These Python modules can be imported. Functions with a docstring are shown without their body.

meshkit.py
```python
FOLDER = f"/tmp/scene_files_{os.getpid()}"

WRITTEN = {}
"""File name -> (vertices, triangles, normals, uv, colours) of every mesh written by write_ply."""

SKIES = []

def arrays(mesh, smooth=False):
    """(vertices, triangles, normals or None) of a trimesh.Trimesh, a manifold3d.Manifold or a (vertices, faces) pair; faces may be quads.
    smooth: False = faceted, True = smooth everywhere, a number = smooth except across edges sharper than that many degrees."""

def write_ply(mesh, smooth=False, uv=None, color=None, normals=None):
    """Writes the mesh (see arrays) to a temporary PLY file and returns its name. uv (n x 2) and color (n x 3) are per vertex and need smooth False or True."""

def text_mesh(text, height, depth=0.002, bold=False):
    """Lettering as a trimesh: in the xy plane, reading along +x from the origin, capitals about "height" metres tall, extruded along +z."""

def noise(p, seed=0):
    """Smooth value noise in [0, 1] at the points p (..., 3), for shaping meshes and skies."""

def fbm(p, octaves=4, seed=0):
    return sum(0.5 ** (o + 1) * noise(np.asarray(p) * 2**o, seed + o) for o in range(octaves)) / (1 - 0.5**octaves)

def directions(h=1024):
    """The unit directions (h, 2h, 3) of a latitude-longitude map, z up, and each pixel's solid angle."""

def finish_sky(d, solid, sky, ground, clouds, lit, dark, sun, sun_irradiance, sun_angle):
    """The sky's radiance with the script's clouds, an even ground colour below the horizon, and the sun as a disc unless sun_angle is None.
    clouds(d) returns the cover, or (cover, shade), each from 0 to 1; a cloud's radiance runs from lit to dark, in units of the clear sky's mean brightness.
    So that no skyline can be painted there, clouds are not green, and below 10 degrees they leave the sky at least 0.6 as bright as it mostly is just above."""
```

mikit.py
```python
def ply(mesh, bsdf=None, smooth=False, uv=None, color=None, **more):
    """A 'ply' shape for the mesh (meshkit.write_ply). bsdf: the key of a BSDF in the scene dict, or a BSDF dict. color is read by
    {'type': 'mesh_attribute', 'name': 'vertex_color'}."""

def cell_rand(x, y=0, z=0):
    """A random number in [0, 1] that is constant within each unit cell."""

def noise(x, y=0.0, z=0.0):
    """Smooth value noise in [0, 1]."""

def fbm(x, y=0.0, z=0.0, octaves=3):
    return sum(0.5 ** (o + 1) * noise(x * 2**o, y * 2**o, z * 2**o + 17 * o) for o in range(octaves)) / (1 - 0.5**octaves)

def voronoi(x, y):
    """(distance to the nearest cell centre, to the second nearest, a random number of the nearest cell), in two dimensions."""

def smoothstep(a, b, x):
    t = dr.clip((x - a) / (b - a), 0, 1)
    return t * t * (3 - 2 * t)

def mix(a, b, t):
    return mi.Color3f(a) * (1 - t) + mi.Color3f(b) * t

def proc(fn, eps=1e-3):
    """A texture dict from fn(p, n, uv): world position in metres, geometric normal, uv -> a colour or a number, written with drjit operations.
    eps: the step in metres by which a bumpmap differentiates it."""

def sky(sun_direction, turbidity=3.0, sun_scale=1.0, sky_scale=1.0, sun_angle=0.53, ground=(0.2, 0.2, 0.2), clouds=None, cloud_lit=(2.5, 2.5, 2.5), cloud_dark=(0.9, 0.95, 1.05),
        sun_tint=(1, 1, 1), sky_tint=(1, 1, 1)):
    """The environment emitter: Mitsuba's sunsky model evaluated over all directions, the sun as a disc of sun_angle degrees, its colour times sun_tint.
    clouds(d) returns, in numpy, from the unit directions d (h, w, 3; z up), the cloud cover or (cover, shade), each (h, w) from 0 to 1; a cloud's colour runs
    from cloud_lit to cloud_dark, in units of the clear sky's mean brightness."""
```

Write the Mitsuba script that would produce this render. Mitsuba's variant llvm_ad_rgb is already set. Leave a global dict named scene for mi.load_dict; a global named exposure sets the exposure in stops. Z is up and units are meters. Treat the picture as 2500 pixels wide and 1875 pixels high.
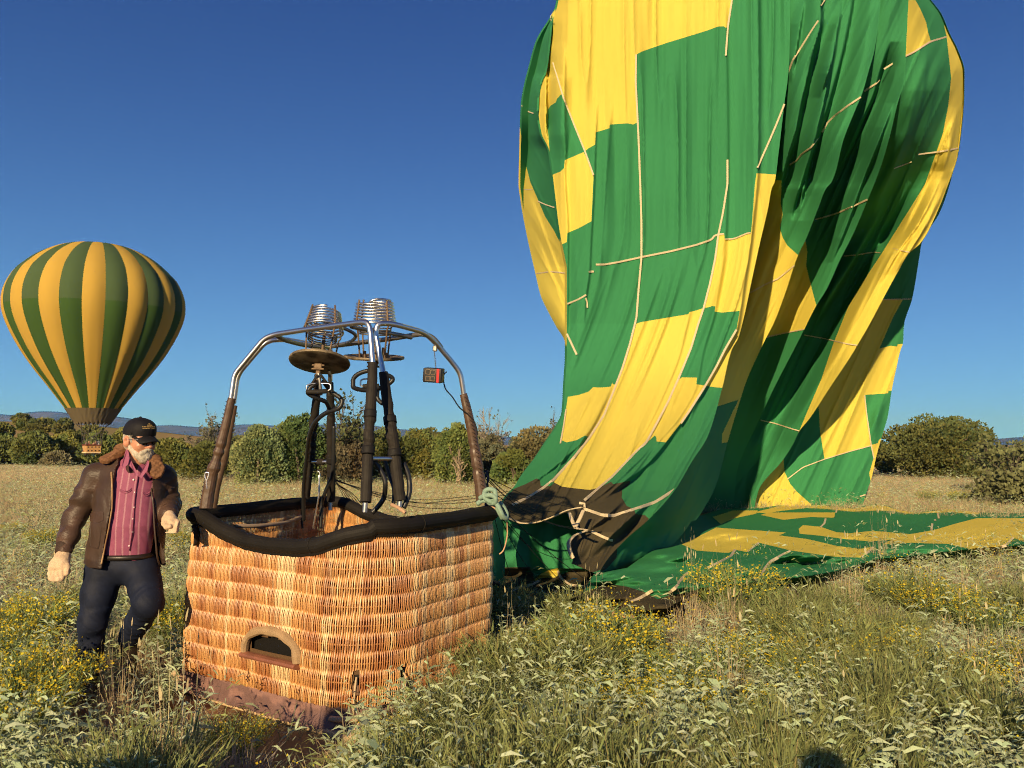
import math, random
import numpy as np, trimesh, shapely, manifold3d as m3
import shapely.geometry as sg
from scipy.interpolate import PchipInterpolator
import mitsuba as mi, drjit as dr
import mikit, meshkit
from mikit import noise, fbm, voronoi, smoothstep, mix, proc

random.seed(7)
RNG = np.random.default_rng(7)
T = mi.ScalarTransform4f
scene, labels = {}, {}

# ------------------------------------------------------------------ camera, sky, exposure
F_PX, EYE, PITCH = 2080.0, 1.6, math.radians(4.06)        # focal length in pixels of the 2500 px wide photograph
CP, SP = math.cos(PITCH), math.sin(PITCH)
scene['camera'] = {'type': 'perspective', 'fov': math.degrees(2 * math.atan(1250 / F_PX)), 'fov_axis': 'x', 'near_clip': 0.05, 'far_clip': 30000.0,
                   'to_world': T().look_at(origin=[0, 0, EYE], target=[0, CP, EYE + SP], up=[0, 0, 1])}
SUN = np.array([-0.3317, -1.0298, 0.3845])
scene['sky_light'] = mikit.sky(SUN.tolist(), turbidity=2.4, sun_scale=1.0, sky_scale=1.0, ground=(0.16, 0.14, 0.09), sun_tint=(0.97, 1.01, 1.05), sky_tint=(0.118, 0.208, 0.53),
                               clouds=lambda d: 0.95 * np.exp(-np.degrees(np.arcsin(np.clip(d[..., 2], 0, 1))) / 8.5),     # pale haze low all round the horizon
                               cloud_lit=(2.0, 5.5, 9.9), cloud_dark=(2.0, 5.5, 9.9))
exposure = 2.38


def P(px, py, d):
    """The point at forward distance d (world y) that the eye sees in this direction: used to measure places off the photograph."""
    px, py, d = np.broadcast_arrays(*[np.asarray(a, float) for a in (px, py, d)])
    u, v = (px - 1250) / F_PX, (937.5 - py) / F_PX
    k = d / (CP - v * SP)
    return np.stack([u * k, d, EYE + (SP + v * CP) * k], -1)


def G(px, py, z=0.0):
    """The point at height z in this direction (below the horizon)."""
    px, py, z = np.broadcast_arrays(*[np.asarray(a, float) for a in (px, py, z)])
    u, v = (px - 1250) / F_PX, (937.5 - py) / F_PX
    k = (z - EYE) / (SP + v * CP)
    return np.stack([u * k, (CP - v * SP) * k, z], -1)


# ------------------------------------------------------------------ entries, names, labels
def numbered(name):
    used = lambda k: k in scene or k in labels or k in _reserved
    if not used(name):
        _reserved.add(name)
        return name
    n = 1
    while used(f'{name}_{n:03d}'):
        n += 1
    _reserved.add(f'{name}_{n:03d}')
    return f'{name}_{n:03d}'


_reserved = set()


def thing(name, label=None, cat=None, group=None, kind=None):
    key = numbered(name)
    d = {}
    if label: d['label'] = label
    if cat: d['category'] = cat
    if group: d['group'] = group
    if kind: d['kind'] = kind
    labels[key] = d
    return key


def put(parent, name, mesh, bsdf, smooth=False, color=None, label=None, kind=None, normals=None, **more):
    """One mesh as one entry: a part of parent, or a thing that thing() named when name is None."""
    key = parent if name is None else numbered(f'{parent}__{name}')
    if normals is not None:
        scene[key] = {'type': 'ply', 'filename': meshkit.write_ply(mesh, False, None, color, normals=normals), 'face_normals': False, 'bsdf': {'type': 'ref', 'id': bsdf}}
    else:
        if color is not None:
            v, f, _ = meshkit.arrays(mesh)
            col = np.asarray(color, float)
            if col.ndim == 1:
                col = np.tile(col, (len(v), 1))
            if smooth not in (True, False):
                smooth = True
            scene[key] = mikit.ply((v, f), bsdf, smooth=smooth, color=col, **more)
        else:
            scene[key] = mikit.ply(mesh, bsdf, smooth=smooth, **more)
    if label or kind:
        labels[key] = {**({'label': label} if label else {}), **({'kind': kind} if kind else {})}
    return key


# ------------------------------------------------------------------ mesh helpers
def cat(meshes):
    vs, fs, n = [], [], 0
    for v, f in meshes:
        vs.append(v); fs.append(np.asarray(f) + n); n += len(v)
    return np.vstack(vs), np.vstack(fs)


def frames(p, closed=False):
    p = np.asarray(p, float)
    t = np.roll(p, -1, 0) - np.roll(p, 1, 0) if closed else np.gradient(p, axis=0)
    t /= np.linalg.norm(t, axis=1, keepdims=True) + 1e-12
    a = np.zeros_like(p)
    a0 = np.cross(t[0], [0, 0, 1.0] if abs(t[0][2]) < 0.9 else [1.0, 0, 0])
    a[0] = a0 / np.linalg.norm(a0)
    for i in range(1, len(p)):
        w = a[i - 1] - t[i] * (a[i - 1] @ t[i])
        a[i] = w / (np.linalg.norm(w) + 1e-12)
    return t, a, np.cross(t, a)


def tube(p, r, sides=8, closed=False, caps=True, flat=1.0):
    p = np.asarray(p, float)
    r = np.broadcast_to(np.asarray(r, float), (len(p),))
    t, a, b = frames(p, closed)
    ang = np.arange(sides) * 2 * np.pi / sides
    v = p[:, None] + r[:, None, None] * (np.cos(ang)[None, :, None] * a[:, None] + flat * np.sin(ang)[None, :, None] * b[:, None])
    n = len(p)
    i, j = np.meshgrid(np.arange(n if closed else n - 1), np.arange(sides), indexing='ij')
    q = np.stack([i * sides + j, i * sides + (j + 1) % sides, ((i + 1) % n) * sides + (j + 1) % sides, ((i + 1) % n) * sides + j], -1).reshape(-1, 4)
    f = np.vstack([q[:, [0, 1, 2]], q[:, [0, 2, 3]]])
    v = v.reshape(-1, 3)
    if caps and not closed:
        v = np.vstack([v, p[:1], p[-1:]])
        k = np.arange(sides)
        f = np.vstack([f, np.stack([(k + 1) % sides, k, k * 0 + len(v) - 2], 1), np.stack([(n - 1) * sides + k, (n - 1) * sides + (k + 1) % sides, k * 0 + len(v) - 1], 1)])
    return v, f


def curve(pts, n=24):
    """A smooth curve through the points."""
    p = np.asarray(pts, float)
    s = np.r_[0, np.cumsum(np.linalg.norm(np.diff(p, axis=0), axis=1))]
    return PchipInterpolator(s, p, axis=0)(np.linspace(0, s[-1], n))


def rounded(pts, rad, n=6):
    """A polyline with its corners rounded to the radius."""
    p = [np.asarray(q, float) for q in pts]
    out = [p[0]]
    for a, b, c in zip(p[:-2], p[1:-1], p[2:]):
        u, w = (a - b) / np.linalg.norm(a - b), (c - b) / np.linalg.norm(c - b)
        k = min(rad, 0.48 * np.linalg.norm(a - b), 0.48 * np.linalg.norm(c - b))
        for t in np.linspace(0, 1, n):
            out.append((1 - t) ** 2 * (b + u * k) + 2 * t * (1 - t) * b + t * t * (b + w * k))
    out.append(p[-1])
    return np.array(out)


def resample(p, n):
    p = np.asarray(p, float)
    s = np.r_[0, np.cumsum(np.linalg.norm(np.diff(p, axis=0), axis=1))]
    q = np.linspace(0, s[-1], n)
    return np.stack([np.interp(q, s, p[:, k]) for k in range(p.shape[1])], 1)


def box(size, center=(0, 0, 0), R=None, bevel=0.0):
    s = np.asarray(size, float) / 2
    if bevel > 0:
        pts = []
        for a in (-1, 1):
            for b in (-1, 1):
                for c in (-1, 1):
                    for k in range(3):
                        q = np.array([a, b, c]) * (s - bevel)
                        q[k] = (a, b, c)[k] * s[k]
                        pts.append(q)
        h = trimesh.convex.convex_hull(np.array(pts))
        v, f = np.array(h.vertices), np.array(h.faces)
    else:
        m = trimesh.creation.box(extents=2 * s)
        v, f = np.array(m.vertices), np.array(m.faces)
    if R is not None:
        v = v @ np.asarray(R).T
    return v + np.asarray(center), f


def basis(z, x=None):
    """Columns x, y, z of a frame with this z axis."""
    z = np.asarray(z, float) / np.linalg.norm(z)
    x = np.asarray(x if x is not None else ([1, 0, 0] if abs(z[0]) < 0.9 else [0, 1, 0]), float)
    x = x - z * (x @ z); x /= np.linalg.norm(x)
    return np.stack([x, np.cross(z, x), z], 1)


def lathe(prof, n=32, center=(0, 0, 0), R=None):
    """prof: (radius, height) pairs turned about z."""
    prof = np.asarray(prof, float)
    a = np.arange(n) * 2 * np.pi / n
    v = np.stack([prof[:, :1] * np.cos(a), prof[:, :1] * np.sin(a), np.repeat(prof[:, 1:], n, 1)], -1).reshape(-1, 3)
    i, j = np.meshgrid(np.arange(len(prof) - 1), np.arange(n), indexing='ij')
    q = np.stack([i * n + j, i * n + (j + 1) % n, (i + 1) * n + (j + 1) % n, (i + 1) * n + j], -1).reshape(-1, 4)
    if R is not None:
        v = v @ np.asarray(R).T
    return v + np.asarray(center), np.vstack([q[:, [0, 1, 2]], q[:, [0, 2, 3]]])


def ground_z(x, y):
    """Height of the ground: level by the basket, dropping a little to the trees, with a hill far left."""
    x, y = np.asarray(x, float), np.asarray(y, float)
    r = np.hypot(x, y)
    z = -0.55 * np.clip((y - 30) / 50, 0, 1) ** 1.5 - 0.75 * np.clip((y - 40) / 45, 0, 1) ** 1.4 * np.clip((-x - 0.18 * y) / 12, 0, 1)
    z = z + 7.2 * np.exp(-((x + 88) / 48) ** 2 - ((y - 143) / 48) ** 2)
    p = np.stack([x, y, x * 0], -1)
    z = z + (meshkit.fbm(p / 2.3, 3, seed=3) - 0.5) * 0.10 * np.clip(r / 4, 0, 1)
    z = z + (meshkit.fbm(p / 35, 3, seed=5) - 0.5) * 1.6 * np.clip((r - 60) / 60, 0, 1)
    return z


# ------------------------------------------------------------------ materials shared by the scene
VC = {'type': 'mesh_attribute', 'name': 'vertex_color'}


def bs(key, color, rough=0.6, spec=0.3, metal=0.0, two=True, **more):
    c = color if isinstance(color, dict) else {'type': 'rgb', 'value': list(color)}
    b = {'type': 'principled', 'base_color': c, 'roughness': rough, 'specular': spec, 'metallic': metal, **more}
    scene[key] = {'type': 'twosided', 'bsdf': b} if two else b


bs('mat_paint', VC, 0.7, 0.25)                                    # anything matt, coloured per vertex
bs('mat_satin', VC, 0.42, 0.5)                                    # leather, cane
scene['mat_leaf'] = {'type': 'principledthin', 'base_color': VC, 'diff_trans': 0.65, 'roughness': 0.6, 'spec_trans': 0.0, 'eta': 1.3}
scene['mat_cloth'] = {'type': 'principledthin', 'base_color': VC, 'roughness': 0.42, 'spec_trans': 0.0, 'diff_trans': 0.30, 'eta': 1.5, 'sheen': 0.5}


ORD = ['leftmost', 'second from the left', 'third from the left', 'fourth from the left', 'fifth from the left', 'sixth from the left', 'seventh from the left', 'eighth from the left', 'ninth from the left', 'tenth from the left', 'eleventh from the left', 'twelfth from the left', 'thirteenth from the left', 'fourteenth from the left', 'fifteenth from the left', 'sixteenth from the left', 'seventeenth from the left', 'eighteenth from the left', 'nineteenth from the left', 'twentieth from the left']


def single_out(items, what, of):
    """Labels that tell alike things apart: items are (key, px, zone); within a zone they are counted from the left."""
    zones = {}
    for k, px, z in items:
        zones.setdefault(z, []).append((px, k))
    for z, ks in zones.items():
        for i, (_, k) in enumerate(sorted(ks)):
            labels[k]['label'] = f'{what} {z}' if len(ks) == 1 else f'{what} {z}, {ORD[min(i, 19)]}{of}'

# ================================================================== the setting: ground, mountains
def soil(p, n, uv):
    a = fbm(p.x * 0.9, p.y * 0.9, 3.0, 3)
    b = fbm(p.x * 9, p.y * 9, 1.0, 3)
    c = fbm(p.x * 0.06, p.y * 0.06, 7.0, 3)
    near = mix((0.16, 0.075, 0.038), (0.27, 0.15, 0.085), b)
    near = mix(near, mi.Color3f(0.24, 0.19, 0.10), smoothstep(0.45, 0.65, a))
    far = mix((0.33, 0.24, 0.105), (0.25, 0.21, 0.10), fbm(p.x * 0.25, p.y * 0.12, 2.0, 3))
    far = mix(far, mi.Color3f(0.36, 0.25, 0.12), smoothstep(0.45, 0.7, c))
    return mix(near, far, smoothstep(9.0, 22.0, p.y))


scene['mat_soil'] = {'type': 'bumpmap', 'arbitrary': proc(lambda p, n, uv: fbm(p.x * 14, p.y * 14, 0.0, 3), 4e-3), 'scale': 0.03,
                     'bsdf': {'type': 'twosided', 'bsdf': {'type': 'diffuse', 'reflectance': proc(soil)}}}


def polar_sheet():
    """One sheet, fine near the eye and out to the foot of the mountains."""
    rad = np.r_[np.linspace(0.0, 30, 91), np.geomspace(30.6, 9200, 90)]
    ang = np.r_[np.radians(np.linspace(35, 145, 200)), np.radians(np.linspace(150, 390, 49))]
    x, y = rad[:, None] * np.cos(ang), rad[:, None] * np.sin(ang)
    v = np.stack([x, y, ground_z(x, y)], -1)
    n, k = len(ang), len(rad)
    i, j = np.meshgrid(np.arange(k - 1), np.arange(n), indexing='ij')
    q = np.stack([i * n + j, (i + 1) * n + j, (i + 1) * n + (j + 1) % n, i * n + (j + 1) % n], -1).reshape(-1, 4)
    return v.reshape(-1, 3), np.vstack([q[:, [0, 1, 2]], q[:, [0, 2, 3]]])


key = thing('ground', 'dry reddish earth and tan grassland running back to the trees', 'ground', kind='structure')
put(key, None, polar_sheet(), 'mat_soil', smooth=True)


def ridge(skyline, dist, depth, seed, rough=1.0):
    """A range of mountains whose skyline passes through these directions: front slope with gullies, and a back slope."""
    sx, sy = np.array(skyline, float).T
    px = np.linspace(sx[0], sx[-1], 260)
    top = PchipInterpolator(sx, sy)(px)
    crest = P(px, top, dist)
    rows = []
    for k, t in enumerate(np.linspace(0, 1, 26)):                  # from the foot, nearer, up to the crest
        y = dist - depth * (1 - t)
        x = crest[:, 0] * (0.90 + 0.10 * t)
        prof = t ** 1.35
        q = np.stack([x / 420.0, np.full_like(x, y / 900.0), np.full_like(x, 0.3)], -1)
        gully = (np.abs(meshkit.fbm(q, 4, seed=seed) - 0.5) * 2 - 0.35) * 0.42 * rough * np.sin(np.pi * t) ** 0.8
        z = -6 + (crest[:, 2] + 6) * np.clip(prof + gully * (1 - 0.7 * t), 0, 1)
        rows.append(np.stack([x, np.full_like(x, y), z], -1))
    rows.append(np.stack([crest[:, 0], np.full_like(px, dist + 700), crest[:, 2] * 0.4 - 6], -1))
    rows.append(np.stack([crest[:, 0], np.full_like(px, dist + 1500), px * 0 - 8.0], -1))
    v = np.array(rows)
    k, n = v.shape[:2]
    i, j = np.meshgrid(np.arange(k - 1), np.arange(n - 1), indexing='ij')
    q = np.stack([i * n + j, i * n + j + 1, (i + 1) * n + j + 1, (i + 1) * n + j], -1).reshape(-1, 4)
    return v.reshape(-1, 3), np.vstack([q[:, [0, 1, 2]], q[:, [0, 2, 3]]])


scene['mat_mountain'] = {'type': 'twosided', 'bsdf': {'type': 'diffuse', 'reflectance': proc(
    lambda p, n, uv: mix((0.055, 0.058, 0.045), (0.11, 0.09, 0.075), smoothstep(0.42, 0.62, fbm(p.x * 0.006, p.y * 0.006, p.z * 0.012, 4))))}}
key = thing('mountains', 'long blue mountain range on the horizon at the left', 'mountains', kind='structure')
put(key, None, ridge([(-500, 1020), (-200, 1014), (0, 1011), (25, 1013), (67, 1007), (112, 1004), (157, 1007), (200, 1016), (245, 1015), (290, 1018), (330, 1024), (370, 1039), (420, 1038),
                      (450, 1040), (475, 1042), (520, 1044), (600, 1036), (700, 1040), (800, 1036), (860, 1033), (960, 1046), (1100, 1056), (1260, 1068), (1400, 1080)], 6200, 1900, 11), 'mat_mountain', smooth=True)
key = thing('mountains', 'brownish distant peak at the right edge beyond the junipers', 'mountains', kind='structure')
put(key, None, ridge([(2330, 1084), (2400, 1081), (2450, 1078), (2475, 1068), (2500, 1067), (2540, 1066), (2600, 1072), (2680, 1060), (2800, 1072), (3000, 1070)], 4300, 1200, 23), 'mat_mountain', smooth=True)

# ================================================================== the deflating balloon: envelope of yellow and green nylon panels
# Outlines were measured on the photograph (its pixels, x right, y down) and each stretch of cloth stands at its own distance.
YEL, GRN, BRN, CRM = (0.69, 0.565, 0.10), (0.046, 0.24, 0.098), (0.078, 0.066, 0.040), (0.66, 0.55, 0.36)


def line(pts):
    a = np.array(sorted(pts), float)
    return PchipInterpolator(a[:, 0], a[:, 1:], axis=0, extrapolate=False), a


def at(ln, y):
    f, a = ln
    y = np.clip(y, a[0, 0], a[-1, 0])
    return f(y)


def yx(s):                                                         # "x,y x,y ..." -> [(y, x)]
    return [(float(b), float(a)) for a, b in (q.split(',') for q in s.split())]


def pg(s):
    return sg.Polygon([tuple(map(float, q.split(','))) for q in s.split()]).buffer(0)


X_L = line(yx('1660,-250 1520,-180 1420,-80 1364,0 1345,38 1308,100 1291,160 1277,217 1271,258 1269,312 1267,393 1266,450 1270,485 1285,569 1307,667 1320,721 1339,762 1358,797 1379,835 1381,860 1377,931 1372,1010 1361,1034 1331,1080 1304,1121 1277,1156 1253,1193 1236,1209 1222,1235 1218,1260 1216,1420'))
X_A = line(yx('1664,-250 1524,-180 1424,-80 1366,-10 1360,16 1349,57 1343,114 1333,180 1325,195 1316,244 1315,271 1322,325 1341,368 1350,434 1352,450 1367,569 1373,599 1380,634 1384,656 1384,835 1384,860 1380,931 1375,1010 1364,1034 1334,1080 1307,1121 1280,1156 1256,1193 1239,1209 1225,1235 1221,1260 1219,1420'))
X_R2 = line(yx('1935,-250 1930,0 1928,120 1925,176 1915,252 1900,380 1891,445 1884,460 1876,504 1857,586 1835,686 1816,775 1800,830 1788,850 1763,948 1727,1067 1689,1127 1649,1194 1584,1268 1530,1315 1480,1370 1462,1400'))
X_5 = line(yx('2160,-250 2150,0 2136,117 2120,176 2106,225 2087,271 2060,339 2030,445 2017,460 1998,507 1968,583 1948,624 1917,716 1889,789 1868,830 1835,900 1823,929 1800,1000 1775,1085 1750,1180 1705,1262 1672,1300 1630,1340 1530,1390 1466,1420'))
X_6 = line(yx('2230,-250 2218,0 2213,100 2207,195 2190,258 2174,325 2155,393 2136,445 2117,491 2085,567 2052,632 2017,708 1993,746 1963,805 1940,850 1894,939 1846,1040 1831,1072 1818,1100 1800,1150 1790,1250 1780,1330'))
X_7 = line(yx('1950,-250 2081,-190 2201,-90 2272,0 2297,33 2319,84 2338,122 2354,176 2353,244 2346,325 2338,380 2325,423 2315,450 2288,518 2247,594 2218,620 2193,662 2153,735 2120,797 2093,843 2085,857 2027,945 1975,1024 1952,1052 1937,1083 1913,1121 1852,1197 1840,1250 1830,1330'))
X_R = line(yx('1950,-250 2080,-190 2200,-90 2271,0 2296,33 2318,84 2337,122 2353,176 2352,244 2345,325 2337,380 2326,423 2317,456 2294,519 2259,575 2250,594 2245,624 2227,729 2207,794 2204,841 2200,850 2189,896 2177,953 2168,1013 2151,1072 2141,1108 2126,1173 2116,1200 2105,1238 2085,1330'))
FRONT = line([(-250, 15.6), (0, 14.6), (300, 14.2), (600, 13.8), (800, 13.4), (900, 13.0), (1000, 12.2), (1100, 11.1), (1200, 9.7), (1245, 9.0), (1300, 8.6), (1420, 8.0)])
WALL = line([(-250, 17.4), (0, 17.4), (300, 17.6), (600, 18.0), (800, 18.5), (1000, 19.1), (1240, 19.5), (1420, 19.5)])
fr = lambda y: at(FRONT, y)[..., 0]
wall = lambda y: at(WALL, y)[..., 0]


def tab(*p):
    a = np.array(p, float)
    f = PchipInterpolator(a[:, 0], a[:, 1])
    return lambda y: f(np.clip(y, a[0, 0], a[-1, 0]))


# depth just left and just right of every hard fold, as a function of y
d_L = tab((-250, 18.5), (0, 20.4), (300, 21.0), (600, 18.6), (835, 14.2), (900, 13.3), (1010, 12.3), (1121, 10.9), (1193, 9.4), (1245, 8.7), (1420, 8))
A_m = tab((-250, 16.2), (0, 15.6), (300, 15.6), (600, 15.6), (760, 14.9), (835, 13.9), (900, 13.2), (1010, 12.2), (1121, 10.9), (1193, 9.4), (1245, 8.7), (1420, 8))
A_p = lambda y: fr(y) + tab((-250, .6), (0, .5), (300, .45), (700, .3), (900, .1), (1100, 0), (1420, 0))(y)
R2_m = lambda y: fr(y) + tab((-250, 0), (0, 0), (600, 0.1), (900, 0.2), (1100, 0.45), (1200, 0.75), (1260, 0.8), (1420, 0.4))(y)
R2_p = lambda y: R2_m(y) + tab((-250, .1), (0, .15), (176, .4), (300, 1.0), (445, 2.0), (600, 2.9), (850, 3.2), (950, 2.9), (1067, 1.6), (1127, .5), (1194, .12), (1268, .03), (1420, .02))(y)
e5_m = tab((-250, 15.6), (0, 14.5), (117, 14.3), (300, 14.3), (450, 14.9), (624, 16.0), (789, 16.5), (929, 16.8), (1000, 16.4), (1085, 15.6), (1180, 14.2), (1262, 12.6), (1300, 11.8), (1340, 10.9), (1420, 9.2))
e5_p = tab((-250, 15.7), (0, 14.65), (117, 14.7), (225, 15.1), (300, 15.5), (450, 16.6), (624, 17.6), (789, 18.4), (929, 19.0), (1000, 19.3), (1085, 19.7), (1180, 20.0), (1262, 20.4), (1420, 20.5))
e6_m = tab((-250, 15.9), (0, 14.7), (195, 14.5), (325, 14.7), (450, 15.5), (600, 16.6), (747, 17.3), (850, 17.9), (939, 18.6), (1040, 19.6), (1100, 20.0), (1240, 20.4), (1420, 20.5))
e6_p = lambda y: e6_m(y) + tab((-250, .1), (0, .2), (195, .45), (325, 1.1), (450, 2.0), (600, 2.7), (747, 2.6), (850, 2.2), (939, 1.6), (1040, .6), (1100, .12), (1420, .05))(y)
e7_m = tab((-250, 17.2), (0, 17.2), (200, 17.2), (380, 17.2), (450, 17.4), (594, 17.6), (735, 17.8), (850, 18.1), (950, 18.7), (1052, 19.5), (1121, 20.1), (1240, 20.4), (1420, 20.5))
e7_p = lambda y: np.maximum(e7_m(y) + 0.03, tab((-250, 17.3), (423, 17.5), (450, 17.8), (520, 19.0), (600, 20.0), (735, 20.5), (850, 20.7), (1000, 20.8), (1240, 20.6), (1420, 20.6))(y))
d_R = lambda y: np.where(y < 420, 17.6 + 0 * y, e7_p(y) + 0.2)
STRIPS = [('bulge', X_L, X_A, d_L, A_m), ('front', X_A, X_R2, A_p, R2_m), ('second', X_R2, X_5, R2_p, e5_m), ('third', X_5, X_6, e5_p, e6_m), ('fourth', X_6, X_7, e6_p, e7_m), ('rear', X_7, X_R, e7_p, d_R)]
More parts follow.
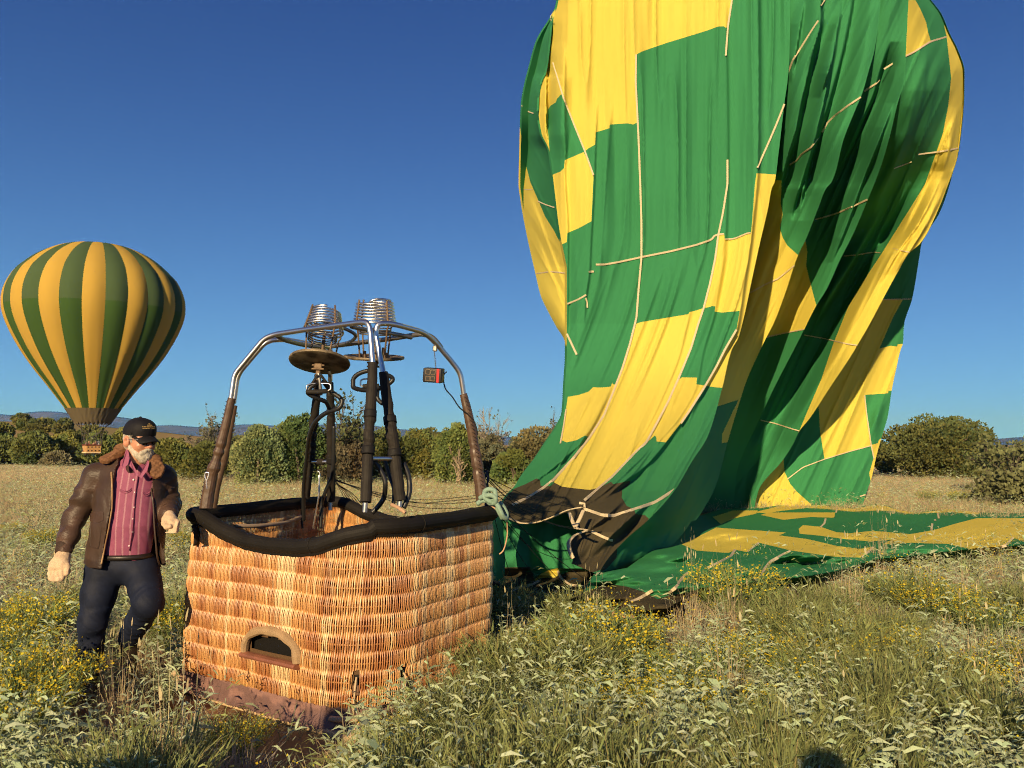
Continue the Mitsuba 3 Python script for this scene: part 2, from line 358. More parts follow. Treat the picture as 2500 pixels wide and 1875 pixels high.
# softer folds: (line, height towards the viewer, width to the left, width to the right in pixels, strips)
FOLDS = [('1850,-250 1850,0 1851,190 1849,407 1834,569 1816,694 1806,759 1798,805 1771,851 1722,942 1684,1002', .20, 45, 5, 'front'),
         ('1456,250 1453,323 1449,445 1444,540 1441,591 1437,664 1430,721 1424,800', .10, 30, 4, 'front'),
         ('1494,250 1489,304 1478,445 1470,560 1462,700', .05, 20, 4, 'front'),
         ('1384,300 1379,391 1377,410 1385,569 1385,700 1382,850', .10, 25, 4, 'front'),
         ('1377,100 1376,230 1378,391', .12, 30, 5, 'front'),
         ('1338,120 1338,250 1338,312 1343,362', -.35, 3, 14, 'front'),
         ('1771,0 1772,136 1775,390 1770,571 1754,640', .08, 28, 5, 'front'),
         ('1700,700 1683,762 1660,860 1620,960 1570,1060 1500,1150 1440,1200', .05, 24, 4, 'front'),
         ('1770,571 1745,755 1712,870 1700,938 1663,1010 1600,1085 1535,1165 1440,1240', .11, 34, 6, 'front'),
         ('1495,930 1465,1000 1430,1063 1375,1120 1310,1172 1262,1206', .17, 30, 7, 'front'),
         ('1448,945 1425,1000 1386,1075 1330,1130', .07, 24, 5, 'front'),
         ('1602,1060 1570,1110 1520,1160 1470,1205 1400,1250', .16, 22, 7, 'front'),
         ('1720,942 1684,1002 1651,1045 1600,1110 1560,1150 1500,1195 1470,1225', .24, 26, 8, 'front'),
         ('1600,1200 1540,1262 1500,1300 1470,1330 1440,1360', .40, 60, 14, 'front'), ('1540,1200 1500,1240 1470,1268 1440,1290 1420,1310', .34, 40, 10, 'front'), ('1490,1180 1440,1212 1400,1235 1370,1252', .22, 40, 9, 'front'), ('1400,1165 1360,1190 1320,1212 1285,1235', .14, 36, 9, 'front'),
         ('2005,-250 2003,41 1978,152 1957,244 1941,320 1919,393 1906,445 1895,480', .55, 42, 5, 'second'),
         ('2100,-100 2088,0 2071,95 2044,203 2017,293 2000,339 1963,445 1935,540', -.36, 5, 32, 'second'),
         ('1962,0 1940,140 1930,200', .25, 22, 4, 'second'), ('2040,100 2010,250 1975,400 1950,520', .34, 26, 4, 'second'),
         ('2052,0 2035,120 2000,240', .28, 22, 4, 'second'),
         ('2178,100 2155,176 2140,230 2106,306 2075,380 2044,445', -.38, 5, 28, 'third'),
         ('2180,250 2150,330 2110,430 2070,540 2030,640', .26, 26, 4, 'third'),
         ('2262,108 2255,200 2238,280 2190,400 2150,470', .12, 18, 7, 'fourth'), ('2290,150 2280,230 2262,300 2235,370', .08, 14, 6, 'fourth'),
         ('2240,200 2215,310 2180,410 2130,520', .14, 20, 8, 'fourth'), ('2230,430 2180,520 2120,620 2060,720', .2, 20, 8, 'fourth'),
         ('2250,460 2200,560 2150,640 2100,740 2040,850', .2, 20, 8, 'fourth'), ('2170,480 2110,590 2050,690 2000,780', .25, 22, 8, 'fourth'),
         ('2120,560 2080,640 2030,720 1990,800', .22, 20, 8, 'fourth'), ('2335,260 2325,330 2300,420', .25, 16, 5, 'fourth'),
         ('2310,440 2270,530 2225,605 2180,670', .25, 22, 6, 'fourth'), ('2290,440 2245,540 2195,610 2150,690', .20, 16, 5, 'fourth'),
         ('1680,1130 1640,1200 1580,1280 1520,1340', .25, 60, 40, 'second'), ('1700,1180 1660,1240 1600,1310', .25, 30, 20, 'second'),
         ('2075,1190 2090,1238', .12, 18, 14, 'rear'), ('2050,1150 2075,1238', -.10, 12, 16, 'rear'), ('2150,960 2130,1090', .15, 16, 10, 'rear'),
         ('1290,470 1330,580 1384,720', .16, 16, 6, 'bulge'), ('1300,560 1340,660 1384,780', .14, 14, 6, 'bulge'), ('1305,160 1315,260 1340,360 1375,480', .2, 12, 6, 'bulge')]
FOLDS = [(line(yx(p)), h, a, b, s) for p, h, a, b, s in FOLDS]


def env_depth(name, px, py):
    """How far away the cloth of this stretch is, in the direction of the pixel."""
    _, xl, xr, dl, dr_ = next(s for s in STRIPS if s[0] == name)
    l, r = at(xl, py)[..., 0], at(xr, py)[..., 0]
    w = np.maximum(r - l, 1.0)
    s = np.clip((px - l) / w, 0, 1)
    e = s
    if name == 'fourth':
        k = np.clip((py - 400) / 60, 0, 1) * np.clip((1120 - py) / 100, 0, 1)
        q_ = np.clip((s - .38) / .40, 0, 1)
        e = s * (1 - k) + k * q_ * q_ * (3 - 2 * q_)
    if name == 'third':
        e = s ** 1.5
    d = dl(py) * (1 - e) + dr_(py) * e
    q = px + 0.62 * np.maximum(py - 560, 0) ** 2 / (np.maximum(py - 560, 0) + 420) if name == 'front' else px + 0.45 * py
    q = np.where(name == 'bulge', px - 0.55 * py, q)
    ph = np.stack([q / 17.0, py / 260.0, px * 0 + 3.7 * len(name)], -1)
    ph2 = np.stack([q / 6.5, py / 130.0, px * 0 + 9.1], -1)
    ph4 = np.stack([q / 26.0, py / 420.0, px * 0 + 5.5], -1)
    ph3 = np.stack([q / 90.0, py / 400.0, px * 0 + 1.3], -1)
    amp = np.clip((px - l) / 25, 0, 1) * np.clip((r - px) / 25, 0, 1) * 0.8 + 0.2
    d = d + amp * (0.10 * (meshkit.noise(ph, 2) - 0.5) + 0.017 * (meshkit.noise(ph2, 4) - 0.5) - 0.075 * np.clip(1 - np.abs(2 * meshkit.noise(ph4, 12) - 1) * 2.4, 0, 1) ** 2 + 0.35 * (meshkit.noise(ph3, 6) - 0.5))
    if name == 'front':
        d = d + 0.9 * (1 - np.clip((px - l) / 70, 0, 1)) ** 2 * np.clip((700 - py) / 500, 0.15, 1)
    if name == 'bulge':
        d = d + 0.8 * (1 - np.clip((px - l) / 30, 0, 1)) ** 2
    if name == 'fourth':
        d = d + 0.45 * (1 - np.clip((r - px) / 30, 0, 1)) ** 2 * np.clip((420 - py) / 60, 0, 1) - 0.5 * np.sin(np.pi * s) * np.clip((420 - py) / 200, 0, 1)
        d = d - 0.35 * (1 - np.clip((r - px) / 60, 0, 1)) * np.clip((py - 470) / 80, 0, 1)
    for ln, h, a, b, st in FOLDS:
        if st != name:
            continue
        y0, y1 = ln[1][0, 0], ln[1][-1, 0]
        fade = np.clip((py - y0) / 60 + 0.25 * (y0 < -100), 0, 1) * np.clip((y1 - py) / 60, 0, 1)
        t = px - at(ln, py)[..., 0]
        d = d - h * fade * np.where(t < 0, np.exp(-(t / a) ** 2), np.exp(-(t / b) ** 2))
    return d


def lift(fn, px, py, e=1.2):
    """Points and normals of a cloth whose distance is fn(px, py)."""
    p = P(px, py, fn(px, py))
    a, b = P(px + e, py, fn(px + e, py)) - P(px - e, py, fn(px - e, py)), P(px, py + e, fn(px, py + e)) - P(px, py - e, fn(px, py - e))
    n = np.cross(b, a)
    n /= np.linalg.norm(n, axis=1, keepdims=True) + 1e-12
    n[(n * (p - [0, 0, EYE])).sum(1) > 0] *= -1
    return p, n


def clip_cells(corners, boxes, poly):
    """Cells (n, 4, 2) inside the polygon, those it cuts trimmed to it: vertices (m, 2) and triangles."""
    shapely.prepare(poly)
    hit = shapely.intersects(poly, boxes)
    full = hit & shapely.contains_properly(poly, boxes)
    c = corners[full]
    v = [c.reshape(-1, 2)]
    k = np.arange(len(c))[:, None] * 4
    f = [np.vstack([k + [0, 1, 2], k + [0, 2, 3]])]
    n = len(c) * 4
    for piece in shapely.intersection(poly, boxes[hit & ~full]):
        for g in getattr(piece, 'geoms', [piece]):
            if g.geom_type != 'Polygon' or g.area < 1e-3:
                continue
            q = np.array(g.exterior.coords)[:-1]
            if abs(g.convex_hull.area - g.area) < 1e-6:
                t = [[0, i, i + 1] for i in range(1, len(q) - 1)]
            else:
                import mapbox_earcut
                t = np.asarray(mapbox_earcut.triangulate_float64(q, np.array([len(q)], dtype=np.uint32))).reshape(-1, 3)
            v.append(q); f.append(np.asarray(t) + n); n += len(q)
    v, f = np.vstack(v), np.vstack(f).astype(int)
    if len(f) == 0:
        return v, f
    r, inv = np.unique(np.round(v, 3), axis=0, return_inverse=True)
    f = inv.reshape(-1)[f]
    ar = np.cross(r[f[:, 1]] - r[f[:, 0]], r[f[:, 2]] - r[f[:, 0]])
    f = f[np.abs(ar) > 1e-6]
    f[np.cross(r[f[:, 1]] - r[f[:, 0]], r[f[:, 2]] - r[f[:, 0]]) < 0] = f[np.cross(r[f[:, 1]] - r[f[:, 0]], r[f[:, 2]] - r[f[:, 0]]) < 0][:, ::-1]
    return r, f


def cells_of(xl, xr, y0, y1, dx, dy):
    ys = np.arange(y0, y1 + dy, dy, dtype=float)
    L, R = at(xl, ys)[:, 0], at(xr, ys)[:, 0]
    R = np.maximum(R, L + 0.8)
    n = max(2, int(np.ceil((R - L).max() / dx)))
    s = np.linspace(0, 1, n + 1)
    g = np.stack([L[:, None] + (R - L)[:, None] * s, np.repeat(ys[:, None], n + 1, 1)], -1)
    c = np.stack([g[:-1, :-1], g[:-1, 1:], g[1:, 1:], g[1:, :-1]], 2).reshape(-1, 4, 2)
    b = shapely.polygons(c)
    ok = shapely.is_valid(b)
    return c[ok], b[ok]


# panels of each stretch, in the photograph's outlines
YELLOW = {
    'bulge': ['1255,300 1270,312 1280,388 1295,445 1315,491 1331,529 1353,564 1372,602 1383,653 1392,845 1300,845 1200,600', '1350,30 1345,36 1351,50 1365,52 1372,16 1362,14'],
    'front': ['1365,-62 1400,-130 1560,-150 1788,-140 1787,0 1779,66 1772,68 1767,64 1752,65 1725,75 1670,92 1630,104 1586,119 1567,126 1554,133 1552,200 1556,260 1555,299 1546,304 1532,301 1489,304 1488,313 1455,323 1453,353 1437,362 1428,369 1400,300 1377,244 1376,230 1369,231 1360,241 1357,250 1344,258 1338,268 1337,312 1342,372 1320,380 1290,250 1310,100 1340,0',
              '1425,371 1400,382 1379,391 1377,410 1368,419 1340,430 1340,450 1355,580 1373,596 1384,591 1385,569 1413,557 1444,540 1448,450 1449,428 1440,405',
              '1554,790 1567,786 1620,777 1681,767 1683,762 1700,758 1718,752 1705,790 1687,850 1657,923 1630,983 1603,1034 1578,1080 1548,1108 1494,1165 1464,1192 1440,1196 1402,1192 1372,1188 1353,1178 1353,1170 1402,1116 1440,1067 1475,1013 1505,937 1532,850 1537,843',
              '1386,969 1413,964 1437,956 1448,945 1467,946 1491,944 1495,934 1498,939 1506,937 1475,1013 1437,1067 1429,1063 1407,1075 1383,1080 1372,1075 1369,1083 1376,1040 1382,999',
              '1754,572 1768,571 1769,584 1792,583 1825,569 1834,568 1816,694 1806,759 1763,763 1745,761 1746,748 1738,747 1730,750 1718,752 1733,694 1746,632',
              '1847,423 1910,427 1920,445 1900,560 1840,800 1800,940 1762,947 1743,945 1724,942 1749,895 1771,851 1798,805 1806,759 1816,694 1834,568 1843,450',
              '1657,927 1665,921 1702,922 1700,938 1720,941 1684,1002 1662,1034 1626,1080 1603,1078 1602,1066 1598,1064 1580,1080 1603,1034 1630,983'],
    'second': ['1870,440 1908,440 1908,458 1906,496 1911,523 1904,558 1911,580 1922,599 1952,626 1990,640 1950,750 1900,860 1831,1072 1762,1082 1763,1060 1803,976 1755,991 1700,1010 1760,880 1840,620'],
    'third': ['1955,580 1967,588 1971,615 1968,648 1976,681 1990,735 1994,748 1963,805 1911,815 1869,824 1830,830 1890,720'],
    'fourth': ['2311,90 2315,125 2322,190 2315,258 2302,325 2283,380 2258,450 2223,507 2185,567 2153,618 2106,689 2071,748 2033,843 2005,926 1972,1002 1948,1060 2020,1010 2200,760 2360,450 2400,150 2330,60 2305,62',
               '2153,0 2174,35 2181,76 2178,90 2190,119 2200,142 2261,108 2273,102 2266,79 2261,54 2247,22 2235,0 2190,-100 2130,-150 2080,-120'],
    'rear': ['2060,731 2155,731 2204,732 2180,775 2147,851 2174,844 2190,846 2192,840 2230,838 2200,953 2169,954 2168,960 2157,961 2111,964 2116,1013 2127,1089 2075,1102 2013,1121 2002,1053 1998,985 1940,1000 2000,820',
             '2128,1086 2143,1082 2146,1074 2153,1069 2180,1069 2150,1173 2126,1176 2122,1156 2132,1121', '1913,1121 1915,1151 1929,1181 1945,1200 1981,1232 1960,1262 1800,1262 1840,1190 1886,1150']}
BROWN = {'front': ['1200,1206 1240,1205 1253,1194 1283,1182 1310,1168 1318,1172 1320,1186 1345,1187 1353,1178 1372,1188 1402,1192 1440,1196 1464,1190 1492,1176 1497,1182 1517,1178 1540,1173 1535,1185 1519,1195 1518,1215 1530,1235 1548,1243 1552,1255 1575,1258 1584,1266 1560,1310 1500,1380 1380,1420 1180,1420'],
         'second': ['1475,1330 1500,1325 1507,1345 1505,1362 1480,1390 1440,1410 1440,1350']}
SEAMS = {'bulge': ['1240,252 1285,275 1330,272', '1290,160 1300,300 1360,480', '1190,670 1400,667', '1240,463 1310,463'],
         'front': ['1554,-300 1554,133 1554,300 1561,450 1566,545 1566,629 1559,708 1554,775', '1800,-300 1787,0 1777,65 1772,136 1773,270 1776,390 1776,450 1754,572', '1350,152 1376,240 1428,369 1449,428',
                   '1455,645 1480,645 1535,632 1620,615 1700,600 1744,572 1834,568', '1718,752 1806,759', '1300,790 1554,790', '1437,663 1455,663', '1384,740 1431,721', '1320,1200 1353,1175', '1851,-300 1851,190 1849,423',
                   '1300,-150 2000,-150', '1425,1242 1500,1263 1545,1250 1590,1230 1649,1194'],
         'second': ['1780,716 1870,690 1948,626', '1880,400 1927,406 1958,370 1998,339 2055,290 2087,275 2160,222', '1860,265 1923,179 1958,107 1999,47 2012,0'],
         'third': ['2040,250 2108,225 2147,196 2155,170', '1960,540 2013,530 2070,505 2118,487 2180,470', '1822,1072 1880,1100'],
         'fourth': ['2100,225 2147,196 2158,168 2200,142 2261,108 2311,90 2360,82', '2130,410 2200,405 2240,378 2290,372 2345,360', '2020,632 2130,618 2185,608 2240,615', '1950,820 2040,835 2120,850', '1840,1020 1860,1026 1952,1052'],
         'rear': ['2155,731 2260,729', '1990,1052 2010,1121 1960,1140 1922,1172 1880,1190', '2111,964 2116,1013 2127,1089 2134,1130 2122,1156 2128,1190', '2204,732 2147,851']}
ENV = thing('balloon_envelope', 'huge yellow and green chequered balloon sagging to the ground behind the wicker basket', 'hot air balloon')


def split_by(polys, seams):
    import shapely.ops as so
    for s in seams:
        ln = sg.LineString([tuple(map(float, q.split(','))) for q in s.split()])
        out = []
        for c, p in polys:
            try:
                out += [(c, g) for g in so.split(p, ln).geoms] if p.geom_type == 'Polygon' and ln.intersects(p) else [(c, p)]
            except Exception:
                out.append((c, p))
        polys = out
    return polys


Y0, Y1 = -250, 1415
FRONT_FOOT = pg('1100,-400 2600,-400 2600,1262 1820,1262 1780,1240 1720,1264 1688,1273 1674,1294 1646,1328 1617,1350 1575,1367 1532,1390 1462,1404 1396,1376 1399,1363 1388,1329 1396,1313 1433,1294 1405,1288 1399,1276 1385,1250 1371,1255 1357,1260 1320,1274 1292,1278 1272,1277 1243,1266 1200,1240 1100,1240')


def cloth_part(parent, name, fn, corners, boxes, poly, col, shade=0.06, **kw):
    v2, f = clip_cells(corners, boxes, poly)
    if len(f) < 4:
        return
    p, n = lift(fn, v2[:, 0], v2[:, 1])
    w = 1 + shade * (meshkit.fbm(p * 0.8, 3, seed=4) - 0.5) * 2
    return put(parent, name, (p, f), 'mat_cloth', normals=n, color=np.asarray(col)[None] * w[:, None], **kw)


for name, xl, xr, dl, dr_ in STRIPS:
    corners, boxes = cells_of(xl, xr, Y0, Y1, 3.4, 6.0)
    ring = [(float(at(xl, y)[0]) - 2, y) for y in range(Y0, Y1, 5)] + [(float(at(xr, y)[0]) + 2, y) for y in range(Y1 - 5, Y0 - 1, -5)]
    whole = shapely.union_all([sg.Polygon([p, q, r, s]).convex_hull for p, q, r, s in zip(ring[:len(ring) // 2 - 1], ring[1:len(ring) // 2], ring[::-1][1:], ring[::-1])]).intersection(FRONT_FOOT)
    todo, rest = [], whole
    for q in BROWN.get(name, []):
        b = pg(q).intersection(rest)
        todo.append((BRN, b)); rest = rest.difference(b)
    for q in YELLOW.get(name, []):
        y = pg(q).intersection(rest)
        todo.append((YEL, y)); rest = rest.difference(y)
    todo.append((GRN, rest))
    flat = [(c, g) for c, p in todo for g in getattr(p, 'geoms', [p]) if g.geom_type == 'Polygon']
    flat = [(c, g) for c, p in split_by(flat, SEAMS.get(name, [])) for g in getattr(p, 'geoms', [p]) if g.geom_type == 'Polygon' and g.area > 4]
    for c, g in flat:
        tint = 1 + 0.10 * (RNG.random() - 0.5)
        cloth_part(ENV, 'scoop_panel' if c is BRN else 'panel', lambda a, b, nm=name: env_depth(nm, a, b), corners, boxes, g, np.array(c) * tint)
    # the cloth turns back behind the fold, so that the stretch joins the next one
    if name != 'rear':
        i = [s[0] for s in STRIPS].index(name)
        nxt = STRIPS[i + 1][0]
        ys = np.arange(Y0, 1262, 8.0)
        x = at(xr, ys)[:, 0]
        a, b = env_depth(name, x, ys), env_depth(nxt, x + 0.5, ys)
        rows = [P(x - 5 * np.sin(np.pi * t), ys, a * (1 - t) + b * t) for t in np.linspace(0, 1, 7)]
        v = np.array(rows); k, n = v.shape[:2]
        ii, jj = np.meshgrid(np.arange(k - 1), np.arange(n - 1), indexing='ij')
        q = np.stack([ii * n + jj, ii * n + jj + 1, (ii + 1) * n + jj + 1, (ii + 1) * n + jj], -1).reshape(-1, 4)
        q = q[np.abs(b - a)[q[:, 0] % n] > 0.05]
        cols = np.where((np.array([bool(pg(' '.join(YELLOW[name][0].split())).contains(sg.Point(px - 6, py))) or any(pg(w).contains(sg.Point(px - 6, py)) for w in YELLOW[name]) for px, py in zip(x, ys)]))[:, None], YEL, GRN)
        put(ENV, 'fold', (v.reshape(-1, 3), np.vstack([q[:, [0, 1, 2]], q[:, [0, 2, 3]]])), 'mat_cloth', smooth=True, color=np.tile(cols, (k, 1)))

# the far side of the balloon, which closes it behind
ys = np.linspace(-250, 1236, 60)
L, R = at(X_L, np.minimum(ys, 1000))[:, 0], at(X_R, ys)[:, 0]
L = np.where(ys > 800, L + (1640 - L) * np.clip((ys - 800) / 436, 0, 1), L)
tt = np.linspace(0, 1, 30)
rows = []
for y, l, r in zip(ys, L, R):
    px = l + 4 + (r - l - 8) * tt
    base = 18.6 + 2.6 * np.clip((y - 300) / 400, 0, 1)
    rows.append(P(px, np.full_like(px, y), base + 4.5 * np.sin(np.pi * tt) * np.clip((1236 - y) / 700, 0.06, 1) * np.clip((y + 250) / 300, 0.05, 1)))
v = np.array(rows); k, n = v.shape[:2]
ii, jj = np.meshgrid(np.arange(k - 1), np.arange(n - 1), indexing='ij')
q = np.stack([ii * n + jj, ii * n + jj + 1, (ii + 1) * n + jj + 1, (ii + 1) * n + jj], -1).reshape(-1, 4)
put(ENV, 'rear_cloth', (v.reshape(-1, 3), np.vstack([q[:, [0, 1, 2]], q[:, [0, 2, 3]]])), 'mat_cloth', smooth=True, color=GRN)


# ---- the part that lies on the ground at the right
def sheet_z(px, py):
    p = np.stack([px / 150.0, py / 26.0, px * 0], -1)
    p2 = np.stack([(px + 2 * py) / 34.0, py / 11.0, px * 0 + 4], -1)
    front = np.clip((1455 - py) / 70, 0, 1) if True else 0
    back = np.clip((py - 1229) / 14, 0.0, 1)
    edge = np.interp(px, [1375, 1551, 1633, 1711, 1800, 1900, 2036, 2144, 2388, 2620], [1481, 1511, 1502, 1452, 1442, 1435, 1411, 1381, 1354, 1338])
    z = 0.14 + 0.20 * meshkit.noise(p, 8) * np.minimum(1, back + 0.4) + 0.05 * meshkit.noise(p2, 9) + 0.06 * front
    z = 0.12 + (z - 0.12) * np.clip((py - 1225) / 130, 0.12, 1)
    return z * (0.2 + 0.8 * np.clip((edge - py) / 16, 0, 1))


def sheet_depth(px, py):
    return G(px, py, sheet_z(px, py))[..., 1]


SHEET = pg('1450,1402 1532,1386 1600,1335 1700,1262 1760,1243 1860,1240 1900,1234 1940,1231 1981,1229 2030,1234 2079,1240 2110,1234 2133,1229 2165,1233 2196,1246 2239,1252 2307,1241 2388,1251 2500,1253 2620,1258 2620,1338 2500,1343 2388,1354 2253,1375 2144,1381 2103,1394 2036,1411 1973,1427 1900,1435 1800,1442 1750,1447 1711,1452 1679,1480 1633,1502 1551,1511 1489,1504 1402,1492 1375,1481 1383,1467 1420,1450')
SHEET_Y = ['1840,1251 1900,1236 1981,1231 2030,1236 2079,1242 2110,1238 2133,1233 2160,1235 2198,1246 2239,1253 2307,1243 2402,1247 2385,1256 2323,1250 2280,1252 2212,1254 2185,1248 2144,1246 2082,1249 2014,1242 1968,1240 1910,1247 1870,1253',
           '1857,1257 1877,1251 1940,1251 2039,1251 2037,1264 1980,1262 1913,1269 1880,1262',
           '1950,1291 1960,1282 2003,1286 2041,1299 2074,1302 2130,1296 2223,1304 2280,1294 2334,1278 2385,1265 2500,1265 2640,1267 2640,1336 2525,1333 2475,1313 2456,1332 2402,1345 2385,1344 2315,1328 2225,1325 2156,1329 2174,1318 2125,1322 2063,1316 1995,1307 1952,1303',
           '1664,1329 1700,1312 1748,1288 1919,1300 1902,1307 1971,1316 2044,1333 2100,1340 2132,1335 2126,1344 2104,1361 2035,1359 1932,1344 1853,1325 1825,1348 1795,1342 1778,1350 1700,1344', '1740,1262 1790,1246 1850,1246 1846,1254 1790,1266 1760,1280']
SHEET_B = ['1440,1440 1459,1437 1460,1428 1484,1425 1530,1432 1573,1445 1606,1463 1633,1453 1679,1447 1712,1448 1700,1500 1551,1530 1370,1500 1360,1470']
SHEET_S = ['1760,1480 1830,1420 1875,1390 1932,1344', '1620,1500 1640,1440 1670,1400 1700,1390 1778,1350', '2126,1344 2200,1420', '2030,1300 2015,1290 2030,1270 2037,1262 2042,1238', '2270,1310 2275,1280 2285,1262 2292,1240', '2420,1345 2456,1332 2475,1313 2560,1300']
XS0, XS1 = line([(1215, 1350), (1530, 1350)]), line([(1215, 2630), (1530, 2630)])
corners, boxes = cells_of(XS0, XS1, 1222, 1516, 7.0, 2.5)
todo, rest = [], SHEET
for c, ps in ((BRN, SHEET_B), (YEL, SHEET_Y)):
    for q in ps:
        g = pg(q).intersection(rest)
        todo.append((c, g)); rest = rest.difference(g)
todo.append((GRN, rest))
flat = [(c, g) for c, p in todo for g in getattr(p, 'geoms', [p]) if g.geom_type == 'Polygon']
for c, g in [(c, g) for c, p in split_by(flat, SHEET_S) for g in getattr(p, 'geoms', [p]) if g.geom_type == 'Polygon' and g.area > 10]:
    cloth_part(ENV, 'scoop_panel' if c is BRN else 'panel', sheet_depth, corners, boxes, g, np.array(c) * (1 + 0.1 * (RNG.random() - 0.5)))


# ---- the inside of the mouth, seen below its upper edge
def mouth_depth(px, py):
    w = np.stack([px / 30.0, py / 50.0, px * 0], -1)
    hang = 9.75 - 0.35 * np.clip((py - 1240) / 150, 0, 1) + 0.30 * (meshkit.noise(w, 5) - 0.5)
    low = G(px, np.maximum(py, 1396), 0.10 + 0.09 * meshkit.noise(np.stack([px / 40.0, py / 14.0, px * 0], -1), 3))[..., 1]
    t = np.clip((py - 1388) / 22, 0, 1)
    return hang * (1 - t) + np.minimum(low, 10.2) * t


XM0, XM1 = line([(1200, 1195), (1530, 1195)]), line([(1200, 1500), (1530, 1500)])
corners, boxes = cells_of(XM0, XM1, 1225, 1500, 5.0, 4.0)
M_ALL = pg('1205,1236 1245,1262 1292,1272 1357,1256 1420,1236 1480,1250 1470,1406 1420,1455 1385,1470 1375,1482 1300,1478 1240,1470 1205,1452')
MG = pg('1248,1383 1300,1370 1356,1357 1380,1372 1362,1382 1323,1380 1300,1396 1283,1398 1298,1384')
MY = pg('1305,1415 1322,1400 1340,1392 1362,1387 1368,1400 1355,1410 1320,1411 1308,1420')
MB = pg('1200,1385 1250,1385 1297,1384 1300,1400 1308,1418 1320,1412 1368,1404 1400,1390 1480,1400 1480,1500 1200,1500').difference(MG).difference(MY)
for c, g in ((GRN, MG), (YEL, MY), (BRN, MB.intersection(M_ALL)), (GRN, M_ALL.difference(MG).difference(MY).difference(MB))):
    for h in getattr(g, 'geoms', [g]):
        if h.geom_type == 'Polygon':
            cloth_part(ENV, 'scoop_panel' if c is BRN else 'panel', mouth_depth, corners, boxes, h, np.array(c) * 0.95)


# the near side of the mouth hangs from the rim behind the basket and shades the inside
top_ = curve([P(1226, 1222, 9.02), P(1205, 1240, 8.3), P(1180, 1252, 7.6), P(1165, 1262, 7.15)], 16)
rows = [top_ * [1, 1, 0] + np.stack([.05 * np.sin(np.arange(16) * .9 + 3 * t) * t, 0 * top_[:, 0], top_[:, 2] * (1 - t) + .06 * t], -1) for t in np.linspace(0, 1, 10)]
ii, jj = np.meshgrid(np.arange(9), np.arange(15), indexing='ij')
q = np.stack([ii * 16 + jj, ii * 16 + jj + 1, (ii + 1) * 16 + jj + 1, (ii + 1) * 16 + jj], -1).reshape(-1, 4)
put(ENV, 'panel', (np.array(rows).reshape(-1, 3), np.vstack([q[:, [0, 1, 2]], q[:, [0, 2, 3]]])), 'mat_cloth', smooth=True, color=GRN)


# ---- load tapes sewn over the seams, and the thin rim tape of the mouth
def ribbon(pts, fn, width, off=0.02, step=8.0):
    """A flat tape of this width in metres lying on the cloth fn along the pixels."""
    p2 = resample(pts, max(3, int(sum(math.dist(a, b) for a, b in zip(pts[:-1], pts[1:])) / step)))
    d = fn(p2[:, 0], p2[:, 1])
    c = P(p2[:, 0], p2[:, 1], d)
    c2 = c - (c - [0, 0, EYE]) / np.linalg.norm(c - [0, 0, EYE], axis=1, keepdims=True) * off
    t = np.gradient(c2, axis=0); t /= np.linalg.norm(t, axis=1, keepdims=True)
    view = c2 - [0, 0, EYE]
    side = np.cross(t, view); side /= np.linalg.norm(side, axis=1, keepdims=True)
    nrm = np.cross(side, t)
    w = width / 2
    v = np.array([c2 - side * w, c2 - side * w * 0.8 + nrm * .004, c2 + side * w * 0.8 + nrm * .004, c2 + side * w]) if (nrm[0] @ view[0]) < 0 else np.array([c2 - side * w, c2 - side * w * 0.8 - nrm * .004, c2 + side * w * 0.8 - nrm * .004, c2 + side * w])
    k, n = v.shape[:2]
    ii, jj = np.meshgrid(np.arange(k - 1), np.arange(n - 1), indexing='ij')
    q = np.stack([ii * n + jj, ii * n + jj + 1, (ii + 1) * n + jj + 1, (ii + 1) * n + jj], -1).reshape(-1, 4)
    return v.reshape(-1, 3), np.vstack([q[:, [0, 1, 2]], q[:, [0, 2, 3]]])


def pts_of(s):
    return [tuple(map(float, q.split(','))) for q in s.split()]


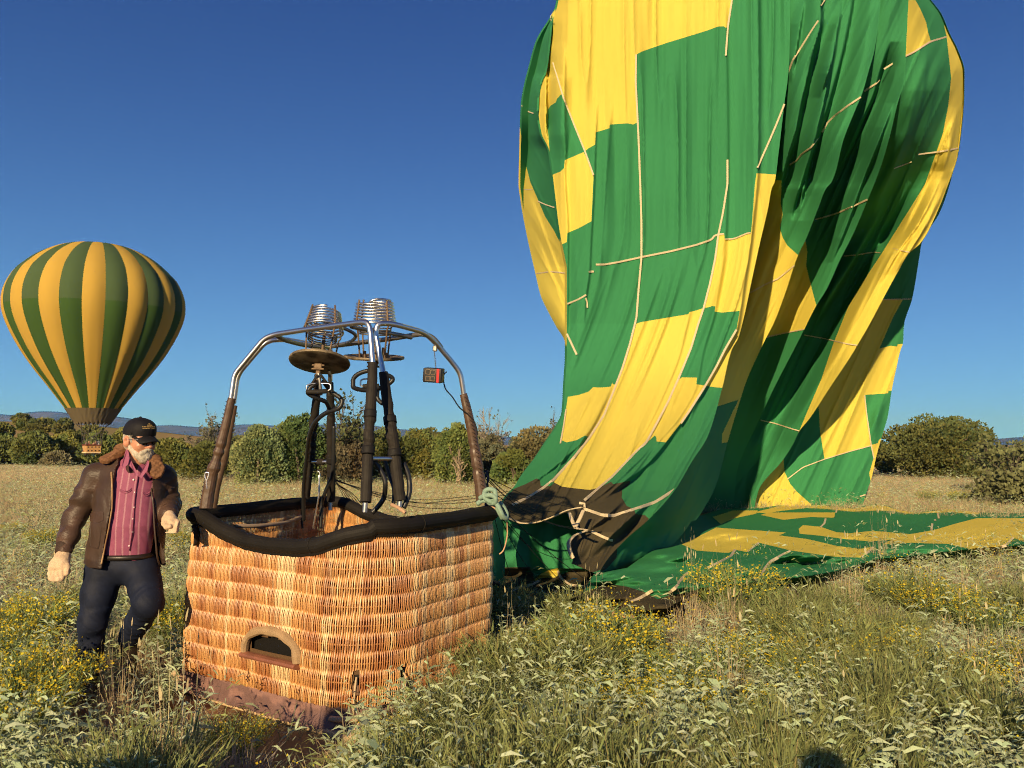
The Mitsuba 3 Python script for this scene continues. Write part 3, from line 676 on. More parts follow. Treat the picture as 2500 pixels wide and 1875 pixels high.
TAPES = [('front', '1553,133 1552,200 1555,260 1559,339 1563,445 1566,545 1566,629 1559,708 1554,775 1537,843 1521,895 1505,937 1475,1013 1440,1067 1402,1116 1353,1170 1323,1194 1290,1214 1250,1233', .045),
         ('front', '1788,-60 1787,0 1777,65 1772,136', .045), ('front', '1776,390 1776,450 1765,520 1754,572 1746,632 1733,694 1718,752 1705,790 1687,850 1657,923 1630,983 1603,1034 1578,1080 1548,1108 1494,1165 1426,1222', .045),
         ('front', '1350,152 1376,240 1400,300 1428,369 1449,428', .04), ('front', '1455,646 1475,646 1510,640 1570,627 1640,613 1700,598 1738,585 1742,577 1754,572 1768,571', .045),
         ('front', '1769,584 1792,583 1825,569 1833,568', .035), ('front', '1437,664 1450,663', .045), ('front', '1385,742 1410,732 1431,720', .04), ('front', '1430,727 1434,740 1434,752', .035), ('front', '1384,815 1408,866', .045),
         ('front', '1798,805 1771,851 1749,895 1722,942 1684,1002 1662,1034', .045), ('front', '1382,999 1376,1040 1368,1083', .03),
         ('front', '1849,410 1880,340 1897,300 1915,254', .045), ('second', '1924,178 1936,146 1955,117 1975,85 1998,50', .045), ('second', '2004,14 2016,-4', .04),
         ('second', '1928,402 1945,392 1958,375 1980,360 1997,338', .04), ('second', '2007,323 2020,300 2034,286 2070,258 2102,237', .045),
         ('third', '2110,223 2125,212 2136,207 2147,195', .045), ('fourth', '2158,169 2200,142 2230,128 2261,108 2273,101 2311,90', .045), ('third', '2013,530 2045,520 2075,507 2118,487', .045), ('third', '1990,536 2013,530', .035),
         ('fourth', '2241,377 2290,371 2340,362', .045), ('fourth', '2182,411 2200,405 2226,395', .03), ('fourth', '2060,625 2095,622 2128,616 2150,617', .035), ('fourth', '2180,607 2220,616', .03),
         ('second', '1829,716 1865,696 1900,680 1940,648', .035), ('third', '1872,823 1911,814 1963,804', .035), ('fourth', '1963,818 2010,826 2060,838 2093,843', .035), ('fourth', '1857,1026 1890,1033 1930,1046 1951,1052', .035),
         ('rear', '1922,1170 1960,1141 2013,1121 2075,1102 2127,1088', .035), ('rear', '2111,965 2116,1013 2127,1088 2134,1120', .04), ('rear', '2155,731 2226,730', .03), ('rear', '2099,1212 2113,1208', .04),
         ('front', '1414,1228 1426,1228 1428,1244', .04), ('front', '1427,1243 1470,1258 1500,1259 1550,1243 1600,1226 1647,1196', .05), ('front', '1444,1297 1470,1310 1495,1320', .04), ('second', '1400,1366 1430,1378 1462,1388', .04),
         ('bulge', '1273,257 1288,272 1303,277', .035), ('bulge', '1322,333 1326,338', .03), ('bulge', '1309,668 1345,663 1384,667', .035), ('bulge', '1313,491 1330,499 1354,507', .03), ('bulge', '1268,462 1300,463', .025), ('bulge', '1344,38 1346,52 1352,57', .03),
         ('sheet', '1843,1418 1860,1400 1880,1372 1912,1354 1930,1346', .045), ('sheet', '1633,1448 1655,1430 1662,1415 1680,1398', .04), ('sheet', '1540,1470 1560,1462 1594,1441', .04), ('sheet', '1728,1388 1760,1372 1785,1358 1795,1342', .05),
         ('sheet', '2003,1288 2012,1280 2016,1266', .05), ('sheet', '2041,1252 2044,1240', .05), ('sheet', '2274,1294 2276,1278', .05), ('sheet', '2284,1272 2282,1268', .05), ('sheet', '2292,1266 2289,1252', .05),
         ('sheet', '2104,1361 2125,1344 2132,1336', .04), ('sheet', '2402,1345 2456,1332 2475,1313', .05), ('sheet', '1716,1451 1740,1445 1775,1440', .05), ('sheet', '1825,1348 1840,1336 1853,1325', .04),
         ('mouth', '1247,1445 1262,1437 1300,1429 1320,1418', .05), ('mouth', '1362,1394 1370,1412 1390,1428 1440,1434', .04)]
FNS = {'sheet': sheet_depth, 'mouth': mouth_depth, **{s[0]: (lambda a, b, nm=s[0]: env_depth(nm, a, b)) for s in STRIPS}}
for st, s, w in TAPES:
    put(ENV, 'tape', ribbon(pts_of(s), FNS[st], w * 0.72, off=0.025), 'mat_cloth', smooth=False, color=CRM)
for s in ('1243,1265 1258,1272 1272,1277 1292,1278 1320,1273 1357,1259 1386,1246 1420,1239', '1390,1252 1399,1276 1405,1288', '1424,1246 1416,1264 1405,1288 1418,1292 1433,1294', '1433,1296 1405,1306 1396,1313 1388,1329 1399,1363'):
    c = curve([P(px, py, 8.75 - 0.1 * k) for k, (px, py) in enumerate(pts_of(s))], 20)
    put(ENV, 'rim_tape', tube(c, 0.022, 6, flat=0.35), 'mat_cloth', smooth=True, color=CRM)
# canvas tie-down straps lying at the front edge
for s in ('1375,1478 1383,1482 1390,1490 1398,1497 1402,1495', '1405,1485 1425,1487 1450,1495 1470,1500 1478,1490 1492,1487 1496,1500', '1496,1506 1515,1500 1530,1494 1548,1508', '1410,1486 1420,1480 1432,1474', '1500,1512 1520,1506 1560,1500'):
    c = curve([G(px, py, 0.16 + 0.02 * (k % 2)) for k, (px, py) in enumerate(pts_of(s))], 18)
    put(ENV, 'strap', tube(c, 0.03, 6, flat=0.3), 'mat_cloth', smooth=True, color=(0.60, 0.36, 0.20))

# ================================================================== the wicker basket in front, with its burner frame
BSK = thing('wicker_basket', 'large open wicker balloon basket with black padded rim in the foreground grass', 'balloon basket')
B_L, B_F, B_R = np.array([-2.235, 5.79]), np.array([-0.80, 4.745]), np.array([-0.135, 6.075])
B_B = B_L + B_R - B_F
BASE_Z = 0.0


def plan_curve(inset=0.0, rad=0.17, n_arc=14):
    """The basket's outline from above, L - F - R - B, with rounded corners; returns points, and which side each lies on (0 LF, 1 FR, 2 RB, 3 BL)."""
    c = [B_L, B_F, B_R, B_B]
    mid = sum(c) / 4
    c = [q + (mid - q) / np.linalg.norm(mid - q) * inset * 1.414 for q in c]
    pts = []
    for i in range(4):
        rad = (0.17, 0.50, 0.17, 0.17)[i]
        a, b, d = c[i - 1], c[i], c[(i + 1) % 4]
        u, w = (a - b) / np.linalg.norm(a - b), (d - b) / np.linalg.norm(d - b)
        for t in np.linspace(0, 1, n_arc):
            pts.append((1 - t) ** 2 * (b + u * rad) + 2 * t * (1 - t) * b + t * t * (b + w * rad))
    return np.array(pts + [pts[0]])


PLAN = plan_curve()
PS = np.r_[0, np.cumsum(np.linalg.norm(np.diff(PLAN, axis=0), axis=1))]
PER = PS[-1]
LEN = [np.linalg.norm(B_F - B_L), np.linalg.norm(B_R - B_F), np.linalg.norm(B_B - B_R), np.linalg.norm(B_L - B_B)]


def plan_at(s):
    s = np.mod(s, PER)
    return np.stack([np.interp(s, PS, PLAN[:, k]) for k in range(2)], -1)


def plan_nrm(s):
    a, b = plan_at(s - 0.02), plan_at(s + 0.02)
    t = b - a
    n = np.stack([t[..., 1], -t[..., 0]], -1)
    n = n / np.linalg.norm(n, axis=-1, keepdims=True)
    c = (B_L + B_R) / 2
    return n * np.sign(((plan_at(s) - c) * n).sum(-1, keepdims=True))


def side_t(p, a, b):
    return ((p - a) @ (b - a)) / ((b - a) @ (b - a))


def rim_top(s):
    """Height of the wicker's upper edge: two sides dip."""
    p = plan_at(s)
    dip = lambda t: np.interp(t, [0.03, .12, .24, .38, .50, .66, .76, .86, .96], [0, .012, .08, .128, .14, .134, .11, .045, 0.0])
    def dist(a, b):
        u = (b - a) / np.linalg.norm(b - a)
        return np.abs((p[..., 0] - a[0]) * u[1] - (p[..., 1] - a[1]) * u[0])
    d = np.where(dist(B_L, B_F) < 0.12, dip(side_t(p, B_L, B_F)), 0) + np.where(dist(B_B, B_R) < 0.12, dip(side_t(p, B_B, B_R)), 0)
    return 1.075 - d


def bk(p2, z):
    """Basket point: the whole basket leans a little to the right."""
    z = np.broadcast_to(np.asarray(z, float), p2[..., 0].shape)
    return np.stack([p2[..., 0] + 0.036 * z, p2[..., 1], BASE_Z + z], -1)


# canes: each runs up the wall and passes in front of and behind the rows of stakes in turn
PITCH_C = 0.0069
N_C = int(PER / PITCH_C)
BANDS = 1.0 / 9.5
HOLE_W, HOLE_Z = 0.235, (0.335, 0.475)
SS = np.linspace(0, PER, 6001)
near_s = lambda q: SS[np.argmin(np.linalg.norm(plan_at(SS) - np.asarray(q), axis=1))]
HOLE_S = near_s(B_L + (B_F - B_L) * 0.555)


def on_face(px, py):
    """Where the eye's ray through this pixel meets the near wall: (s, z)."""
    best = (9, 0, 0)
    for s in SS:
        p = plan_at(s)
        if p[1] > 6.15:
            continue
        q = P(px, py, p[1])
        e = abs(q[0] - (p[0] + 0.036 * q[2]))
        if e < best[0]:
            best = (e, s, q[2])
    return best[1], best[2]


SLOTS = [(on_face(869, 1664), .020, .060), (on_face(980, 1653), .024, .060), (on_face(1184, 1590), .015, .055)]


def cut_at(s, z):
    """Openings in the weave: the step hole and the rope slots."""
    ds = s - HOLE_S
    h = (np.abs(ds) < HOLE_W) & (z > HOLE_Z[0]) & (z < HOLE_Z[0] + (HOLE_Z[1] - HOLE_Z[0]) * np.sqrt(np.clip(1 - (ds / HOLE_W) ** 2, 0, 1)) ** 0.7 + 0.005)
    for (ss, zz), a, b in SLOTS:
        h |= (np.abs(s - ss) < a) & (np.abs(z - zz) < b)
    return h


def canes(sel, sides, sub):
    vs, fs, cs, n = [], [], [], 0
    for i in sel:
        s = (i + 0.35 * RNG.random()) * PITCH_C
        z0, z1 = 0.095 + 0.01 * RNG.random(), float(rim_top(s)) + 0.03
        k = int((z1 - z0) / BANDS * sub) + 2
        z = np.linspace(z0, z1, k)
        wob = 0.035 * math.sin(s * 5.1) + 0.025 * math.sin(s * 13.0)
        ph = (z - 0.10) / BANDS + wob
        off = 0.0092 * np.sin(np.pi * ph) * (1 if i % 2 else -1)
        off = np.where(off > 0, off ** 0.75 * 0.0092 ** 0.25, off)
        belly = 0.018 * np.sin(np.pi * np.clip(z / 1.1, 0, 1))
        ss = s + 0.0012 * np.sin(np.pi * ph + i)
        p2 = plan_at(ss) + plan_nrm(np.full(k, s)) * (off + belly)[:, None]
        p = bk(p2, z)
        r = 0.0043 * (0.9 + 0.25 * RNG.random())
        keep = ~cut_at(ss, z)
        a = 0.0
        t = meshkit.fbm(np.array([s * 1.6, 0.3, 0.1]), 3, seed=2)
        band = meshkit.noise(np.stack([np.full(k, s * 13.0), np.floor(ph) * 1.7, z * 0], -1), 31)
        red = np.clip((band - 0.50) * 3.2, 0, 1) * 0.72
        base = np.array([0.57, 0.295, 0.105]) * (0.90 + 0.2 * RNG.random())
        if meshkit.noise(np.array([s * 24.0, 0.5, 7.0]), 17) > .66 or RNG.random() < .06: base = np.array([0.67, 0.47, 0.24])
        col = base[None] * (1 - red[:, None]) + np.array([0.30, 0.088, 0.027])[None] * red[:, None]
        # runs of kept points
        edge = np.flatnonzero(np.diff(np.r_[0, keep.astype(int), 0]))
        for e0, e1 in zip(edge[::2], edge[1::2]):
            if e1 - e0 < 2: continue
            v, f = tube(p[e0:e1], r, sides, caps=False)
            vs.append(v); fs.append(f + n); cs.append(np.repeat(col[e0:e1], sides, 0)); n += len(v)
    return np.vstack(vs), np.vstack(fs), np.vstack(cs)


idx = np.arange(N_C)
pm = plan_at(idx * PITCH_C)
face = np.argmin(np.stack([np.abs(np.cross(b - a, pm - a)) / np.linalg.norm(b - a) for a, b in ((B_L, B_F), (B_F, B_R), (B_R, B_B), (B_B, B_L))]), 0)
for k, (sides, sub) in enumerate([(5, 5), (5, 5), (4, 3), (4, 3)]):
    v, f, c = canes(idx[face == k], sides, sub)
    put(BSK, 'wicker_panel', (v, f), 'mat_satin', color=c, kind='stuff')
# horizontal stakes in the weave, and the dark liner behind it
for zz in np.arange(0.10 + BANDS / 2, 1.08, BANDS):
    s = np.linspace(0, PER, 220)
    ok = (rim_top(s) > zz - 0.02) & ~cut_at(s, np.full_like(s, zz))
    edge = np.flatnonzero(np.diff(np.r_[0, ok.astype(int), 0]))
    ms = [tube(bk(plan_at(s[a:b]) + plan_nrm(s[a:b]) * 0.018 * math.sin(math.pi * zz / 1.1), zz), 0.0065, 5) for a, b in zip(edge[::2], edge[1::2]) if b - a > 2]
    put(BSK, 'stake', cat(ms), 'mat_satin', smooth=True, color=(0.34, 0.17, 0.06))
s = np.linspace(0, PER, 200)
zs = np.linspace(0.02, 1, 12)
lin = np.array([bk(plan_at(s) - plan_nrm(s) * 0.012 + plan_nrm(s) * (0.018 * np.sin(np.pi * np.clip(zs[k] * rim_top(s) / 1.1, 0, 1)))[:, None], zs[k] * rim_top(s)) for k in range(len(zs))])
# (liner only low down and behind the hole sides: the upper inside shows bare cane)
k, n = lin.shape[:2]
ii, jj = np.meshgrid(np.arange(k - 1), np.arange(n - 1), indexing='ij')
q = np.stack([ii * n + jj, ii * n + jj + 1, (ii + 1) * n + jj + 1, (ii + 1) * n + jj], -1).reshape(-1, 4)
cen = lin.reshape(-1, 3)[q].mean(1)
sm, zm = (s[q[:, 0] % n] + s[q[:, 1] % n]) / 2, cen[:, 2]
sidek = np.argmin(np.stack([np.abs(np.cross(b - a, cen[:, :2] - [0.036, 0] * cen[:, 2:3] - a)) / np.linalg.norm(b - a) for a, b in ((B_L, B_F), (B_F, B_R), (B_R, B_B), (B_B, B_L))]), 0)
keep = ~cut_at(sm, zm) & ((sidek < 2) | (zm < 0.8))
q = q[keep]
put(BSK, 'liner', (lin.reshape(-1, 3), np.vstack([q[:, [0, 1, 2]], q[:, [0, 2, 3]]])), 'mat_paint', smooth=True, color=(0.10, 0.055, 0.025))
# wooden floor and runners
fl = plan_curve(inset=0.02)[:-1]
m = trimesh.creation.extrude_polygon(sg.Polygon(fl), 0.03, engine='earcut')
v = np.array(m.vertices); v[:, 2] += 0.05
put(BSK, 'floor', (v, np.array(m.faces)), 'mat_paint', color=(0.16, 0.10, 0.05))
for a, b in ((B_L, B_F), (B_B, B_R)):
    d = (b - a) / np.linalg.norm(b - a)
    R = np.stack([np.r_[d, 0], np.r_[-d[1], d[0], 0], [0, 0, 1]], 1)
    m0 = (a + b) / 2
    put(BSK, 'runner', box((np.linalg.norm(b - a) * 0.94, 0.07, 0.05), (m0[0], m0[1], -0.015), R, 0.008), 'mat_paint', color=(0.50, 0.36, 0.21))

# leather scuff skirt at the foot
s = np.linspace(0, PER, 420)
rows, cols = [], []
for j, t in enumerate(np.linspace(0, 1, 9)):
    z = 0.125 * (1 - t) + 0.004 * t
    flare = 0.012 + 0.035 * t ** 1.5
    p = plan_at(s)
    rip = 0.006 * meshkit.noise(np.stack([s * 22, s * 0 + t * 3, s * 0], -1), 6) + 0.012 * meshkit.noise(np.stack([s * 5, s * 0 + t * 2, s * 0], -1), 7)
    jag = (0.012 * (meshkit.noise(np.stack([s * 60, s * 0, s * 0], -1), 8) - 0.5) if t in (0, 1) else 0)
    rows.append(bk(p + plan_nrm(s) * (flare + rip)[:, None], z + jag))
    w = meshkit.fbm(np.stack([s * 6, s * 0 + t * 2, s * 0], -1), 3, seed=5)
    cols.append(np.array([0.155, 0.09, 0.082])[None] * (0.6 + 0.8 * w[:, None]) + np.array([.06, .03, .02]) * (w[:, None] > 0.6))
v = np.array(rows); k, n = v.shape[:2]
ii, jj = np.meshgrid(np.arange(k - 1), np.arange(n - 1), indexing='ij')
q = np.stack([ii * n + jj, ii * n + jj + 1, (ii + 1) * n + jj + 1, (ii + 1) * n + jj], -1).reshape(-1, 4)
put(BSK, 'scuff_leather', (v.reshape(-1, 3), np.vstack([q[:, [0, 1, 2]], q[:, [0, 2, 3]]])), 'mat_satin', smooth=True, color=np.vstack(cols))

# padded rim of black suede
s = np.linspace(0, PER, 260)[:-1]
c = bk(plan_at(s) + plan_nrm(s) * 0.012, rim_top(s) + 0.055)
c[:, 2] += 0.006 * (meshkit.noise(np.stack([s * 4, s * 0, s * 0], -1), 9) - 0.5)
bulge = 0.047 * (1 + 0.10 * (meshkit.noise(np.stack([s * 3.5, s * 0, s * 0], -1), 10) - 0.5))
SUE = (0.0095, 0.0080, 0.0066)
v, f = tube(c, bulge, 16, closed=True)
w = meshkit.fbm(v * 9, 3, seed=2)
put(BSK, 'padded_rim', (v, f), 'mat_paint', color=np.array(SUE)[None] * (0.6 + 1.1 * w[:, None]))
rows = []
for t, o in ((0, .036), (0.5, .03), (1.0, .024)):
    z = rim_top(s) + 0.03 - t * 0.032 + 0.0015 * np.sin(s * 70) * (t == 1)
    rows.append(bk(plan_at(s) + plan_nrm(s) * o, z))
v = np.array(rows); k, n = v.shape[:2]
ii, jj = np.meshgrid(np.arange(k - 1), np.arange(n), indexing='ij')
q = np.stack([ii * n + jj, ii * n + (jj + 1) % n, (ii + 1) * n + (jj + 1) % n, (ii + 1) * n + jj], -1).reshape(-1, 4)
put(BSK, 'rim_flap', (v.reshape(-1, 3), np.vstack([q[:, [0, 1, 2]], q[:, [0, 2, 3]]])), 'mat_paint', smooth=True, color=np.array(SUE) * 1.1)
for sx in (0.33, 1.42, 3.02, 2.1):                                 # seams round the padding
    ring = np.argmin(np.abs(s - sx))
    t, a, b = frames(c, True)
    an = np.linspace(0, 2 * np.pi, 25)[:-1]
    put(BSK, 'rim_seam', tube(c[ring] + 0.0490 * (np.cos(an)[:, None] * a[ring] + np.sin(an)[:, None] * b[ring]), 0.0022, 5, closed=True), 'mat_paint', smooth=True, color=np.array(SUE) * 1.8)

# the step hole with its padded leather arch and its worn leather sill
ths = np.linspace(0, np.pi, 22)
def wall_pt(s_, z_, o=0.0):
    s_, z_ = np.broadcast_arrays(np.asarray(s_, float), np.asarray(z_, float))
    return bk(plan_at(s_) + plan_nrm(s_) * (o + 0.018 * np.sin(np.pi * np.clip(z_ / 1.1, 0, 1)))[..., None], z_)
arch = wall_pt(HOLE_S - (HOLE_W + .012) * np.cos(ths), HOLE_Z[0] + (HOLE_Z[1] - HOLE_Z[0] + .012) * np.sin(ths) ** 0.7, 0.012)
v, f = tube(arch, 0.031 + 0.004 * np.sin(ths * 9), 10, flat=0.75)
w = meshkit.fbm(v * 14, 3, seed=8)
put(BSK, 'step_hole_pad', (v, f), 'mat_paint', color=np.array([0.30, 0.20, 0.11])[None] * (0.6 + 0.8 * w[:, None]))
sill = wall_pt(np.linspace(HOLE_S - HOLE_W - .02, HOLE_S + HOLE_W + .02, 14), HOLE_Z[0] - 0.018, 0.016)
v, f = tube(sill, 0.036, 10, flat=0.55)
w = meshkit.fbm(v * 12, 3, seed=8)
put(BSK, 'step_sill', (v, f), 'mat_satin', color=np.array([0.22, 0.085, 0.05])[None] * (0.6 + 0.8 * w[:, None]))
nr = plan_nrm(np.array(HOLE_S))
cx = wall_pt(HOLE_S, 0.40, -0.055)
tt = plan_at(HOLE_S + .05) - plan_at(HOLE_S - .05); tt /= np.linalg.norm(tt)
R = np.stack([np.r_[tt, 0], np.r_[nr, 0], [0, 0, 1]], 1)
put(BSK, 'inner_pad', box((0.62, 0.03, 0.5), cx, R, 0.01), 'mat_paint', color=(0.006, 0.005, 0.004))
# rope slots: dark sockets with a leather tab and a rope end
for (ss, zz), a, b in SLOTS:
    nr = plan_nrm(np.array(ss)); tt = plan_at(ss + .03) - plan_at(ss - .03); tt /= np.linalg.norm(tt)
    R = np.stack([np.r_[tt, 0], np.r_[nr, 0], [0, 0, 1]], 1)
    put(BSK, 'rope_socket', box((2 * a, 0.02, 2 * b), wall_pt(ss, zz, -0.03), R), 'mat_paint', color=(0.012, 0.010, 0.009))
    put(BSK, 'leather_tab', box((2 * a * 0.95, 0.022, 0.062), wall_pt(ss + .004, zz - b * 0.72, 0.008), R, 0.009), 'mat_satin', smooth=40, color=(0.21, 0.12, 0.075))
    put(BSK, 'rope_end', tube(curve([wall_pt(ss + .003, zz + .025, 0.0), wall_pt(ss + .002, zz + .005, .02), wall_pt(ss, zz - .04, .026), wall_pt(ss - .003, max(0.06, zz - .14), .03), wall_pt(ss + .002, max(0.03, zz - .22), .035)], 16), 0.0065, 6), 'mat_paint', smooth=True, color=(0.50, 0.37, 0.22))
c = curve([G(940, 1764, .05), G(956, 1757, .06), G(975, 1750, .05), G(991, 1738, .05)], 12)
put(BSK, 'rope_handle', tube(c, 0.019, 8), 'mat_paint', smooth=True, color=(0.46, 0.33, 0.20))
c = curve([wall_pt(on_face(838, 1744)[0] - .05, .07, .05), wall_pt(on_face(838, 1744)[0], .075, .065), wall_pt(on_face(862, 1744)[0] + .03, .07, .05)], 12)
put(BSK, 'rope_handle', tube(c, 0.017, 8), 'mat_paint', smooth=True, color=(0.46, 0.33, 0.20))
c = curve([G(433, 1640, .18), G(424, 1648, .16), G(430, 1655, .14), G(445, 1658, .14)], 12)
put(BSK, 'rope_handle', tube(c, 0.02, 8), 'mat_paint', smooth=True, color=(0.42, 0.31, 0.19))
# rope along the inside wall, black strap at the left corner
c = curve([P(575, 1284, 6.0), P(640, 1283, 6.2), P(690, 1277, 6.45), P(735, 1260, 6.75)], 16)
put(BSK, 'inner_rope', tube(c, 0.014, 8), 'mat_paint', smooth=True, color=(0.33, 0.24, 0.16))
c = curve([P(474, 1283, 5.66), P(481, 1305, 5.65), P(479, 1330, 5.66)], 10)
put(BSK, 'corner_strap', tube(c, 0.028, 8, flat=0.4), 'mat_paint', smooth=True, color=(0.018, 0.014, 0.011))

# ------------------------------------------------------------------ burner frame: four hoops of steel tube, padded legs
scene['mat_steel'] = {'type': 'principled', 'base_color': {'type': 'rgb', 'value': [0.80, 0.79, 0.77]}, 'metallic': 1.0, 'roughness': 0.34}
scene['mat_dull_steel'] = {'type': 'principled', 'base_color': proc(lambda p, n, uv: mix((0.20, 0.19, 0.175), (0.38, 0.36, 0.33), fbm(p.x * 30, p.y * 30, p.z * 30, 3))), 'metallic': 0.85, 'roughness': 0.42}
scene['mat_scorched'] = {'type': 'twosided', 'bsdf': {'type': 'principled', 'base_color': proc(lambda p, n, uv: mix((0.06, 0.043, 0.025), (0.27, 0.21, 0.13), smoothstep(0.3, 0.7, fbm(p.x * 16, p.y * 16, p.z * 16, 4)))), 'metallic': 0.3, 'roughness': 0.55}}
scene['mat_rusty'] = {'type': 'principled', 'base_color': proc(lambda p, n, uv: mix((0.10, 0.06, 0.035), (0.22, 0.15, 0.09), fbm(p.x * 40, p.y * 40, p.z * 40, 3))), 'metallic': 0.4, 'roughness': 0.6}
FRM = BSK                                                          # the frame is fixed to the basket and moves with it


def px3(pts):
    return [P(a, b, d) for a, b, d in pts]


HOOPS = [  # (metal run, where it is polished, first leg sleeve, second leg sleeve)
    ([(562, 985, 5.74), (571, 921, 5.74), (577, 908, 5.74), (645, 826, 5.72), (673, 816, 5.70), (745, 805, 5.58), (879, 787, 5.30), (899, 787, 5.26), (904, 810, 5.25), (910, 892, 5.22)],),
    ([(937, 916, 5.36), (926, 863, 5.40), (917, 812, 5.42), (921, 791, 5.42), (945, 789, 5.46), (973, 794, 5.50), (1035, 811, 5.72), (1064, 837, 5.84), (1107, 888, 5.92), (1124, 911, 5.94), (1133, 966, 5.96)],),
    ([(570, 985, 5.86), (579, 922, 5.86), (588, 905, 5.86), (650, 832, 5.86), (690, 828, 5.92), (765, 841, 6.20), (800, 846, 6.38), (809, 857, 6.42), (806, 930, 6.46)],),
    ([(1078, 850, 5.95), (1056, 822, 5.95), (1030, 815, 5.97), (955, 827, 6.12), (803, 846, 6.45), (788, 850, 6.50), (783, 866, 6.52), (776, 925, 6.54)],)]
for (run,) in HOOPS:
    c = resample(rounded(px3(run), 0.07), 90)
    put(FRM, 'hoop_tube', tube(c, 0.0175, 12), 'mat_steel' if run[0][0] != 1078 else 'mat_dull_steel', smooth=True)
put(FRM, 'cross_tube', tube(curve(px3([(740, 804, 5.62), (800, 793, 5.75), (835, 800, 6.0), (868, 818, 6.1), (862, 830, 6.2), (820, 842, 6.36)]), 40), 0.013, 10), 'mat_dull_steel', smooth=True)
put(FRM, 'cross_tube', tube(curve(px3([(858, 797, 5.4), (900, 806, 5.6), (960, 815, 5.8), (1004, 824, 5.95)]), 30), 0.015, 10), 'mat_dull_steel', smooth=True)
put(FRM, 'cross_tube', tube(curve(px3([(672, 817, 5.72), (700, 832, 5.85), (735, 841, 6.05), (790, 848, 6.3)]), 30), 0.015, 10), 'mat_dull_steel', smooth=True)


def sleeve(parent, pts, radii, col, crump, seed):
    """A leather sleeve laced round a leg: crumpled where it is slack."""
    c = curve(px3(pts), 110)
    t = np.linspace(0, 1, 110)
    r = np.interp(t, np.linspace(0, 1, len(radii)), radii)
    v, f = tube(c, r, 16)
    tv = np.r_[np.repeat(t, 16), 0, 1]
    a, b = crump
    fold = np.clip(1 - np.abs((tv - (a + b) / 2) / ((b - a) / 2)), 0, 1) ** 0.5
    q = np.stack([v[:, 0] * 5, v[:, 1] * 5, v[:, 2] * 34 + 9 * v[:, 0]], -1)
    d = v - np.r_[np.repeat(c, 16, 0), c[:1], c[-1:]]
    v = v + d * (fold * (0.60 if col[0] > .05 else 0.85) * (meshkit.noise(q, seed) - 0.5) + 0.14 * (meshkit.fbm(v * 22, 2, seed=seed) - 0.5))[:, None]
    w = meshkit.fbm(v * 16, 3, seed=seed + 1)
    return put(parent, 'leg_sleeve', (v, f), 'mat_satin' if col[0] > .05 else 'mat_paint', color=np.asarray(col)[None] * (0.65 + 0.7 * w[:, None])), c, r


BROWN_L, BLACK_L = (0.085, 0.050, 0.031), (0.021, 0.0175, 0.014)
LEGS = [([(566, 972, 5.74), (548, 1050, 5.74), (531, 1115, 5.74), (516, 1165, 5.74), (503, 1242, 5.72)], (.026, .030, .034, .040, .044), BROWN_L, (.35, .75)),
        ([(573, 990, 5.88), (560, 1060, 5.90), (545, 1130, 5.92), (531, 1180, 5.92), (522, 1240, 5.92)], (.018, .020, .026, .026, .022), BROWN_L, (.4, .75)),
        ([(1131, 962, 5.96), (1147, 1030, 5.97), (1158, 1090, 5.98), (1166, 1140, 5.98), (1178, 1225, 5.98)], (.026, .034, .036, .040, .044), BROWN_L, (.45, .75)),
        ([(910, 888, 5.22), (907, 960, 5.16), (902, 1040, 5.10), (898, 1120, 5.06), (893, 1226, 5.0)], (.029, .033, .034, .033, .034), BLACK_L, (.35, .75)),
        ([(936, 908, 5.36), (946, 985, 5.34), (957, 1060, 5.28), (966, 1130, 5.25), (977, 1222, 5.22)], (.029, .034, .036, .036, .036), BLACK_L, (.25, .65)),
        ([(776, 915, 6.54), (772, 975, 6.62), (765, 1040, 6.72), (757, 1120, 6.80), (746, 1228, 6.9)], (.026, .032, .034, .032, .030), BLACK_L, (.35, .65)),
        ([(805, 935, 6.46), (807, 1000, 6.56), (808, 1080, 6.66), (809, 1150, 6.74), (808, 1222, 6.84)], (.028, .032, .033, .033, .033), BLACK_L, (.1, .3))]
for k, (pts, radii, col, cr) in enumerate(LEGS):
    leg, c, r = sleeve(FRM, pts, radii, col, cr, 20 + 3 * k)
    t, a, b = frames(c)
    if col is BROWN_L:                                             # lacing down the sunny side
        ms = []
        for i in range(4, 106, 4):
            o = c[i] + (a[i] * 0 - np.array([0.55, 0.80, 0.05]) * 0)
            side = np.array([-0.75, -0.66, 0.0]) if k < 2 else np.array([0.35, -0.93, 0.0])
            ms.append(tube([c[i] + side * (r[i] + .002) + np.array([-.008, 0, .006]), c[i] + side * (r[i] + .004), c[i] + side * (r[i] + .002) + np.array([.012, 0, -.006])], 0.0026, 4))
        put(leg, 'lacing', cat(ms), 'mat_paint', smooth=True, color=(0.025, 0.018, 0.014))
    else:                                                          # black straps round the padding
        for u in ((0.36, 0.62) if k in (3, 4) else (0.62,)):
            i = int(u * 109)
            put(leg, 'strap', tube(c[i:i + 7], r[i] + 0.006, 16), 'mat_paint', smooth=40, color=(0.012, 0.011, 0.011))
    if k >= 3:
        put(leg, 'end_fitting', tube(px3([(pts[-1][0] - 1, pts[-1][1] + 1, pts[-1][2]), (pts[-1][0] - 2, pts[-1][1] + 24, pts[-1][2])]), 0.016, 10), 'mat_steel', smooth=40)
put(FRM, 'tie_bar', tube(px3([(908, 1120, 5.08), (962, 1119, 5.25)]), 0.013, 10), 'mat_steel', smooth=40)
put(FRM, 'tie_bar', tube(px3([(752, 1128, 6.8), (806, 1127, 6.72)]), 0.013, 10), 'mat_steel', smooth=40)
put(FRM, 'tie_bar_pad', tube(px3([(772, 1128, 6.79), (790, 1127, 6.75)]), 0.026, 10), 'mat_paint', smooth=40, color=BLACK_L)
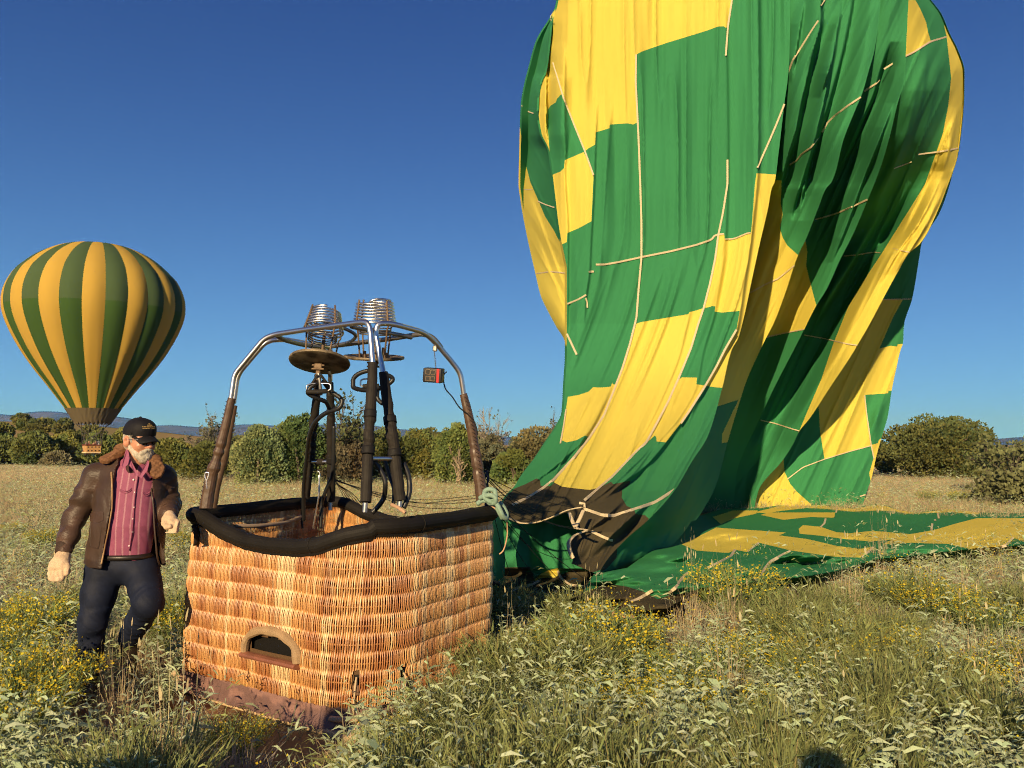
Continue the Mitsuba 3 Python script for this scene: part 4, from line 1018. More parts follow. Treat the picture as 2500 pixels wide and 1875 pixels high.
# black hoses and bumpers round the burners
for pts, r in [([(775, 935, 5.62), (752, 958, 5.6), (771, 971, 5.62), (796, 982, 5.7), (806, 1000, 5.8)], .015), ([(789, 930, 5.7), (808, 955, 5.75), (836, 980, 5.75), (830, 995, 5.75), (800, 1006, 5.8), (770, 1030, 5.9), (757, 1060, 6.0), (750, 1110, 6.2), (741, 1215, 6.5), (742, 1270, 6.6)], .0155),
               ([(900, 905, 5.6), (862, 930, 5.62), (862, 944, 5.62), (895, 953, 5.66), (925, 945, 5.7)], .015), ([(942, 915, 5.7), (959, 926, 5.72), (945, 940, 5.72), (922, 952, 5.72), (920, 966, 5.72), (934, 985, 5.7)], .015),
               ([(815, 1040, 6.5), (815, 1110, 6.55), (811, 1160, 6.6), (795, 1200, 6.65), (785, 1235, 6.7), (783, 1290, 6.7)], .015), ([(912, 1124, 5.15), (930, 1150, 5.15), (941, 1180, 5.15), (937, 1215, 5.2), (920, 1240, 5.2), (908, 1252, 5.2)], .015),
               ([(984, 1130, 5.3), (999, 1170, 5.3), (1000, 1200, 5.28), (992, 1225, 5.26), (985, 1240, 5.25)], .016), ([(940, 1125, 5.35), (950, 1160, 5.34), (962, 1200, 5.3), (960, 1235, 5.3)], .012), ([(737, 1216, 6.75), (738, 1290, 6.75)], .012)]:
    put(FRM, 'hose', tube(curve(px3(pts), 50), r, 9), 'mat_satin', smooth=True, color=(0.016, 0.016, 0.016))
put(FRM, 'pin_wire', tube(curve(px3([(779, 1160, 6.6), (779, 1200, 6.6), (772, 1245, 6.62), (764, 1290, 6.64)]), 14), 0.007, 8), 'mat_steel', smooth=True)
put(FRM, 'pin_wire', tube(curve(px3([(775, 1150, 6.6), (779, 1152, 6.6), (781, 1162, 6.6), (778, 1170, 6.6)]), 14), 0.005, 6), 'mat_steel', smooth=True)
put(FRM, 'carabiner', tube(curve(px3([(504, 1172, 5.6), (500, 1160, 5.6), (503, 1153, 5.6), (509, 1154, 5.6), (509, 1160, 5.6), (505, 1172, 5.6)]), 24), 0.005, 8), 'mat_steel', smooth=True)
put(FRM, 'webbing_loop', tube(px3([(504, 1170, 5.6), (504, 1182, 5.6), (505, 1192, 5.62)]), 0.008, 6, flat=.4), 'mat_paint', smooth=True, color=(0.7, 0.66, 0.66))
put(FRM, 'cord', tube(curve(px3([(956, 1232, 5.1), (970, 1238, 5.0), (982, 1246, 4.96), (990, 1252, 4.95)]), 12), 0.011, 7), 'mat_paint', smooth=True, color=(0.45, 0.28, 0.17))

# ------------------------------------------------------------------ the two burners
def burner(label, disc_px, disc_r, coil, tilt_u, flip):
    k = numbered(f'{BSK}__burner')
    labels[k] = {'label': label}
    c0 = P(*disc_px)
    u = np.asarray(tilt_u, float); u /= np.linalg.norm(u)
    R = basis(u, [1, 0, 0])
    # dished base plate with a rolled edge
    put(k, 'base_plate', lathe([(0.0, -.012), (disc_r * .6, -.010), (disc_r * .92, -.004), (disc_r * .985, 0.0), (disc_r, .008), (disc_r * .985, .017), (disc_r * .93, .014), (disc_r * .6, .004), (0, .002)], 44, c0, R), 'mat_scorched', smooth=35)
    r0, r1, h0, h1, turns = coil
    a = np.linspace(0, 2 * np.pi * turns, int(turns * 40))
    rr = r0 + (r1 - r0) * a / a[-1]
    hh = h0 + (h1 - h0) * a / a[-1]
    p = c0 + (np.stack([rr * np.cos(a), rr * np.sin(a), hh], 1)) @ R.T
    put(k, 'coil', tube(p, 0.0074, 8), 'mat_steel', smooth=True)
    a = np.linspace(0, 2 * np.pi * 3, 120)
    hh = h0 - 0.028 - 0.015 * a / 6.28
    put(k, 'inner_coil', tube(c0 + np.stack([r0 * .72 * np.cos(a), r0 * .72 * np.sin(a), hh], 1) @ R.T, 0.005, 6), 'mat_dull_steel', smooth=True)
    for q in range(4):
        an = 0.80 + q * np.pi / 2
        rad = lambda t: np.array([math.cos(an), math.sin(an), 0]) * t
        ms = [c0 + R @ (rad(r0 * 0.82) + [0, 0, 0.0]), c0 + R @ (rad(r0 * .98) + [0, 0, h0 - .03]), c0 + R @ (rad(r0 + .011) + [0, 0, h0 - .008]), c0 + R @ (rad(r1 + .011) + [0, 0, h1 + .012])]
        put(k, 'coil_rod', tube(ms, 0.0062, 7), 'mat_rusty', smooth=True)
    put(k, 'riser', tube([c0 + R @ np.array([.01, 0, 0.0]), c0 + R @ np.array([.01, 0, h0 * .9])], 0.011, 8), 'mat_rusty', smooth=True)
    for q, (x, y, h, r) in enumerate([(-.06, -.03, .05, .016), (.06, .02, .075, .014), (.09, -.04, .045, .018), (-.02, .06, .06, .013), (-.10, .03, .03, .014), (.02, -.06, .035, .017)]):
        b = c0 + R @ np.array([x, y, 0.004]); t = c0 + R @ np.array([x, y, h])
        put(k, 'jet', cat([tube([b, (b + t) / 2], r, 9), tube([(b + t) / 2, t], r * 0.7, 9)]), 'mat_rusty', smooth=40)
    # valve block below, with a squeeze handle of bent wire and a rubber grip
    put(k, 'valve_block', cat([box((.055, .05, .04), c0 + R @ np.array([0, -.01, -.035]), R, .006), box((.085, .022, .012), c0 + R @ np.array([0, -.02, -.028]), R, .003), box((.085, .022, .012), c0 + R @ np.array([0, -.02, -.055]), R, .003), box((.03, .03, .08), c0 + R @ np.array([0, 0, -.09]), R, .005)]), 'mat_rusty', smooth=40)
    return k, c0, R


BU1, c0, R = burner('burner on the left, its base plate tilted to show the scorched underside', (780, 886, 5.70), 0.204, (0.132, 0.096, 0.235, 0.385, 6.8), (0.03, 0.30, 0.95), 1)
h = px3([(771, 936, 5.60), (757, 938, 5.59), (748, 944, 5.58), (750, 952, 5.58)])
put(BU1, 'handle_wire', cat([tube(curve(h, 16), .0055, 7), tube(curve(px3([(783, 936, 5.6), (798, 936, 5.6), (807, 941, 5.6), (807, 949, 5.6), (800, 954, 5.6)]), 16), .0055, 7)]), 'mat_steel', smooth=True)
put(BU1, 'handle_grip', tube(px3([(748, 957, 5.58), (776, 957, 5.58), (797, 955, 5.59)]), [.016, .017, .015], 12), 'mat_paint', smooth=True, color=(0.018, 0.016, 0.014))
put(BU1, 'fuel_pipe', tube(px3([(777, 912, 5.62), (781, 935, 5.62), (784, 965, 5.63)]), .011, 9), 'mat_dull_steel', smooth=True)
put(BU1, 'fuel_pipe', tube(px3([(804, 905, 5.75), (806, 935, 5.8), (806, 965, 5.9)]), .011, 9), 'mat_dull_steel', smooth=True)
put(BU1, 'side_strut', cat([tube(px3([(776, 915, 5.6), (765, 932, 5.6), (752, 950, 5.6)]), .009, 7), tube(px3([(783, 915, 5.6), (794, 930, 5.62), (806, 945, 5.65)]), .009, 7)]), 'mat_paint', smooth=True, color=(0.02, 0.018, 0.016))
BU2, c0, R = burner('burner on the right with tall bright coil, jets standing on its plate', (913, 875, 5.80), 0.208, (0.142, 0.118, 0.235, 0.385, 7.3), (0.035, -0.17, 0.98), -1)
put(BU2, 'handle_wire', tube(curve(px3([(918, 925, 5.7), (895, 925, 5.7), (881, 929, 5.7), (880, 938, 5.7), (888, 945, 5.7)]), 20), .0055, 7), 'mat_steel', smooth=True)
put(BU2, 'handle_grip', tube(px3([(886, 944, 5.7), (905, 943, 5.7), (925, 943, 5.7)]), .017, 12), 'mat_paint', smooth=True, color=(0.018, 0.016, 0.014))
put(BU2, 'coil_tail', tube(curve([c0 + R @ np.array(q) for q in [(-.02, -.115, .375), (0.0, -.122, .395), (.03, -.118, .404), (.075, -.09, .404), (.105, -.04, .398)]], 20), .0085, 8), 'mat_steel', smooth=True)
put(BU2, 'fuel_pipe', tube(px3([(910, 890, 5.75), (911, 940, 5.75)]), .011, 9), 'mat_dull_steel', smooth=True)

# ------------------------------------------------------------------ small instrument hanging from the frame
INS = thing('instrument_box', 'small black gauge box with red stripe hanging from the frame by a cord', 'instrument')
cc = P(1059, 916, 5.78)
Ri = basis(np.array([-0.18, -0.97, -0.12]), [1, -0.15, -0.08])
put(INS, 'case', box((.130, .098, .085), cc, Ri, .006), 'mat_satin', smooth=40, color=(0.014, 0.013, 0.014))
put(INS, 'red_stripe', box((.018, .094, .003), cc + Ri @ np.array([.040, 0, .0435]), Ri), 'mat_satin', color=(0.50, 0.02, 0.025))
for ix, iy in ((-1, 1), (0, 1), (-1, -1), (0, -1)):
    q = cc + Ri @ np.array([.006 + .035 * ix, .022 * iy, .0440])
    put(INS, 'display', box((.022, .024, .003), q + Ri @ np.array([0, 0, .0016]), Ri), 'mat_satin', color=(0.018, 0.018, 0.02))
    put(INS, 'display_frame', cat([box((.027, .0016, .0025), q + Ri @ np.array([0, s * .0145, .001]), Ri) for s in (-1, 1)] + [box((.0016, .027, .0025), q + Ri @ np.array([s * .0145, 0, .001]), Ri) for s in (-1, 1)]), 'mat_paint', color=(0.45, 0.33, 0.22))
put(INS, 'cord', tube(px3([(1064, 898, 5.78), (1062, 875, 5.8), (1060, 858, 5.83)]), .008, 6, flat=.4), 'mat_satin', smooth=True, color=(0.10, 0.10, 0.11))
put(INS, 'clamp', box((.03, .03, .04), P(1062, 851, 5.84), None, .006), 'mat_dull_steel', smooth=40)
put(INS, 'antenna', tube(px3([(1082, 916, 5.8), (1091, 907, 5.8)]), .004, 5), 'mat_paint', smooth=True, color=(.02, .02, .02))
put(INS, 'cable', tube(curve(px3([(1083, 928, 5.8), (1086, 945, 5.82), (1105, 970, 5.86), (1122, 995, 5.9), (1143, 1012, 5.92), (1158, 1030, 5.93), (1166, 1062, 5.93)]), 40), .0045, 6), 'mat_paint', smooth=True, color=(.015, .015, .016))

# ------------------------------------------------------------------ pale green rope knotted round the right corner of the rim, and cables to the mouth
ROPE = thing('knotted_rope', 'pale green rope knotted round the right corner of the basket rim', 'rope')
def knot(pts, r=.0165):
    put(ROPE, 'rope_loop', tube(curve(px3(pts), 60), r, 10), 'mat_paint', smooth=True, color=(0.23, 0.34, 0.265))
knot([(1166, 1230, 5.86), (1180, 1222, 5.84), (1198, 1222, 5.82), (1210, 1212, 5.82), (1208, 1199, 5.82), (1195, 1194, 5.82), (1184, 1200, 5.83), (1182, 1212, 5.8), (1192, 1222, 5.8), (1206, 1228, 5.82)])
knot([(1172, 1216, 5.83), (1184, 1211, 5.8), (1197, 1209, 5.78), (1210, 1217, 5.78), (1208, 1228, 5.8), (1196, 1228, 5.82), (1190, 1216, 5.84), (1195, 1203, 5.84)])
knot([(1206, 1224, 5.8), (1215, 1234, 5.8), (1222, 1248, 5.8), (1229, 1262, 5.82), (1236, 1266, 5.86), (1237, 1256, 5.9), (1230, 1240, 5.9), (1220, 1228, 5.88)])
knot([(1212, 1238, 5.83), (1220, 1252, 5.83), (1226, 1264, 5.85)])
TAIL = thing('tan_strap', 'tan webbing strap hanging loose beside the right edge of the basket', 'strap')
put(TAIL, None, tube(curve(px3([(1190, 1230, 5.9), (1205, 1238, 5.84), (1222, 1256, 5.84), (1238, 1272, 5.9), (1239, 1300, 5.95), (1235, 1325, 5.95), (1228, 1345, 5.95), (1219, 1353, 5.95)]), 50), .010, 7, flat=.5), 'mat_paint', smooth=True, color=(0.52, 0.31, 0.19))
rng = np.random.default_rng(5)
ends = [(1272, 1277, 8.74), (1320, 1273, 8.7), (1357, 1259, 8.65), (1386, 1246, 8.6), (1430, 1240, 8.6), (1405, 1288, 8.5), (1433, 1294, 8.5), (1396, 1313, 8.45), (1399, 1363, 8.4), (1368, 1392, 8.6), (1320, 1418, 8.2), (1300, 1429, 8.1), (1262, 1437, 8.0), (1410, 1482, 7.9), (1448, 1490, 7.9), (1490, 1490, 8.0), (1530, 1475, 8.2), (1340, 1430, 8.2)]
for k, e in enumerate(ends[::2] + ends[1:6:2]):
    a, b = P(1184 + 6 * rng.random(), 1160 + 50 * rng.random(), 6.05), P(*e)
    m = (a + b) / 2 + np.array([0, 0, -0.05 - 0.12 * rng.random()])
    put(ENV, 'cable', tube(curve([a, m, b], 14), .0030, 5), 'mat_paint', smooth=True, color=(0.02, 0.02, 0.022))
for e in ((1236, 1209, 9.1), (1262, 1196, 9.6), (1290, 1214, 9.4), (1253, 1233, 8.9)):
    a, b = P(905 + 60 * rng.random(), 1190, 5.3), P(*e)
    put(ENV, 'cable', tube(curve([P(812, 1165 + 8 * rng.random(), 6.8), (P(812, 1165, 6.8) + b) / 2 + [0, 0, -.14], b], 18), .0029, 5), 'mat_paint', smooth=True, color=(0.02, 0.02, 0.022))
for k in range(6):                                                 # the bundle that drops from the rear corner
    put(ENV, 'cable', tube(curve([P(812, 1160 + 4 * k, 6.9), P(835 + 5 * k, 1205, 7.05), P(862 + 9 * k, 1250 + 2 * k, 7.1), P(900 + 12 * k, 1300, 7.2)], 14), .0029, 5), 'mat_paint', smooth=True, color=(0.02, 0.02, 0.022))
for k in range(5):                                                 # coils of line at the right upright
    q = rng.random((5, 3))
    put(ROPE, 'line_coil', tube(curve(px3([(1180 + 14 * q[i, 0], 1145 + 22 * i + 8 * q[i, 1], 6.04 + .05 * q[i, 2]) for i in range(5)]), 24), .006, 5), 'mat_paint', smooth=True, color=(0.035, 0.04, 0.06))
c = curve([P(1205, 1425, 6.6), G(1240, 1446, .25), G(1300, 1468, .12), G(1375, 1482, .08)], 24)
HOS = thing('black_hose', 'black rope lying on the ground from the basket towards the torn canvas straps', 'rope')
put(HOS, None, tube(c, .016, 8), 'mat_paint', smooth=True, color=(0.02, 0.019, 0.018))

# ================================================================== people
def mesh_sdf(fn, lo, hi, h):
    """The surface fn(points) = 0 (negative inside) as (vertices, faces)."""
    lo, hi = np.asarray(lo, float), np.asarray(hi, float)
    g = h * 0.8
    n = np.ceil((hi - lo) / g).astype(int) + 3
    ax = [lo[k] - g + g * np.arange(n[k]) for k in range(3)]
    p = np.stack(np.meshgrid(*ax, indexing='ij'), -1)
    st = 4
    cs = [np.unique(np.r_[np.arange(0, m, st), m - 1]) for m in n]
    cv = fn(p[np.ix_(*cs)].reshape(-1, 3)).reshape([len(c) for c in cs])
    from scipy.interpolate import RegularGridInterpolator
    val = RegularGridInterpolator(cs, cv)(np.stack(np.meshgrid(*[np.arange(m) for m in n], indexing='ij'), -1).reshape(-1, 3))
    close = np.abs(val) < st * g * 0.95 + 0.012
    val[close] = fn(p.reshape(-1, 3)[close])
    val = val.reshape(n)
    val[0], val[-1], val[:, 0], val[:, -1], val[:, :, 0], val[:, :, -1] = h, h, h, h, h, h
    flat, n1, n2 = (-val).ravel().tolist(), int(n[2]), int(n[1] * n[2])
    ox, oy, oz = (lo - g).tolist()
    mx, my, mz = (n - 2).tolist()

    def f(x, y, z):
        x, y, z = (x - ox) / g, (y - oy) / g, (z - oz) / g
        i, j, k = min(max(int(x), 0), mx), min(max(int(y), 0), my), min(max(int(z), 0), mz)
        x, y, z = x - i, y - j, z - k
        o = i * n2 + j * n1 + k
        a = flat[o] * (1 - z) + flat[o + 1] * z
        b = flat[o + n1] * (1 - z) + flat[o + n1 + 1] * z
        o += n2
        c = flat[o] * (1 - z) + flat[o + 1] * z
        d = flat[o + n1] * (1 - z) + flat[o + n1 + 1] * z
        return (a * (1 - y) + b * y) * (1 - x) + (c * (1 - y) + d * y) * x
    m = m3.Manifold.level_set(f, [*lo.tolist(), *hi.tolist()], h).to_mesh()
    return np.array(m.vert_properties[:, :3], float), np.array(m.tri_verts, int)


def cap(p, a, b, ra, rb):
    a, b = np.asarray(a, float), np.asarray(b, float)
    d = b - a
    t = np.clip(((p - a) @ d) / (d @ d), 0, 1)
    return np.linalg.norm(p - a - t[:, None] * d, axis=1) - (ra + (rb - ra) * t)


def ell(p, c, r, R=None):
    q = p - np.asarray(c, float)
    if R is not None:
        q = q @ R
    r = np.asarray(r, float)
    k0, k1 = np.linalg.norm(q / r, axis=1), np.linalg.norm(q / r ** 2, axis=1) + 1e-9
    return k0 * (k0 - 1) / k1


def smin(a, b, k):
    h = np.clip(0.5 + 0.5 * (b - a) / k, 0, 1)
    return b * (1 - h) + a * h - k * h * (1 - h)


def chain(p, pts, rs, k=0.03):
    d = None
    for a, b, ra, rb in zip(pts[:-1], pts[1:], rs[:-1], rs[1:]):
        e = cap(p, a, b, ra, rb)
        d = e if d is None else smin(d, e, k)
    return d


def bounds(pts, pad):
    a = np.asarray(pts, float)
    return a.min(0) - pad, a.max(0) + pad


V1 = lambda x, y, d: P(x / 3.568, 940 + y / 3.568, d)
V2 = lambda x, y, d: P(x / 3.529, 1405 + y / 3.529, d)
MAN = thing('person', 'bearded man in a brown leather jacket, dark cap and sunglasses walking beside the basket', 'person')

# ---- head: frame X forward, Y to his left, Z up
HC = V1(1218, 478, 5.50)
fa = math.radians(57)
hf = np.array([math.sin(fa) * 0.995, -math.cos(fa) * 0.995, -0.07]); hf /= np.linalg.norm(hf)
hl = np.cross([0, 0, 1.0], hf); hl /= np.linalg.norm(hl)
HR = np.stack([hf, hl, np.cross(hf, hl)], 1)
toH = lambda p: (p - HC) @ HR
frH = lambda q: HC + np.asarray(q, float) @ HR.T


def head_sdf(w):
    p = toH(w)
    d = ell(p, (-.010, 0, .030), (.100, .080, .095))
    d = smin(d, ell(p, (.030, 0, -.030), (.066, .063, .085)), .03)
    d = smin(d, ell(p, (.038, 0, -.088), (.050, .050, .034)), .03)
    for s in (-1, 1):
        d = smin(d, cap(p, (.082, s * .012, .022), (.070, s * .050, .018), .014, .012), .018)
        d = smin(d, ell(p, (.060, s * .042, -.034), (.030, .026, .028)), .02)
        d = smin(d, ell(p, (.079, s * .032, -.002), (.014, .016, .011)), .006)
        ear = ell(p, (-.016, s * .083, -.012), (.030, .013, .037))
        ear = np.maximum(ear, -ell(p, (-.010, s * .097, -.008), (.017, .012, .022)))
        d = smin(d, ear, .008)
        d = smin(d, ell(p, (.104, s * .013, -.040), (.013, .010, .010)), .008)
    d = smin(d, cap(p, (.090, 0, .012), (.117, 0, -.034), .0095, .0145), .012)
    d = smin(d, cap(p, (.096, -.016, -.071), (.096, .016, -.071), .008, .008), .008)
    d = smin(d, cap(p, (-.022, 0, -.06), (-.035, 0, -.215), .060, .070), .03)
    return d + .0022 * (meshkit.fbm(p * 55, 2, seed=1) - .5)


v, f = mesh_sdf(head_sdf, HC - [.16, .16, .25], HC + [.16, .16, .15], .0036)
q = toH(v)
skin = np.tile([0.48, 0.240, 0.148], (len(v), 1)) * (0.88 + 0.25 * meshkit.fbm(q * 40, 3, seed=2)[:, None])
red = np.exp(-((q - [.11, 0, -.03]) ** 2).sum(1) / .0009) * .8 + np.exp(-(((q - [.06, -.05, -.03]) / [1, 1, 1]) ** 2).sum(1) / .0012) * .35 + (np.abs(q[:, 1]) > .084) * .35
skin = skin * (1 - np.clip(red, 0, 1)[:, None] * np.array([0.02, 0.34, 0.36]))
put(MAN, 'head', (v, f), 'mat_satin', color=skin)


def beard_sdf(w):
    p = toH(w)
    d = ell(p, (.062, 0, -.098), (.050, .048, .048))
    for s in (-1, 1):
        d = smin(d, cap(p, (.045, s * .040, -.088), (.008, s * .066, -.050), .026, .014), .02)
        d = smin(d, cap(p, (.104, s * .006, -.056), (.088, s * .038, -.078), .0135, .012), .012)
        d = smin(d, cap(p, (.008, s * .066, -.050), (-.004, s * .076, -.012), .011, .007), .012)
    n = np.stack([p[:, 0] * 90 + p[:, 2] * 30, p[:, 1] * 90, p[:, 2] * 38], -1)
    return d + .011 * (meshkit.fbm(n, 3, seed=4) - .5)


v, f = mesh_sdf(beard_sdf, HC - [.15, .15, .18], HC + [.15, .15, .03], .0034)
q = toH(v)
w = meshkit.fbm(q * np.array([120, 120, 45]), 3, seed=5)
put(MAN, 'beard', (v, f), 'mat_paint', color=np.array([0.49, 0.435, 0.35])[None] * (0.55 + 0.85 * w[:, None]) * np.where(q[:, 0] > .085, .82, 1)[:, None])


def hair_sdf(w):
    p = toH(w)
    d = ell(p, (-.016, 0, .020), (.106, .085, .098))
    d = smin(d, ell(p, (-.075, 0, -.040), (.030, .055, .042)), .03)
    for s in (-1, 1):
        d = np.minimum(d, cap(p, (.018, s * .076, .040), (.012, s * .0765, -.010), .010, .006))
    d = np.maximum(d, p[:, 2] - .045)
    d = np.maximum(d, np.where(p[:, 2] > -.02, p[:, 0] - .030, p[:, 0] + .030 + 0 * p[:, 0]))
    d = np.maximum(d, -.075 - p[:, 2])
    d = np.maximum(d, -(np.linalg.norm((p - [-.016, 0, -.014]) / [.034, 9, .040], axis=1) - 1) * .03)
    n = np.stack([p[:, 0] * 90, p[:, 1] * 90, p[:, 2] * 30], -1)
    return d + .008 * (meshkit.fbm(n, 3, seed=6) - .5)


v, f = mesh_sdf(hair_sdf, HC - [.15, .15, .12], HC + [.15, .15, .07], .004)
w = meshkit.fbm(toH(v) * np.array([110, 110, 40]), 3, seed=5)
put(MAN, 'hair', (v, f), 'mat_paint', color=np.array([0.41, 0.37, 0.31])[None] * (0.5 + 0.9 * w[:, None]))


# ---- cap: dome, peak, button and stitched lettering
def dome_sdf(w):
    p = toH(w)
    d = ell(p, (-.012, 0, .046), (.113, .094, .098))
    d = smin(d, ell(p, (.040, 0, .078), (.062, .070, .052)), .03)
    d = np.maximum(d, -ell(p, (-.012, 0, .040), (.106, .087, .090)))
    d = np.maximum(d, .030 - .09 * p[:, 0] - p[:, 2])
    an = np.arctan2(p[:, 1], p[:, 0] + .012)
    return d + .0012 * np.exp(-(np.sin(an * 3) / .06) ** 2) + .003 * (meshkit.fbm(p * 24, 2, seed=3) - .5)


v, f = mesh_sdf(dome_sdf, HC - [.15, .15, .0], HC + [.15, .15, .17], .0040)
CAPC = np.array([0.0085, 0.0080, 0.0100])
hat = put(MAN, 'cap', (v, f), 'mat_paint', color=CAPC[None] * (0.8 + .5 * meshkit.fbm(toH(v) * 60, 2, seed=1)[:, None]))
yy = np.linspace(-1, 1, 25); xx = np.linspace(0, 1, 11)
top, bot = [], []
for x in xx:
    y = yy * (.082 - .012 * x)
    reach = .070 + x * .092 * np.sqrt(np.clip(1 - (yy * .92) ** 2, 0, 1))
    fx = np.where(np.abs(yy) > 0, reach - .05 * yy ** 2 * (1 - x), reach)
    z = .036 - .016 * x - .020 * yy ** 2 * (.5 + .5 * x) - .016 * x * x
    top.append(np.stack([fx, y, z], -1)); bot.append(np.stack([fx, y, z - .0045], -1))
g = np.array(top + bot[::-1])
k, n = g.shape[:2]
ii, jj = np.meshgrid(np.arange(k), np.arange(n - 1), indexing='ij')
q4 = np.stack([ii * n + jj, ii * n + jj + 1, ((ii + 1) % k) * n + jj + 1, ((ii + 1) % k) * n + jj], -1).reshape(-1, 4)
v = frH(g.reshape(-1, 3))
put(hat, 'peak', (v, np.vstack([q4[:, [0, 1, 2]], q4[:, [0, 2, 3]]])), 'mat_paint', smooth=60, color=None) if False else put(hat, 'peak', (v, np.vstack([q4[:, [0, 1, 2]], q4[:, [0, 2, 3]]])), 'mat_paint', smooth=True, color=CAPC * 1.15)
put(hat, 'button', lathe([(0, .008), (.006, .007), (.0095, .003), (.010, 0)], 12, frH([-.012, 0, .143]), HR), 'mat_paint', smooth=True, color=CAPC)
ms = []
rng = np.random.default_rng(3)
for row, (z, y0, y1) in enumerate([(.108, -.008, .006), (.100, -.018, .018), (.090, -.046, .040), (.080, -.044, .036)]):
    y = y0
    while y < y1:
        wd = .003 + .005 * rng.random()
        hgt = .0042 + .002 * rng.random()
        # find the dome's surface along the ray from the cap's middle
        xs = np.linspace(.05, .14, 60)
        dd = dome_sdf(frH(np.stack([xs, np.full(60, y), np.full(60, z)], -1)))
        x = xs[dd < 0].max() if (dd < 0).any() else .10
        nx = np.array([x + .02, y * 1.5, (z - .04) * .9]); nx /= np.linalg.norm(nx)
        Rl = HR @ basis(nx, [0, 1, 0])
        ms.append(box((wd, hgt, .0015), frH([x + .001, y, z]), Rl))
        y += wd + .0022
put(hat, 'stitched_lettering', cat(ms), 'mat_paint', color=(0.42, 0.28, 0.10))

# ---- sunglasses
ms = []
for s in (-1, 1):
    a = np.linspace(0, 2 * np.pi, 25)[:-1]
    c = np.array([.103, s * .034, -.006])
    n_ = np.array([.94, s * .30, -.08]); n_ /= np.linalg.norm(n_)
    Rl = basis(n_, [0, 1, 0])
    ring = lambda r, o: c + (np.stack([np.cos(a) * .0275 * r, np.sin(a) * .0225 * r - .003 * np.sin(2 * a) * s, 0 * a + o - .004 * (r ** 2)], -1)) @ Rl.T
    vv = np.vstack([ring(1, 0), ring(.7, .001), ring(.35, .0025), [c + Rl @ [0, 0, .003]]])
    k = np.arange(24); k1 = (k + 1) % 24
    ff = np.vstack([np.stack([k + 24 * r, k1 + 24 * r, k1 + 24 * (r + 1)], 1) for r in range(2)] + [np.stack([k + 24 * r, k1 + 24 * (r + 1), k + 24 * (r + 1)], 1) for r in range(2)] + [np.stack([k + 48, k1 + 48, k * 0 + 72], 1)])
    ms.append((frH(vv), ff))
scene['mat_lens'] = {'type': 'twosided', 'bsdf': {'type': 'principled', 'base_color': {'type': 'rgb', 'value': [.006, .006, .007]}, 'roughness': .12, 'specular': .6}}
gl = put(MAN, 'sunglasses', cat(ms), 'mat_lens', smooth=True)
ws = []
for s in (-1, 1):
    ws.append(tube(frH(curve([(.096, s * .060, .006), (.060, s * .078, .006), (.010, s * .088, .004), (-.018, s * .090, -.002)], 16)), .0013, 5))
    c = np.array([.1005, s * .034, -.006]); n_ = np.array([.94, s * .30, -.08]); n_ /= np.linalg.norm(n_); Rl = basis(n_, [0, 1, 0])
    a = np.linspace(0, 2 * np.pi, 25)[:-1]
    ws.append(tube(frH(c + np.stack([np.cos(a) * .0278, np.sin(a) * .0228 - .003 * np.sin(2 * a) * s, 0 * a], -1) @ Rl.T), .0014, 5, closed=True))
ws.append(tube(frH(curve([(.108, -.010, .002), (.112, 0, .005), (.108, .010, .002)], 8)), .0014, 5))
put(gl, 'wire_frame', cat(ws), 'mat_steel', smooth=True)

# ---- clothes
NECK, CHEST, BELLY, BELT = V1(1172, 690, 5.535), V1(1140, 900, 5.54), V1(1120, 1220, 5.53), V1(1090, 1470, 5.54)
SH_A, EL_A, WR_A = V1(835, 800, 5.56), V1(655, 1165, 5.53), V1(556, 1440, 5.44)
SH_B, EL_B, WR_B = V1(1425, 810, 5.62), V1(1468, 1035, 5.66), V1(1468, 1125, 5.44)
HIP_A, KN_A, AN_A = V2(892, -20, 5.56), V2(800, 400, 5.50), V2(766, 800, 5.58)
HIP_B, KN_B, AN_B = V2(1225, -20, 5.56), V2(1278, 235, 5.42), V2(1112, 545, 5.74)


def torso(p, gw, gd, z_lo):
    """A trunk of elliptical sections round the line from neck to belt."""
    zs = np.array([BELT[2] - .12, BELT[2], BELLY[2], CHEST[2], NECK[2] - .02, NECK[2] + .05])
    xs = np.interp(p[:, 2], zs, [BELT[0], BELT[0], BELLY[0], CHEST[0], NECK[0], NECK[0]])
    ys = np.interp(p[:, 2], zs, [BELT[1], BELT[1], BELLY[1], CHEST[1], NECK[1] + .01, NECK[1] + .02])
    w = np.interp(p[:, 2], zs, [.165, .160, .168, .178, .11, .07]) + gw
    dp = np.interp(p[:, 2], zs, [.115, .118, .130, .122, .085, .06]) + gd
    q = np.stack([(p[:, 0] - xs) / w, (p[:, 1] - ys) / dp], -1)
    return (np.linalg.norm(q, axis=1) - 1) * np.minimum(w, dp)


def wrinkle(p, amp, fx, fz, seed, tilt=0.4):
    n = np.stack([p[:, 0] * fx, p[:, 1] * fx, p[:, 2] * fz + tilt * p[:, 0] * fx], -1)
    r = 1 - np.abs(2 * meshkit.fbm(n, 3, seed=seed) - 1)
    return amp * (r - .7)


# shirt
def shirt_sdf(p):
    d = torso(p, 0, 0, 0)
    d = smin(d, cap(p, NECK - [0, 0, .03], SH_A + [.06, 0, .01], .055, .055), .05)
    d = smin(d, cap(p, NECK - [0, 0, .03], SH_B + [-.05, 0, .01], .055, .055), .05)
    d = np.maximum(d, (BELT[2] - .025) - p[:, 2] + .008 * np.sin(p[:, 0] * 40))
    neck = cap(p, NECK + [0.01, -.06, .10], NECK + [0.01, -.02, -.045], .075, .035)
    d = np.maximum(d, -neck)
    return d + wrinkle(p, .010, 9, 5, 3, .9) * np.clip((CHEST[2] + .02 - p[:, 2]) / .2, .25, 1)


